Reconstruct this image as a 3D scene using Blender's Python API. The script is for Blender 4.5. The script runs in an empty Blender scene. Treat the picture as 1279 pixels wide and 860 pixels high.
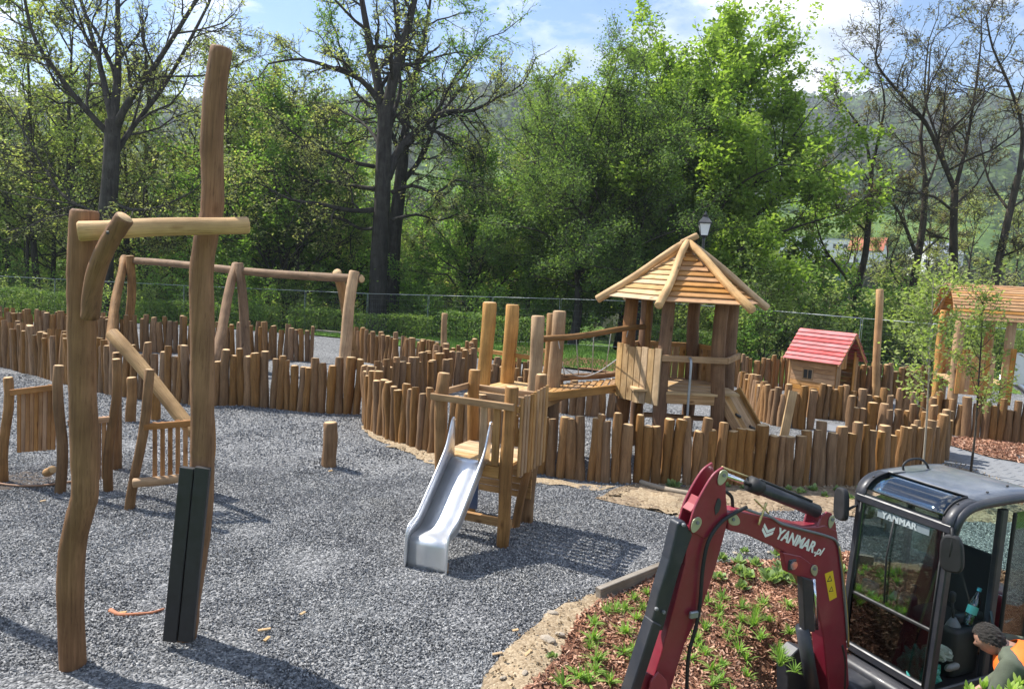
import bpy, bmesh, math, random
import numpy as np
from mathutils import Vector, Matrix, geometry
RAD = math.radians

# ------------------------------------------------------------------ camera, sky, sun, exposure
scene = bpy.context.scene
EYE = Vector((0.0, 0.0, 3.1))
FPX, CX, CY = 924.0, 639.5, 430.0            # focal length and centre in photo pixels (1279 x 860)
PITCH, ROLL = RAD(6.0), RAD(3.1)
_F = Vector((0, math.cos(PITCH), -math.sin(PITCH)))
_U0 = Vector((0, math.sin(PITCH), math.cos(PITCH)))
_R0 = Vector((1, 0, 0))
_R = _R0 * math.cos(ROLL) + _U0 * math.sin(ROLL)
_U = _U0 * math.cos(ROLL) - _R0 * math.sin(ROLL)
cam_data = bpy.data.cameras.new('camera')
cam_data.sensor_width = 36.0
cam_data.lens = 36.0 * FPX / 1279.0
cam_data.clip_start = 0.1
cam_data.clip_end = 6000.0
cam = bpy.data.objects.new('camera', cam_data)
scene.collection.objects.link(cam)
cam.matrix_world = Matrix(((_R.x, _U.x, -_F.x, EYE.x), (_R.y, _U.y, -_F.y, EYE.y), (_R.z, _U.z, -_F.z, EYE.z), (0, 0, 0, 1)))
scene.camera = cam

SUN_EL = RAD(53.0)
SUN_FROM = Vector((-0.89, 0.45, 0)).normalized()       # horizontal direction towards the sun
world = bpy.data.worlds.new('World')
scene.world = world
world.use_nodes = True
wt = world.node_tree
wt.nodes.clear()
def wn(kind, **kw):
    n = wt.nodes.new(kind)
    for k, v in kw.items():
        setattr(n, k, v)
    return n
w_out = wn('ShaderNodeOutputWorld')
w_bg = wn('ShaderNodeBackground')
w_bg.inputs['Strength'].default_value = 0.085
w_sky = wn('ShaderNodeTexSky', sky_type='NISHITA', sun_disc=False)
w_sky.sun_elevation = SUN_EL
w_sky.sun_rotation = math.atan2(SUN_FROM.x, SUN_FROM.y)
w_sky.altitude = 400
w_sky.air_density = 1.0
w_sky.dust_density = 0.15
w_sky.ozone_density = 2.6
w_tc = wn('ShaderNodeTexCoord')
w_map = wn('ShaderNodeMapping')
w_map.inputs['Scale'].default_value = (1.0, 1.0, 2.0)
w_map.inputs['Location'].default_value = (1.9, 0.4, 0.3)
w_map.inputs['Rotation'].default_value = (0, 0, RAD(12))
w_n1 = wn('ShaderNodeTexNoise')
w_n1.inputs['Scale'].default_value = 3.1
w_n1.inputs['Detail'].default_value = 9.0
w_n1.inputs['Roughness'].default_value = 0.56
w_n1.inputs['Distortion'].default_value = 0.25
w_r1 = wn('ShaderNodeValToRGB')
w_r1.color_ramp.elements[0].position = 0.49
w_r1.color_ramp.elements[1].position = 0.59
w_n2 = wn('ShaderNodeTexNoise')
w_n2.inputs['Scale'].default_value = 7.0
w_n2.inputs['Detail'].default_value = 6.0
w_r2 = wn('ShaderNodeValToRGB')
w_r2.color_ramp.elements[0].position = 0.38
w_r2.color_ramp.elements[0].color = (5.2, 5.8, 6.8, 1)
w_r2.color_ramp.elements[1].position = 0.58
w_r2.color_ramp.elements[1].color = (11.0, 11.1, 11.3, 1)
w_mix = wn('ShaderNodeMix', data_type='RGBA')
wl = wt.links.new
wl(w_tc.outputs['Generated'], w_map.inputs['Vector'])
wl(w_map.outputs[0], w_n1.inputs['Vector'])
wl(w_map.outputs[0], w_n2.inputs['Vector'])
wl(w_n1.outputs['Fac'], w_r1.inputs['Fac'])
wl(w_n2.outputs['Fac'], w_r2.inputs['Fac'])
wl(w_r1.outputs['Color'], w_mix.inputs[0])
w_hs = wn('ShaderNodeHueSaturation')
w_hs.inputs['Saturation'].default_value = 1.18
w_hs.inputs['Value'].default_value = 1.2
wl(w_sky.outputs[0], w_hs.inputs['Color'])
wl(w_hs.outputs[0], w_mix.inputs[6])
wl(w_r2.outputs['Color'], w_mix.inputs[7])
wl(w_mix.outputs[2], w_bg.inputs['Color'])
wl(w_bg.outputs[0], w_out.inputs['Surface'])

sun_data = bpy.data.lights.new('sun', 'SUN')
sun_data.energy = 5.0
sun_data.angle = RAD(0.53)
sun_data.color = (1.0, 0.95, 0.87)
sun = bpy.data.objects.new('sun', sun_data)
scene.collection.objects.link(sun)
_sd = SUN_FROM * math.cos(SUN_EL) + Vector((0, 0, math.sin(SUN_EL)))
sun.rotation_euler = (-_sd).to_track_quat('-Z', 'Y').to_euler()
sun.location = (-20, 8, 30)

vs = scene.view_settings
vs.view_transform = 'Standard'
vs.look = 'None'
vs.exposure = 0.95
vs.gamma = 1.0
vs.use_curve_mapping = False
scene.render.engine = 'CYCLES'
cy = scene.cycles
cy.use_denoising = True
cy.max_bounces = 8
cy.diffuse_bounces = 3
cy.glossy_bounces = 3
cy.transmission_bounces = 6
cy.transparent_max_bounces = 10
cy.volume_bounces = 0
cy.sample_clamp_indirect = 6.0

# ------------------------------------------------------------------ photo pixel -> place
def ray(px, py):
    return (_F + _R * ((px - CX) / FPX) - _U * ((py - CY) / FPX))
def G(px, py, z=0.0):                       # where the ray of a pixel meets height z
    d = ray(px, py)
    return EYE + d * ((z - EYE.z) / d.z)
def D(px, py, y):                           # where the ray of a pixel reaches distance y
    d = ray(px, py)
    return EYE + d * (y / d.y)
def ZT(py, base, px=None):                  # height of pixel row py above the ground point base
    if px is None:
        lo, hi = -5.0, 40.0
        for _ in range(50):
            m = (lo + hi) / 2
            if PX(Vector((base[0], base[1], m)))[1] > py: lo = m
            else: hi = m
        return lo
    return D(px, py, base[1]).z
def PX(p):
    v = Vector(p) - EYE
    w = v.dot(_F)
    return (CX + FPX * v.dot(_R) / w, CY - FPX * v.dot(_U) / w)

# ------------------------------------------------------------------ object helpers
COL = scene.collection
W = {}
rnd = random.Random(7)
def setw(o, parent, M):
    if parent is not None:
        o.parent = parent
        o.matrix_basis = W[parent.name].inverted() @ M
    else:
        o.matrix_basis = M
    W[o.name] = M.copy()
def thing(name, label, cat, loc=(0, 0, 0), rotz=0.0, group=None, M=None):
    o = bpy.data.objects.new(name, None)
    o.empty_display_size = 0.2
    COL.objects.link(o)
    setw(o, None, M if M is not None else Matrix.Translation(Vector(loc)) @ Matrix.Rotation(rotz, 4, 'Z'))
    return tag(o, label, cat, group)
def tag(o, label, cat, group=None, kind=None):
    if label: o['label'] = label
    if cat: o['category'] = cat
    if group: o['group'] = group
    if kind: o['kind'] = kind
    return o
def obj(name, me, parent=None, M=None, mats=None, smooth=None):
    if mats is not None and len(me.materials) == 0:
        for m in (mats if isinstance(mats, (list, tuple)) else [mats]):
            me.materials.append(m)
    o = bpy.data.objects.new(name, me)
    COL.objects.link(o)
    setw(o, parent, M if M is not None else Matrix.Identity(4))
    return o
def dup(root, M, label=None, group=None):
    r = root.copy(); COL.objects.link(r)
    setw(r, None, M)
    if label: r['label'] = label
    if group: r['group'] = group
    for ch in [c for c in bpy.data.objects if c.parent == root]:
        c = ch.copy(); COL.objects.link(c); c.parent = r; c.matrix_basis = ch.matrix_basis.copy()
        W[c.name] = M @ ch.matrix_basis
    return r
def np_mesh(name, V, F, mi=None, smooth=True):
    """V (n,3), F (m,k) all faces with k corners"""
    V = np.asarray(V, dtype=np.float32); F = np.asarray(F, dtype=np.int32)
    me = bpy.data.meshes.new(name)
    k = F.shape[1]
    me.vertices.add(len(V)); me.vertices.foreach_set('co', V.ravel())
    me.loops.add(F.size); me.loops.foreach_set('vertex_index', F.ravel())
    me.polygons.add(len(F))
    me.polygons.foreach_set('loop_start', np.arange(0, F.size, k, dtype=np.int32))
    if mi is not None: me.polygons.foreach_set('material_index', np.asarray(mi, dtype=np.int32))
    me.polygons.foreach_set('use_smooth', np.full(len(F), smooth, dtype=bool))
    me.update(calc_edges=True)
    return me
def py_mesh(name, V, F, mats=None, smooth=False, mi=None):
    me = bpy.data.meshes.new(name)
    me.from_pydata([tuple(v) for v in V], [], F)
    if smooth: me.polygons.foreach_set('use_smooth', [True] * len(me.polygons))
    if mi: me.polygons.foreach_set('material_index', mi)
    for m in (mats or []): me.materials.append(m)
    me.update()
    return me
def frame(p0, p1, up=(0, 0, 1)):
    """matrix with local Z from p0 to p1, local X across, local Y roughly along up"""
    z = (Vector(p1) - Vector(p0)).normalized()
    u = Vector(up)
    if abs(z.dot(u.normalized())) > 0.995: u = Vector((0, 1, 0))
    x = u.cross(z).normalized()
    y = z.cross(x)
    p = Vector(p0)
    return Matrix(((x.x, y.x, z.x, p.x), (x.y, y.y, z.y, p.y), (x.z, y.z, z.z, p.z), (0, 0, 0, 1)))

def tube_arrays(pts, radii, sides, cap=True, jit=0.0, rs=None, closed_up=None):
    """rings along pts; quads + fan caps; returns V, faces, material index (0 side, 1 cap)"""
    pts = [Vector(p) for p in pts]
    n = len(pts)
    V, F, mi = [], [], []
    ref = Vector((1, 0.13, 0))
    prev = None
    for i in range(n):
        t = (pts[min(i + 1, n - 1)] - pts[max(i - 1, 0)]).normalized()
        if prev is None:
            a = ref if abs(t.dot(ref)) < 0.9 else Vector((0, 1, 0))
            x = (a - t * a.dot(t)).normalized()
        else:
            x = (prev - t * prev.dot(t)).normalized()
        prev = x
        y = t.cross(x)
        for k in range(sides):
            an = 2 * math.pi * k / sides
            r = radii[i] * (1 + (rs.uniform(-jit, jit) if jit else 0))
            V.append(pts[i] + x * (r * math.cos(an)) + y * (r * math.sin(an)))
    for i in range(n - 1):
        for k in range(sides):
            k2 = (k + 1) % sides
            F.append((i * sides + k, i * sides + k2, (i + 1) * sides + k2, (i + 1) * sides + k)); mi.append(0)
    if cap:
        F.append(tuple(range(sides - 1, -1, -1))); mi.append(1)
        F.append(tuple((n - 1) * sides + k for k in range(sides))); mi.append(1)
    return V, F, mi
def log_mesh(pts, radii, sides=12, seed=0, jit=0.035, cham=0.18):
    """a peeled log with slightly rounded ends, end grain in slot 1"""
    rs = random.Random(seed)
    P = [Vector(p) for p in pts]; R = list(radii)
    a = (P[1] - P[0]).normalized(); b = (P[-1] - P[-2]).normalized()
    P = [P[0]] + [P[0] + a * R[0] * cham] + P[1:-1] + [P[-1] - b * R[-1] * cham] + [P[-1]]
    R = [R[0] * (1 - cham * .8)] + R[0:1] + R[1:-1] + R[-1:] + [R[-1] * (1 - cham * .8)]
    # lobed cross-section, constant along the log
    V, F, mi = tube_arrays(P, R, sides, True, 0)
    ph = [rs.uniform(0, 6.28) for _ in range(3)]; am = [rs.uniform(.3, 1) * jit for _ in range(3)]
    n = len(P)
    for i in range(n):
        for k in range(sides):
            an = 6.2832 * k / sides
            s = 1 + sum(am[q] * math.cos((q + 1) * an + ph[q] + .5 * i * (q - 1)) for q in range(3))
            V[i * sides + k] = P[i] + (V[i * sides + k] - P[i]) * s
    me = py_mesh('log', V, F, None, True, mi)
    return me
def log(name, parent, p0, p1, r0, r1=None, bend=0.0, seed=None, mats=None, sides=12, segs=7, via=None, M=None):
    """log from p0 to p1 in world space (or through the points via)"""
    if seed is None: seed = rnd.randrange(10**6)
    rs = random.Random(seed)
    r1 = r0 if r1 is None else r1
    Fm = frame(p0, p1)
    L = (Vector(p1) - Vector(p0)).length
    inv = Fm.inverted()
    if via:
        chain = [Vector(p0)] + [Vector(v) for v in via] + [Vector(p1)]
        loc = [inv @ c for c in chain]
        loc = smooth_chain(loc, 4)
    else:
        phx, phy = rs.uniform(0, 6.28), rs.uniform(0, 6.28)
        loc = []
        for i in range(segs + 1):
            t = i / segs
            e = math.sin(math.pi * t) ** .6
            loc.append(Vector((bend * e * math.sin(phx + 5.2 * t), bend * e * math.sin(phy + 4.3 * t), L * t)))
    rad = []
    for i in range(len(loc)):
        t = i / (len(loc) - 1)
        rad.append((r0 + (r1 - r0) * t) * (1 + rs.uniform(-.035, .035)))
    me = log_mesh(loc, rad, sides, seed)
    return obj(name, me, parent, Fm, mats or LOGM)
def smooth_chain(P, k):
    out = []
    n = len(P)
    for i in range(n - 1):
        p0 = P[max(i - 1, 0)]; p1 = P[i]; p2 = P[i + 1]; p3 = P[min(i + 2, n - 1)]
        for j in range(k):
            t = j / k
            out.append(0.5 * ((2 * p1) + (p2 - p0) * t + (2 * p0 - 5 * p1 + 4 * p2 - p3) * t * t + (3 * p1 - p0 - 3 * p2 + p3) * t ** 3))
    out.append(P[-1])
    return out
_pl_cache = {}
def plank_mesh(w, t, L, bev, key):
    k = (round(w, 3), round(t, 3), round(L, 3), round(bev, 4), key)
    if k in _pl_cache: return _pl_cache[k]
    V, F = [], []
    b = min(bev, w * .3, t * .3)
    prof = [(-w/2 + b, -t/2), (w/2 - b, -t/2), (w/2, -t/2 + b), (w/2, t/2 - b), (w/2 - b, t/2), (-w/2 + b, t/2), (-w/2, t/2 - b), (-w/2, -t/2 + b)]
    for z in (0, L):
        V += [(x, y, z) for x, y in prof]
    F = [tuple(range(7, -1, -1)), tuple(range(8, 16))] + [(i, (i + 1) % 8, (i + 1) % 8 + 8, i + 8) for i in range(8)]
    me = py_mesh('plank', V, F)
    _pl_cache[k] = me
    return me
def plank(name, parent, p0, p1, w, t, mat, up=(0, 0, 1), bev=0.006):
    """board from p0 to p1, w across, t along up"""
    L = (Vector(p1) - Vector(p0)).length
    me = plank_mesh(w, t, L, bev, mat.name)
    return obj(name, me, parent, frame(p0, p1, up), mat)
def box(name, parent, c, size, mat, M=None, bev=0.01, segs=1):
    """bevelled box, centre c and size in the space of M (world if None)"""
    bm = bmesh.new()
    bmesh.ops.create_cube(bm, size=1.0)
    bmesh.ops.scale(bm, vec=size, verts=bm.verts)
    if bev: bmesh.ops.bevel(bm, geom=bm.edges[:], offset=bev, segments=segs, affect='EDGES', profile=.5)
    me = bpy.data.meshes.new(name); bm.to_mesh(me); bm.free()
    if segs > 1: me.polygons.foreach_set('use_smooth', [True] * len(me.polygons))
    T = Matrix.Translation(Vector(c))
    return obj(name, me, parent, (M @ T) if M is not None else T, mat)
def pipe(name, parent, pts, r, mat, sides=10, M=None, smooth_k=0, cap=True):
    P = [Vector(p) for p in pts]
    if smooth_k:
        n0 = len(P); P = smooth_chain(P, smooth_k)
        if isinstance(r, (list, tuple)): r = list(np.interp(np.linspace(0, 1, len(P)), np.linspace(0, 1, n0), r))
    V, F, mi = tube_arrays(P, [r] * len(P) if not isinstance(r, (list, tuple)) else r, sides, cap)
    return obj(name, py_mesh(name, V, F, None, True), parent, M, mat)
def prism(name, parent, poly, th, mat, M=None, bev=0.0, centre=True, segs=1):
    """outline in local XY extruded along local Z by th"""
    bm = bmesh.new()
    vs_ = [bm.verts.new((p[0], p[1], -th / 2 if centre else 0)) for p in poly]
    f = bm.faces.new(vs_)
    r = bmesh.ops.extrude_face_region(bm, geom=[f])
    bmesh.ops.translate(bm, vec=(0, 0, th), verts=[g for g in r['geom'] if isinstance(g, bmesh.types.BMVert)])
    bmesh.ops.recalc_face_normals(bm, faces=bm.faces[:])
    if bev:
        es = [e for e in bm.edges if len(e.link_faces) == 2 and e.calc_face_angle(0) > 0.5]
        bmesh.ops.bevel(bm, geom=es, offset=bev, segments=segs, affect='EDGES', profile=.5)
    me = bpy.data.meshes.new(name); bm.to_mesh(me); bm.free()
    return obj(name, me, parent, M, mat)

# ------------------------------------------------------------------ materials
def mat_new(name):
    m = bpy.data.materials.new(name); m.use_nodes = True
    nt = m.node_tree; nt.nodes.clear()
    out = nt.nodes.new('ShaderNodeOutputMaterial')
    return m, nt, out
def N(nt, kind, **kw):
    n = nt.nodes.new(kind)
    for k, v in kw.items():
        if k.startswith('i_'): n.inputs[k[2:].replace('_', ' ')].default_value = v
        else: setattr(n, k, v)
    return n
def ramp(nt, cols):
    r = nt.nodes.new('ShaderNodeValToRGB')
    e = r.color_ramp.elements
    while len(e) < len(cols): e.new(0.5)
    for i, (p, c) in enumerate(cols):
        e[i].position = p; e[i].color = (*c, 1)
    return r
def simple(name, col, rough=.5, metal=0.0, var=0.08, nscale=6.0, bump=0.0, spec=.5, coat=0.0, emit=None, ao=False):
    m, nt, out = mat_new(name)
    b = N(nt, 'ShaderNodeBsdfPrincipled')
    L = nt.links.new
    tc = N(nt, 'ShaderNodeTexCoord')
    nz = N(nt, 'ShaderNodeTexNoise', i_Scale=nscale, i_Detail=6.0, i_Roughness=.6)
    L(tc.outputs['Object'], nz.inputs['Vector'])
    lo = tuple(c * (1 - var * 2) for c in col); hi = tuple(min(1, c * (1 + var * 2)) for c in col)
    r = ramp(nt, [(.3, lo), (.7, hi)])
    L(nz.outputs['Fac'], r.inputs['Fac']); L(r.outputs[0], b.inputs['Base Color'])
    rr = N(nt, 'ShaderNodeMapRange', i_From_Min=.3, i_From_Max=.7, i_To_Min=max(0.02, rough - .08), i_To_Max=min(1, rough + .1))
    L(nz.outputs['Fac'], rr.inputs['Value']); L(rr.outputs[0], b.inputs['Roughness'])
    b.inputs['Metallic'].default_value = metal
    b.inputs['Specular IOR Level'].default_value = spec
    b.inputs['Coat Weight'].default_value = coat
    b.inputs['Coat Roughness'].default_value = .08
    if bump:
        bp = N(nt, 'ShaderNodeBump', i_Strength=bump, i_Distance=.01)
        n2 = N(nt, 'ShaderNodeTexNoise', i_Scale=nscale * 12, i_Detail=3.0)
        L(tc.outputs['Object'], n2.inputs['Vector']); L(n2.outputs['Fac'], bp.inputs['Height']); L(bp.outputs[0], b.inputs['Normal'])
    if emit:
        b.inputs['Emission Color'].default_value = (*emit[0], 1); b.inputs['Emission Strength'].default_value = emit[1]
    L(b.outputs[0], out.inputs['Surface'])
    return m
def paint(name, col, rough, coat, dust=(.30, .25, .20), amount=.35):
    m = simple(name, col, rough, 0, var=.06, nscale=5, coat=coat)
    nt = m.node_tree; L = nt.links.new
    b = [n for n in nt.nodes if n.type == 'BSDF_PRINCIPLED'][0]
    src = b.inputs['Base Color'].links[0].from_socket
    tc = N(nt, 'ShaderNodeTexCoord')
    nz = N(nt, 'ShaderNodeTexNoise', i_Scale=3.5, i_Detail=9.0, i_Roughness=.72); L(tc.outputs['Object'], nz.inputs['Vector'])
    r = ramp(nt, [(.42, (0, 0, 0)), (.78, (amount,) * 3)]); L(nz.outputs['Fac'], r.inputs['Fac'])
    mp = N(nt, 'ShaderNodeMapping'); mp.inputs['Scale'].default_value = (30, 30, 4); L(tc.outputs['Object'], mp.inputs['Vector'])
    sz = N(nt, 'ShaderNodeTexNoise', i_Scale=1.3, i_Detail=3.0); L(mp.outputs[0], sz.inputs['Vector'])
    sr = ramp(nt, [(.66, (0, 0, 0)), (.72, (.5 * amount,) * 3)]); L(sz.outputs['Fac'], sr.inputs['Fac'])
    ad = N(nt, 'ShaderNodeMix', data_type='RGBA', blend_type='ADD'); ad.inputs[0].default_value = 1
    L(r.outputs[0], ad.inputs[6]); L(sr.outputs[0], ad.inputs[7])
    mx = N(nt, 'ShaderNodeMix', data_type='RGBA'); L(ad.outputs[2], mx.inputs[0]); L(src, mx.inputs[6]); mx.inputs[7].default_value = (*dust, 1)
    L(mx.outputs[2], b.inputs['Base Color'])
    return m
def wood(name, light, dark, rough=.7, grain=16.0, along=.9, rvar=.22, knots=True, bumps=.35):
    """grain runs along local Z"""
    m, nt, out = mat_new(name)
    L = nt.links.new
    b = N(nt, 'ShaderNodeBsdfPrincipled', i_Roughness=rough)
    b.inputs['Specular IOR Level'].default_value = .25
    tc = N(nt, 'ShaderNodeTexCoord'); oi = N(nt, 'ShaderNodeObjectInfo')
    off = N(nt, 'ShaderNodeVectorMath', operation='ADD')
    sc_ = N(nt, 'ShaderNodeVectorMath', operation='SCALE'); sc_.inputs['Scale'].default_value = 37.0
    cmb = N(nt, 'ShaderNodeCombineXYZ')
    L(oi.outputs['Random'], cmb.inputs[0]); L(oi.outputs['Random'], cmb.inputs[2]); L(cmb.outputs[0], sc_.inputs[0])
    L(tc.outputs['Object'], off.inputs[0]); L(sc_.outputs[0], off.inputs[1])
    mp = N(nt, 'ShaderNodeMapping'); mp.inputs['Scale'].default_value = (grain, grain, along)
    L(off.outputs[0], mp.inputs['Vector'])
    nz = N(nt, 'ShaderNodeTexNoise', i_Scale=1.6, i_Detail=7.0, i_Roughness=.62, i_Distortion=.6)
    L(mp.outputs[0], nz.inputs['Vector'])
    r = ramp(nt, [(.28, dark), (.5, tuple((a + c) / 2 for a, c in zip(light, dark))), (.7, light)])
    L(nz.outputs['Fac'], r.inputs['Fac'])
    # broad patches of weathering / leftover bast
    pz = N(nt, 'ShaderNodeTexNoise', i_Scale=2.4, i_Detail=4.0)
    L(off.outputs[0], pz.inputs['Vector'])
    pr = ramp(nt, [(.35, (.72, .68, .64)), (.65, (1.12, 1.1, 1.08))])
    L(pz.outputs['Fac'], pr.inputs['Fac'])
    mx = N(nt, 'ShaderNodeMix', data_type='RGBA', blend_type='MULTIPLY'); mx.inputs[0].default_value = 1
    L(r.outputs[0], mx.inputs[6]); L(pr.outputs[0], mx.inputs[7])
    hs = N(nt, 'ShaderNodeHueSaturation')
    v = N(nt, 'ShaderNodeMapRange', i_To_Min=1 - rvar, i_To_Max=1 + rvar)
    L(oi.outputs['Random'], v.inputs['Value']); L(v.outputs[0], hs.inputs['Value'])
    wnz = N(nt, 'ShaderNodeTexWhiteNoise', noise_dimensions='1D'); L(oi.outputs['Random'], wnz.inputs['W'])
    sv = N(nt, 'ShaderNodeMapRange', i_To_Min=.82, i_To_Max=1.12); L(wnz.outputs['Value'], sv.inputs['Value']); L(sv.outputs[0], hs.inputs['Saturation'])
    L(mx.outputs[2], hs.inputs['Color']); L(hs.outputs[0], b.inputs['Base Color'])
    mp2 = N(nt, 'ShaderNodeMapping'); mp2.inputs['Scale'].default_value = (grain * 4.5, grain * 4.5, along * 2.2)
    L(off.outputs[0], mp2.inputs['Vector'])
    fz = N(nt, 'ShaderNodeTexNoise', i_Scale=1.5, i_Detail=4.0, i_Roughness=.7); L(mp2.outputs[0], fz.inputs['Vector'])
    fr_ = ramp(nt, [(.30, (.32, .28, .25)), (.43, (.93, .92, .91)), (.75, (1.12, 1.1, 1.06))]); L(fz.outputs['Fac'], fr_.inputs['Fac'])
    mf = N(nt, 'ShaderNodeMix', data_type='RGBA', blend_type='MULTIPLY'); mf.inputs[0].default_value = .8
    L(hs.outputs[0], mf.inputs[6]); L(fr_.outputs[0], mf.inputs[7])
    mk_ = N(nt, 'ShaderNodeMapping'); mk_.inputs['Scale'].default_value = (5.0, 5.0, 2.4); L(off.outputs[0], mk_.inputs['Vector'])
    vk = N(nt, 'ShaderNodeTexVoronoi', i_Scale=1.0, i_Randomness=1.0); L(mk_.outputs[0], vk.inputs['Vector'])
    rk = ramp(nt, [(.05, (.36, .29, .24)), (.11, (.75, .70, .66)), (.17, (1, 1, 1))]); L(vk.outputs['Distance'], rk.inputs['Fac'])
    mkx = N(nt, 'ShaderNodeMix', data_type='RGBA', blend_type='MULTIPLY'); mkx.inputs[0].default_value = .9 if knots else 0
    L(mf.outputs[2], mkx.inputs[6]); L(rk.outputs[0], mkx.inputs[7]); L(mkx.outputs[2], b.inputs['Base Color'])
    ah = N(nt, 'ShaderNodeMath', operation='MULTIPLY_ADD'); ah.inputs[1].default_value = .6
    L(fz.outputs['Fac'], ah.inputs[0]); L(nz.outputs['Fac'], ah.inputs[2])
    kz = N(nt, 'ShaderNodeTexNoise', i_Scale=8.0, i_Detail=3.0); L(off.outputs[0], kz.inputs['Vector'])
    ak = N(nt, 'ShaderNodeMath', operation='MULTIPLY_ADD'); ak.inputs[1].default_value = 1.6
    L(kz.outputs['Fac'], ak.inputs[0]); L(ah.outputs[0], ak.inputs[2])
    bp = N(nt, 'ShaderNodeBump', i_Strength=bumps, i_Distance=.014)
    L(ak.outputs[0], bp.inputs['Height']); L(bp.outputs[0], b.inputs['Normal'])
    L(b.outputs[0], out.inputs['Surface'])
    return m
def leafmat(name, cols, trans=.45, rough=.5, spec=.08, lift=1.0, sat=.84):
    cols = [tuple(min(.8, c * lift) for c in k) for k in cols]
    m, nt, out = mat_new(name)
    L = nt.links.new
    g = N(nt, 'ShaderNodeNewGeometry'); oi = N(nt, 'ShaderNodeObjectInfo')
    r = ramp(nt, [(i / (len(cols) - 1), c) for i, c in enumerate(cols)])
    L(g.outputs['Random Per Island'], r.inputs['Fac'])
    tc = N(nt, 'ShaderNodeTexCoord')
    nz = N(nt, 'ShaderNodeTexNoise', i_Scale=.55, i_Detail=3.0); L(tc.outputs['Object'], nz.inputs['Vector'])
    pr = ramp(nt, [(.32, (.72, .78, .8)), (.68, (1.25, 1.16, .95))]); L(nz.outputs['Fac'], pr.inputs['Fac'])
    mx = N(nt, 'ShaderNodeMix', data_type='RGBA', blend_type='MULTIPLY'); mx.inputs[0].default_value = 1
    L(r.outputs[0], mx.inputs[6]); L(pr.outputs[0], mx.inputs[7])
    hs = N(nt, 'ShaderNodeHueSaturation')
    v = N(nt, 'ShaderNodeMapRange', i_To_Min=.82, i_To_Max=1.15); L(oi.outputs['Random'], v.inputs['Value']); L(v.outputs[0], hs.inputs['Value'])
    hs.inputs['Saturation'].default_value = sat
    L(mx.outputs[2], hs.inputs['Color'])
    d = N(nt, 'ShaderNodeBsdfPrincipled', i_Roughness=rough); d.inputs['Specular IOR Level'].default_value = spec
    L(hs.outputs[0], d.inputs['Base Color'])
    t = N(nt, 'ShaderNodeBsdfTranslucent')
    tm = N(nt, 'ShaderNodeMix', data_type='RGBA', blend_type='MULTIPLY'); tm.inputs[0].default_value = 1
    tm.inputs[7].default_value = (1.3, 1.45, .6, 1); L(hs.outputs[0], tm.inputs[6]); L(tm.outputs[2], t.inputs['Color'])
    ms = N(nt, 'ShaderNodeMixShader'); ms.inputs[0].default_value = trans
    L(d.outputs[0], ms.inputs[1]); L(t.outputs[0], ms.inputs[2]); L(ms.outputs[0], out.inputs['Surface'])
    return m
def islands(name, cols, rough=.8, spec=.3):
    """loose pieces, each with its own tone"""
    m, nt, out = mat_new(name)
    L = nt.links.new
    g = N(nt, 'ShaderNodeNewGeometry')
    r = ramp(nt, [(i / (len(cols) - 1), c) for i, c in enumerate(cols)])
    L(g.outputs['Random Per Island'], r.inputs['Fac'])
    b = N(nt, 'ShaderNodeBsdfPrincipled', i_Roughness=rough); b.inputs['Specular IOR Level'].default_value = spec
    tc = N(nt, 'ShaderNodeTexCoord'); pz = N(nt, 'ShaderNodeTexNoise', i_Scale=.9, i_Detail=5.0, i_Roughness=.6); L(tc.outputs['Object'], pz.inputs['Vector'])
    pr = ramp(nt, [(.32, (.78, .78, .80)), (.55, (1.0, 1.0, 1.0)), (.72, (1.22, 1.18, 1.10))]); L(pz.outputs['Fac'], pr.inputs['Fac'])
    mx = N(nt, 'ShaderNodeMix', data_type='RGBA', blend_type='MULTIPLY'); mx.inputs[0].default_value = 1
    L(r.outputs[0], mx.inputs[6]); L(pr.outputs[0], mx.inputs[7]); L(mx.outputs[2], b.inputs['Base Color']); L(b.outputs[0], out.inputs['Surface'])
    return m
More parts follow.
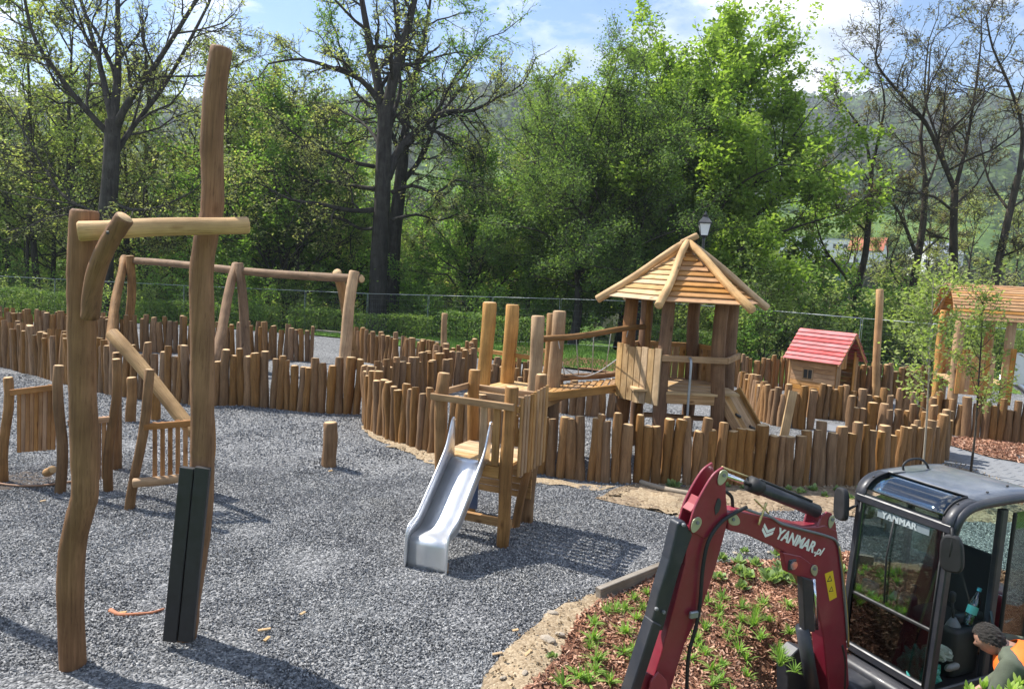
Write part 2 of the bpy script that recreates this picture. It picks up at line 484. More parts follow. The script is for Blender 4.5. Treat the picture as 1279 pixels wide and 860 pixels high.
def ground_mat(name, cell, cols, bump=.6, patch=None, rough=.9, detail_scale=3.0, bdist=.02, stretch=(1, 1, 1)):
    """loose-ground material: voronoi cells toned by cols, world-size cells of about `cell` metres"""
    m, nt, out = mat_new(name)
    L = nt.links.new
    tc = N(nt, 'ShaderNodeTexCoord')
    mp = N(nt, 'ShaderNodeMapping'); mp.inputs['Scale'].default_value = stretch
    L(tc.outputs['Object'], mp.inputs['Vector'])
    dn = N(nt, 'ShaderNodeTexNoise', i_Scale=1.2 / cell, i_Detail=2.0); L(mp.outputs[0], dn.inputs['Vector'])
    ad = N(nt, 'ShaderNodeMix', data_type='VECTOR'); ad.inputs[0].default_value = .25 * cell
    va = N(nt, 'ShaderNodeVectorMath', operation='MULTIPLY_ADD'); va.inputs[1].default_value = (cell * .6,) * 3
    L(dn.outputs['Color'], va.inputs[0]); L(mp.outputs[0], va.inputs[2])
    vo = N(nt, 'ShaderNodeTexVoronoi', i_Scale=1.0 / cell); L(va.outputs[0], vo.inputs['Vector'])
    sep = N(nt, 'ShaderNodeSeparateColor'); L(vo.outputs['Color'], sep.inputs[0])
    r = ramp(nt, [(i / (len(cols) - 1), c) for i, c in enumerate(cols)]); L(sep.outputs[0], r.inputs['Fac'])
    pz = N(nt, 'ShaderNodeTexNoise', i_Scale=detail_scale * .25, i_Detail=6.0); L(tc.outputs['Object'], pz.inputs['Vector'])
    pr = ramp(nt, [(.3, (.8, .8, .8)), (.7, (1.12, 1.11, 1.1))] if patch is None else patch); L(pz.outputs['Fac'], pr.inputs['Fac'])
    mx = N(nt, 'ShaderNodeMix', data_type='RGBA', blend_type='MULTIPLY'); mx.inputs[0].default_value = 1
    L(r.outputs[0], mx.inputs[6]); L(pr.outputs[0], mx.inputs[7])
    b = N(nt, 'ShaderNodeBsdfPrincipled', i_Roughness=rough); b.inputs['Specular IOR Level'].default_value = .2
    L(mx.outputs[2], b.inputs['Base Color'])
    inv = N(nt, 'ShaderNodeMath', operation='SUBTRACT'); inv.inputs[0].default_value = 1; L(vo.outputs['Distance'], inv.inputs[1])
    bp = N(nt, 'ShaderNodeBump', i_Strength=bump, i_Distance=bdist); L(inv.outputs[0], bp.inputs['Height']); L(bp.outputs[0], b.inputs['Normal'])
    L(b.outputs[0], out.inputs['Surface'])
    return m
def glassmat(name, tint, refl=.12, rough=.02):
    m, nt, out = mat_new(name)
    L = nt.links.new
    t = N(nt, 'ShaderNodeBsdfTransparent'); t.inputs[0].default_value = (*tint, 1)
    g = N(nt, 'ShaderNodeBsdfGlossy', i_Roughness=rough); g.inputs[0].default_value = (1, 1, 1, 1)
    fr = N(nt, 'ShaderNodeFresnel', i_IOR=1.5)
    ad = N(nt, 'ShaderNodeMath', operation='MULTIPLY_ADD'); ad.inputs[1].default_value = .9; ad.inputs[2].default_value = refl * .12
    L(fr.outputs[0], ad.inputs[0])
    ms = N(nt, 'ShaderNodeMixShader'); L(ad.outputs[0], ms.inputs[0]); L(t.outputs[0], ms.inputs[1]); L(g.outputs[0], ms.inputs[2])
    L(ms.outputs[0], out.inputs['Surface'])
    return m

M_LOG = wood('peeled_log', (.34, .192, .083), (.165, .089, .036))
M_CAP = simple('end_grain', (.52, .35, .18), .8, var=.12, nscale=22)
LOGM = [M_LOG, M_CAP]
M_LOGD = wood('red_brown_log', (.30, .165, .085), (.155, .082, .04))
LOGD = [M_LOGD, M_CAP]
M_LOGF = wood('fresh_log', (.50, .31, .14), (.33, .185, .075))
LOGF = [M_LOGF, M_CAP]
M_LOGP = wood('pale_log', (.56, .39, .21), (.38, .24, .12))
LOGP = [M_LOGP, M_CAP]
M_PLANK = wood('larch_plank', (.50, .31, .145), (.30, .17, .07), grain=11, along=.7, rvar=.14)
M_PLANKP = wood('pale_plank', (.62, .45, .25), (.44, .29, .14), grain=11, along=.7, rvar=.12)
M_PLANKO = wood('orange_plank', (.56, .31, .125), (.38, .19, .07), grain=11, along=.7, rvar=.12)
M_REDP = wood('red_painted_plank', (.70, .20, .20), (.56, .13, .14), grain=9, along=.6, rvar=.08, bumps=.15)
M_GREYP = wood('weathered_plank', (.36, .33, .29), (.2, .18, .15), grain=10, along=.6)
M_STEEL = simple('brushed_steel', (.70, .71, .73), .40, .82, var=.02, nscale=3)
M_SLAT = wood('slat_plank', (.42, .225, .10), (.28, .14, .06), grain=11, along=.7, rvar=.14)
M_WIRE = simple('fence_wire', (.16, .17, .18), .6, .5)
M_GALV = simple('galvanised_steel', (.34, .36, .38), .5, .8, var=.06, nscale=8)
M_BLACKM = simple('black_metal', (.018, .019, .022), .38, 0, var=.1, nscale=9)
M_ROPE = simple('grey_rope', (.42, .42, .42), .8, nscale=40)

# ------------------------------------------------------------------ the ground
def sm(t):
    t = np.clip(t, 0, 1); return t * t * (3 - 2 * t)
_ry = np.array([-40, 30, 36, 50, 80, 120, 180, 210, 260, 330, 500, 900, 1250, 1700, 2600], dtype=float)
_rz = np.array([0, 0, -.8, -4.5, -8, -6, 3, 6, 14, 24, 72, 185, 258, 300, 260], dtype=float)
def zg(x, y):
    """height of the ground"""
    x = np.asarray(x, dtype=float); y = np.asarray(y, dtype=float)
    s = np.clip((x - .3) / 1.0, 0, 1)
    z = -0.13 * np.clip(7.4 - y, 0, 3) * s
    bank = .49 * np.clip(4.8 - y, 0, 3.6)
    z = z + bank
    p = sm((x - 2.0) / .8) * sm((6.7 - y) / .8) * sm((y - 2.6) / 1.2)
    z = z * (1 - p) - .95 * p
    z = z + .011 * (np.sin(2.1 * x + 1.3 * y) + np.sin(1.7 * y - 2.6 * x + 1) + np.sin(4.1 * x + .7) * np.sin(3.7 * y)) * sm((24 - y) / 4) * sm((5.6 - x) / 1.2)
    far = np.interp(y, _ry, _rz)
    far = far + sm((y - 300) / 500) * (9 * np.sin(x * .004 + 1.2) + 9 * np.sin(x * .011 + y * .002) + .045 * np.clip(x, -700, 650))
    z = z + far
    return z
def zg1(x, y): return float(zg(x, y))
def inpoly(poly, x, y):
    x = np.asarray(x); y = np.asarray(y)
    r = np.zeros(x.shape, dtype=bool)
    n = len(poly)
    for i in range(n):
        x0, y0 = poly[i][0], poly[i][1]; x1, y1 = poly[(i + 1) % n][0], poly[(i + 1) % n][1]
        if y0 == y1: continue
        c = ((y0 > y) != (y1 > y)) & (x < (x1 - x0) * (y - y0) / (y1 - y0) + x0)
        r ^= c
    return r
def subdiv_poly(poly, step):
    out = []
    n = len(poly)
    for i in range(n):
        a = np.array(poly[i][:2], float); b = np.array(poly[(i + 1) % n][:2], float)
        k = max(1, int(np.linalg.norm(b - a) / step))
        for j in range(k): out.append(tuple(a + (b - a) * j / k))
    return out
def sheet(name, poly, dz, mat, step=.35, rough=0.0, kind='structure', seed=1, edge_jit=0.0, dome=0.0, sink=None):
    """polygon draped over the ground at height dz above it"""
    r = np.random.default_rng(seed)
    b = subdiv_poly(poly, step)
    if edge_jit: b = [(x + r.normal() * edge_jit, y + r.normal() * edge_jit) for x, y in b]
    xs = [p[0] for p in b]; ys = [p[1] for p in b]
    gx, gy = np.meshgrid(np.arange(min(xs), max(xs), step), np.arange(min(ys), max(ys), step))
    gx = gx.ravel() + r.uniform(-.3, .3, gx.size) * step; gy = gy.ravel() + r.uniform(-.3, .3, gy.size) * step
    k = inpoly(b, gx, gy)
    pts = [Vector(p) for p in b] + [Vector((x, y)) for x, y in zip(gx[k], gy[k])]
    n = len(b)
    res = geometry.delaunay_2d_cdt(pts, [(i, (i + 1) % n) for i in range(n)], [list(range(n))], 1, 1e-5)
    v2, faces = res[0], res[2]
    X = np.array([p[0] for p in v2]); Y = np.array([p[1] for p in v2])
    Z = zg(X, Y) + dz + (r.normal(size=X.size) * rough if rough else 0)
    if dome:
        bx = np.array(b); d = np.min(np.hypot(X[:, None] - bx[None, :, 0], Y[:, None] - bx[None, :, 1]), axis=1)
        Z = Z + dome * sm(d / .5)
    if sink is not None: Z = Z - np.where(inpoly(sink, X, Y), .10, 0)
    me = py_mesh(name, list(zip(X, Y, Z)), [tuple(f) for f in faces], None, True)
    me.update()
    o = obj(name, me, None, None, mat)
    if me.polygons and sum(p.normal.z for p in me.polygons) < 0: me.flip_normals()
    if kind: o['kind'] = kind
    return o

M_SOIL = ground_mat('dry_soil', .05, [(.16, .115, .075), (.24, .18, .12), (.31, .24, .165)], .5)
M_GRAVEL = ground_mat('grey_gravel', .026, [(.07, .074, .08), (.14, .145, .152), (.23, .235, .242), (.35, .354, .36)], 1.0, bdist=.03)
M_SAND = ground_mat('pale_sand', .022, [(.25, .185, .115), (.32, .245, .16), (.41, .33, .225)], .35, detail_scale=8)
M_BARK = ground_mat('bark_mulch_ground', .035, [(.09, .045, .025), (.18, .085, .05), (.27, .145, .09)], .9, stretch=(1, .45, 1))
M_LAWN = ground_mat('lawn_turf', .07, [(.06, .13, .022), (.085, .17, .03), (.12, .21, .045)], .6, detail_scale=4)
M_PAVER = simple('grey_paver', (.185, .192, .205), .85, var=.07, nscale=9, bump=.2)
# far land: one sheet to the horizon
m, nt, out = mat_new('far_land')
_L = nt.links.new
_tc = N(nt, 'ShaderNodeTexCoord')
_n = N(nt, 'ShaderNodeTexNoise', i_Scale=.02, i_Detail=8.0); _L(_tc.outputs['Object'], _n.inputs['Vector'])
_r = ramp(nt, [(.35, (.05, .10, .025)), (.5, (.10, .19, .04)), (.68, (.15, .24, .06))]); _L(_n.outputs['Fac'], _r.inputs['Fac'])
_n2 = N(nt, 'ShaderNodeTexNoise', i_Scale=1.3, i_Detail=7.0); _L(_tc.outputs['Object'], _n2.inputs['Vector'])
_r2 = ramp(nt, [(.35, (.5, .46, .42)), (.65, (1.15, 1.1, 1.0))]); _L(_n2.outputs['Fac'], _r2.inputs['Fac'])
_mx = N(nt, 'ShaderNodeMix', data_type='RGBA', blend_type='MULTIPLY'); _mx.inputs[0].default_value = 1
_L(_r.outputs[0], _mx.inputs[6]); _L(_r2.outputs[0], _mx.inputs[7])
_b = N(nt, 'ShaderNodeBsdfPrincipled', i_Roughness=.95); _b.inputs['Specular IOR Level'].default_value = .1
_L(_mx.outputs[2], _b.inputs['Base Color']); _L(_b.outputs[0], out.inputs['Surface'])
M_LAND = m
ys = np.concatenate([np.arange(-14, 8, .45), np.arange(8, 40, 1.2), np.arange(40, 130, 4), np.arange(130, 500, 12), np.arange(500, 2650, 50)])
NX = 121
ss = np.linspace(-1, 1, NX)
hw = np.where(ys < 10, 24, 24 + (ys - 10) * 1.15)
X = ss[None, :] * hw[:, None]; Y = np.repeat(ys[:, None], NX, 1)
Z = zg(X, Y) - .035 - np.where((Y < 24) & (Y > 3.8), .12, 0)
idx = np.arange(len(ys) * NX).reshape(len(ys), NX)
F_ = np.stack([idx[:-1, :-1], idx[:-1, 1:], idx[1:, 1:], idx[1:, :-1]], -1).reshape(-1, 4)
terrain = obj('ground', np_mesh('ground', np.stack([X, Y, Z], -1).reshape(-1, 3), F_), None, None, M_LAND)
terrain['kind'] = 'structure'

def GP(lst): return [tuple(G(a, b)[:2]) for a, b in lst]
_gr = None
GRAVEL = [(-24, 4.2), (-24, 24.5)] + GP([(0, 402), (200, 404), (380, 418), (450, 425), (600, 448), (720, 462)]) + [(4.5, 21.5), (15, 24), (20, 18), (20, 9), (9, 4.2)]
LAWN = GP([(-60, 398), (200, 403), (380, 417), (450, 424), (600, 446), (720, 460), (790, 466)]) + [(4.2, 33), (-8, 36), (-24, 34)]
sheet('lawn', LAWN, 0.012, M_LAWN, .6, .006)
# planting bed with its sandy rim
BED = GP([(640, 875), (676, 845), (700, 815), (711, 785), (722, 764), (748, 744), (825, 719), (905, 706), (985, 697), (1060, 690)]) + [(4.6, 7.9), (7.5, 8.2), (8.5, 5.0), (3.0, 4.4), (.4, 4.6)]
SAND = GP([(585, 880), (612, 836), (640, 806), (676, 770), (705, 748), (748, 733), (762, 738), (748, 746), (722, 766), (711, 787), (700, 817), (676, 847), (650, 880)])
sheet('gravel_ground', GRAVEL, 0.0, M_GRAVEL, .4, .004, sink=BED)
sheet('sand_rim', SAND, 0.008, M_SAND, .12, .008, edge_jit=.02, dome=.02)
sheet('mulch_bed', BED, 0.014, M_BARK, .2, .008)
STRIP = GP([(742, 625), (760, 614), (800, 604), (880, 604), (1000, 607), (1100, 603), (1165, 592), (1190, 575), (1300, 622), (1300, 655), (1120, 648), (1000, 640), (900, 640), (850, 644), (800, 634)])
sheet('soil_strip', STRIP, 0.010, M_SOIL, .2, .01, edge_jit=.03, dome=.03)
SANDB = GP([(760, 618), (800, 606), (835, 612), (870, 625), (868, 642), (830, 640), (790, 630)])
sheet('sand_heap', SANDB, 0.016, M_SAND, .08, .014, edge_jit=.05, dome=.06)
RINGS = GP([(450, 532), (462, 545), (500, 562), (540, 578), (560, 590), (590, 590), (560, 566), (500, 545), (470, 530)])
sheet('sand_footing', RINGS, 0.02, M_SAND, .12, .012, edge_jit=.04, dome=.03)
RINGS2 = GP([(655, 596), (700, 600), (770, 608), (745, 614), (700, 606), (660, 603)])
sheet('sand_footing', RINGS2, 0.012, M_SAND, .12, .01, edge_jit=.03, dome=.03)
MULR = GP([(1176, 553), (1300, 563), (1300, 585), (1176, 551)])
MULCHR = GP([(1150, 545), (1290, 548), (1300, 582), (1240, 572), (1185, 556)])
sheet('mulch_strip', MULCHR, 0.012, M_BARK, .2, .008)
MULR2 = GP([(1195, 588), (1230, 598), (1300, 614), (1300, 640), (1185, 605)])
sheet('mulch_strip', MULR2, 0.020, M_BARK, .2, .008)
DARK = GP([(0, 590), (60, 590), (75, 605), (60, 612), (0, 612)])
sheet('soil_patch', DARK, 0.006, simple('damp_soil', (.06, .045, .035), .9, nscale=20, bump=.5), .1, .01, edge_jit=.03)
MULF = GP([(640, 430), (720, 445), (790, 455), (790, 468), (720, 460), (640, 446)])
sheet('mulch_strip', MULF, 0.02, M_BARK, .4, .01)

# loose stones over the near gravel, where single stones show
def scatter_xy(poly_list, holes, n, y0, y1, x0, x1, r, dens=None):
    x = r.uniform(x0, x1, n); y = r.uniform(y0, y1, n)
    k = np.zeros(n, bool)
    for p in poly_list: k |= inpoly(p, x, y)
    for h in holes: k &= ~inpoly(h, x, y)
    # keep what lies inside the widened picture
    k &= np.abs(x) < y * .78 + .6
    return x[k], y[k]
def rot_rand(n, r, flat=None):
    """random rotation matrices (n,3,3)"""
    q = r.normal(size=(n, 4)); 
    if flat is not None: q[:, 1] *= flat; q[:, 2] *= flat
    q /= np.linalg.norm(q, axis=1)[:, None]
    w, x, y, z = q.T
    return np.stack([np.stack([1 - 2 * (y * y + z * z), 2 * (x * y - z * w), 2 * (x * z + y * w)], -1),
                     np.stack([2 * (x * y + z * w), 1 - 2 * (x * x + z * z), 2 * (y * z - x * w)], -1),
                     np.stack([2 * (x * z - y * w), 2 * (y * z + x * w), 1 - 2 * (x * x + y * y)], -1)], 1)
def pieces(name, base_v, base_f, x, y, z, size, r, mat, flat=None, jit=.25, label=None, kind='stuff', smooth=False):
    n = len(x)
    bv = np.array(base_v, float)
    V = bv[None] * (1 + r.uniform(-jit, jit, (n,) + bv.shape)) * size
    Rm = rot_rand(n, r, flat)
    V = np.einsum('nij,nkj->nki', Rm, V) + np.stack([x, y, z], -1)[:, None, :]
    f = np.array(base_f); nb = len(bv)
    F = (f[None] + (np.arange(n) * nb)[:, None, None]).reshape(-1, f.shape[1])
    o = obj(name, np_mesh(name, V.reshape(-1, 3), F, None, smooth), None, None, mat)
    o['kind'] = kind
    if label: o['label'] = label
    return o
BIP_V = [(1, 0, 0), (-.5, .87, 0), (-.5, -.87, 0), (.1, 0, .62), (0, .1, -.62)]
BIP_F = [(0, 1, 3), (1, 2, 3), (2, 0, 3), (1, 0, 4), (2, 1, 4), (0, 2, 4)]
TET_V = [(.9, 0, -.3), (-.5, .8, -.35), (-.5, -.8, -.3), (.05, 0, .75)]
TET_F = [(0, 1, 3), (1, 2, 3), (2, 0, 3), (0, 2, 1)]
OCT_V = [(1, 0, 0), (-1, 0, 0), (0, 1, 0), (0, -1, 0), (0, 0, .7), (0, 0, -.7)]
OCT_F = [(0, 2, 4), (2, 1, 4), (1, 3, 4), (3, 0, 4), (2, 0, 5), (1, 2, 5), (3, 1, 5), (0, 3, 5)]
rg = np.random.default_rng(11)
M_STONE = islands('gravel_stones', [(.065, .068, .073), (.125, .13, .136), (.18, .185, .192), (.235, .24, .247), (.31, .314, .32), (.46, .46, .455)], .75, .3)
hl = [BED, SAND, STRIP, SANDB]
x, y = scatter_xy([GRAVEL], hl, 235000, 4.9, 10.5, -9, 8, rg)
sz = rg.uniform(.008, .0165, len(x))[:, None, None]
pieces('gravel_stones', BIP_V, BIP_F, x, y, zg(x, y) + .004 + rg.uniform(-.004, .006, len(x)), sz, rg, M_STONE, None, .3)
x, y = scatter_xy([GRAVEL], hl + [RINGS, RINGS2, DARK], 55000, 10.5, 17, -13, 4, rg)
sz = rg.uniform(.013, .024, len(x))[:, None, None]
pieces('gravel_stones', TET_V, TET_F, x, y, zg(x, y) + .004, sz, rg, M_STONE, None, .3)
# bark chips
CH_V = [(-1, -.3, -.12), (1, -.22, -.1), (1.05, .25, -.12), (-.95, .3, -.1), (-1, -.28, .12), (.98, -.25, .1), (1, .26, .12), (-1, .3, .1)]
CH_F = [(4, 5, 6, 7), (0, 1, 5, 4), (1, 2, 6, 5), (2, 3, 7, 6), (3, 0, 4, 7)]
M_CHIP = islands('bark_chips', [(.12, .055, .034), (.23, .108, .066), (.33, .165, .105), (.43, .245, .165), (.55, .36, .26)], .85, .2)
x, y = scatter_xy([BED], [], 42000, 4.8, 8.3, 0, 7, rg)
pieces('bark_chips', CH_V, CH_F, x, y, zg(x, y) + .022 + rg.uniform(0, .012, len(x)), rg.uniform(.010, .030, len(x))[:, None, None], rg, M_CHIP, .35, .2)
x, y = scatter_xy([MULCHR, MULR2], [], 26000, 8, 18, 6, 14, rg)
pieces('bark_chips', CH_V, CH_F, x, y, zg(x, y) + .024, rg.uniform(.018, .045, len(x))[:, None, None], rg, M_CHIP, .35, .2)
# dry soil crumbs on sand and strip
M_CRUMB = islands('soil_crumbs', [(.22, .15, .09), (.32, .24, .15), (.42, .33, .22), (.5, .42, .3)], .95, .1)
x, y = scatter_xy([SAND, STRIP, SANDB, RINGS], [], 26000, 4.9, 14, -4, 9, rg)
pieces('soil_crumbs', TET_V, TET_F, x, y, zg(x, y) + .03, rg.uniform(.006, .022, len(x))[:, None, None] , rg, M_CRUMB, None, .35)
# a few wood shavings and offcuts on the gravel
for i, (px, py, a, l) in enumerate([(322, 790, .3, .10), (330, 803, 1.2, .06), (147, 768, .1, .07), (50, 628, .6, .06), (615, 820, .3, .08), (655, 822, 1.0, .10), (640, 790, .2, .05), (410, 590, .4, .06), (375, 770, .9, .05)]):
    p = G(px, py)
    c = plank('wood_offcut', None, (p.x, p.y, .022), (p.x + l * math.cos(a), p.y + l * math.sin(a), .03), .03, .012, M_PLANKP)
    tag(c, 'thin pale wood offcut lying on the grey gravel', 'wood offcut', 'wood offcuts on the gravel')
pz = [G(138, 765), G(150, 771), G(170, 770), G(190, 768), G(205, 763)]
ho = pipe('root', None, [(p.x, p.y, .025) for p in pz], [.02, .018, .014, .012, .008], simple('orange_root', (.42, .17, .09), .8, nscale=20), 7, smooth_k=3)
tag(ho, 'orange-brown root lying on the gravel between the two tall posts', 'root')
# paved path: separate grey pavers, laid in rows
PATH = GP([(1150, 545), (1185, 557), (1240, 573), (1310, 584), (1310, 618), (1230, 600), (1172, 585), (1120, 570), (1010, 548), (1010, 528), (1060, 530)])
pv = sheet('path', PATH, 0.006, simple('paver_joint', (.16, .165, .175), .95, nscale=30), .6)
PW, PL = .20, .30
pdir = (G(1300, 600) - G(1185, 572)); pa = math.atan2(pdir.y, pdir.x)
ca, sa = math.cos(pa), math.sin(pa)
pme = None
cx0, cy0 = G(1230, 588)[:2]
cnt = 0
pcells = []
for i in range(-20, 26):
    for j in range(-14, 14):
        u = i * PL + (j % 2) * PL / 2; v = j * PW
        x_, y_ = cx0 + u * ca - v * sa, cy0 + u * sa + v * ca
        cor = [(x_ + a * PL * .5 * ca - b * PW * .5 * sa, y_ + a * PL * .5 * sa + b * PW * .5 * ca) for a in (-1, 1) for b in (-1, 1)]
        if all(inpoly(PATH, np.array([c[0]]), np.array([c[1]]))[0] for c in cor):
            q = PX((x_, y_, 0))
            if -20 < q[0] < 1310: pcells.append((x_, y_))
pcells.sort(key=lambda c: c[1])
bm = bmesh.new(); bmesh.ops.create_cube(bm, size=1.0); bmesh.ops.scale(bm, vec=(PL - .006, PW - .006, .05), verts=bm.verts)
bmesh.ops.bevel(bm, geom=[e for e in bm.edges if all(v.co.z > 0 for v in e.verts)], offset=.006, segments=1, affect='EDGES')
pme = bpy.data.meshes.new('paver'); bm.to_mesh(pme); bm.free(); pme.materials.append(M_PAVER)
for (x_, y_) in pcells[:300]:
    obj('paver', pme, pv, Matrix.Translation((x_, y_, rnd.uniform(-.002, .002) + zg1(x_, y_))) @ Matrix.Rotation(pa, 4, 'Z'))
print('pavers', len(pcells))
# grass blades on the lawn strip
def blades(name, x, y, z, h, wd, r, mat, lean=.5, kind='stuff'):
    n = len(x)
    a = r.uniform(0, 6.283, n); la = r.uniform(0, 6.283, n); ln = r.uniform(0, lean, n) * h
    bx, by = np.cos(a) * wd / 2, np.sin(a) * wd / 2
    p0 = np.stack([x - bx, y - by, z], -1); p1 = np.stack([x + bx, y + by, z], -1)
    p2 = np.stack([x + np.cos(la) * ln, y + np.sin(la) * ln, z + h], -1)
    V = np.stack([p0, p1, p2], 1).reshape(-1, 3)
    o = obj(name, np_mesh(name, V, np.arange(n * 3).reshape(-1, 3), None, False), None, None, mat)
    o['kind'] = kind
    return o
M_GRASS = leafmat('grass_blade', [(.05, .12, .02), (.08, .17, .03), (.13, .22, .05)], .35)
x = rg.uniform(-24, 5, 160000); y = rg.uniform(19, 36, 160000)
k = inpoly(LAWN, x, y) & (np.abs(x) < y * .78)
blades('grass', x[k], y[k], zg(x[k], y[k]) + .01, rg.uniform(.05, .12, k.sum()), .025, rg, M_GRASS)

# ------------------------------------------------------------------ log palisades
UNIT_LOGS = []
for i in range(14):
    rs = random.Random(100 + i)
    a, b, ph = rs.uniform(-.35, .35), rs.uniform(-.3, .3), rs.uniform(0, 6)
    pts = [Vector((a * math.sin(3.1 * t + ph) * (1 - abs(2 * t - 1) ** 3), b * math.sin(2.3 * t + ph), t)) for t in (0, .2, .42, .62, .82, 1)]
    rad = [1 + rs.uniform(-.1, .12) for _ in pts]
    S = 10
    V, F, mi = [], [], []
    P2 = pts[:-1] + [Vector((pts[-1].x, pts[-1].y, .985)), pts[-1]]
    R2 = rad[:-1] + [rad[-1], rad[-1] * .84]
    lob = [(rs.uniform(.02, .10), rs.uniform(0, 6.28)) for _ in range(3)]
    tilt = rs.uniform(-.008, .008), rs.uniform(-.008, .008)
    for q, (p, r_) in enumerate(zip(P2, R2)):
        for k in range(S):
            an = 6.2832 * k / S
            rr = r_ * (1 + sum(A * math.cos((j + 1) * an + f + .3 * q) for j, (A, f) in enumerate(lob)))
            x_, y_ = p.x + rr * math.cos(an), p.y + rr * math.sin(an)
            V.append((x_, y_, p.z + ((x_ * tilt[0] + y_ * tilt[1]) if q >= len(P2) - 2 else 0)))
    n = len(P2)
    for q in range(n - 1):
        for k in range(S):
            F.append((q * S + k, q * S + (k + 1) % S, (q + 1) * S + (k + 1) % S, (q + 1) * S + k)); mi.append(0)
    F.append(tuple((n - 1) * S + k for k in range(S))); mi.append(1)
    UNIT_LOGS.append(py_mesh('log', V, F, LOGM, True, mi))
def palisade(label, px, h0, h1=None, spacing=.148, seed=1, group='log palisades', pts=None, r=.076, var=.075):
    rs = random.Random(seed)
    h1 = h0 if h1 is None else h1
    P = pts or [Vector((*G(a, b)[:2], 0)) for a, b in px]
    P = smooth_chain(P, 8)
    cum = [0]
    for a, b in zip(P, P[1:]): cum.append(cum[-1] + (b - a).length)
    L = cum[-1]
    t = thing('log_palisade', label, 'palisade', (P[0].x, P[0].y, zg1(P[0].x, P[0].y)), 0, group)
    s = 0; i = 0; tall = False
    while s < L:
        while i < len(cum) - 2 and cum[i + 1] < s: i += 1
        f = (s - cum[i]) / max(1e-6, cum[i + 1] - cum[i])
        p = P[i].lerp(P[i + 1], f)
        rr = r * rs.uniform(.78, 1.22)
        tall = (not tall) if rs.random() < .72 else tall
        h = (h0 + (h1 - h0) * s / L) + (var if tall else -var * .7) + rs.uniform(-.06, .06)
        d = (P[i + 1] - P[i]).normalized()
        nx = Vector((-d.y, d.x, 0)) * rs.uniform(-.025, .025)
        z0 = zg1(p.x, p.y)
        M = Matrix.Translation((p.x + nx.x, p.y + nx.y, z0 - .06)) @ Matrix.Rotation(rs.uniform(-.045, .045), 4, 'X') @ Matrix.Rotation(rs.uniform(-.055, .055), 4, 'Y') @ Matrix.Rotation(rs.uniform(0, 6.28), 4, 'Z') @ Matrix.Diagonal((rr, rr, h + .06, 1))
        obj('log', rs.choice(UNIT_LOGS), t, M)
        s += rr * 2 * rs.uniform(.90, 1.03)
    return t
palisade('long curved log palisade in front of the hexagonal roofed tower, behind the slide', [(456, 525), (460, 533), (472, 542), (500, 554), (530, 563), (560, 572), (600, 580), (640, 586), (668, 589), (700, 594), (760, 601), (820, 604), (900, 605), (1000, 607), (1080, 604), (1130, 598), (1160, 588), (1174, 577), (1178, 568)], 1.0, .82, seed=3)
palisade('short inner arc of logs at the end of the ring beside the paved path', [(1176, 571), (1165, 565), (1140, 560), (1100, 555), (1056, 552)], .84, .8, seed=4)
palisade('log row stepping down beside the climbing ramp of the roofed tower', [(921, 506), (928, 509), (940, 516), (952, 526), (968, 531), (990, 534), (1012, 536)], .84, .8, seed=5)
palisade('log row across the middle, bordering the paved path behind the ring', [(1012, 521), (1040, 524), (1070, 527), (1100, 530), (1140, 534), (1180, 539)], .74, .74, seed=6)
palisade('far log row to the left of the red-roofed playhouse', [(900, 481), (930, 483), (960, 485), (988, 487)], .86, .86, seed=7)
palisade('far log row to the right of the red-roofed playhouse', [(1058, 493), (1090, 495), (1120, 497), (1180, 501)], .86, .86, seed=8)
palisade('log row below the playhouse with the curved slat roof', [(1150, 536), (1180, 541), (1210, 546), (1240, 550), (1296, 556)], .78, .78, seed=9)
palisade('inner back arc of the ring, behind the low slide tower', [(457, 522), (470, 511), (500, 499), (540, 490), (578, 486), (588, 478), (580, 474)], .92, .86, seed=10)
palisade('dark log row under the suspension bridge', [(600, 496), (640, 500), (690, 512), (730, 518), (776, 521)], .72, .72, seed=11)
palisade('short log row behind the platform with the tall posts', [(605, 477), (640, 480), (700, 487)], .62, .62, seed=12)
palisade('winding log row between the swing and the ring', [(444, 450), (480, 456), (520, 463), (555, 470), (580, 470), (592, 462)], .92, .85, seed=13)
palisade('small sunlit log cluster row behind the ring', [(520, 482), (545, 476), (570, 471), (588, 470)], .7, .7, seed=17)
palisade('long log palisade in front of the swing frame', [(-14, 455), (10, 459), (35, 465), (70, 475), (110, 486), (160, 496), (240, 504), (330, 509), (400, 514), (452, 518)], 1.06, 1.02, seed=14, var=.1)
palisade('far log palisade behind the swing frame', [(-30, 431), (60, 434), (130, 437), (200, 440), (300, 446), (391, 452)], 1.0, .98, seed=15)
palisade('farthest log row along the hedge at the woodland edge', [(-30, 420), (40, 422), (100, 425), (150, 429)], .86, .86, seed=16)
# ------------------------------------------------------------------ single posts
def post_px(name, label, cat, px, top, base, r, group=None, mats=None, bend=.01, topx=None):
    p = G(px, base); z = ZT(top, p)
    t = D(topx if topx else px, top, p.y)
    if topx is None: t = Vector((p.x, p.y, z))
    o = log(name, None, (p.x, p.y, -.10), t, r, r * .95, bend, mats=mats)
    return tag(o, label, cat, group)
post_px('log_stump', 'single thick upright log stump alone on the gravel', 'log stump', 411, 527, 583, .105)
post_px('log_post', 'short log post behind the leaning log', 'log post', 164, 471, 527, .085, 'short posts behind the leaning log')
post_px('log_post', 'short log post behind the leaning log', 'log post', 194, 470, 524, .085, 'short posts behind the leaning log')
post_px('log_post', 'tall bare timber post beside the red-roofed playhouse', 'log post', 1094, 361, 497, .10, None, LOGF, .015, 1099)
post_px('log_post', 'lone log post on the lawn in front of the hedge', 'log post', 553, 391, 450, .10, None, LOGF, .01)
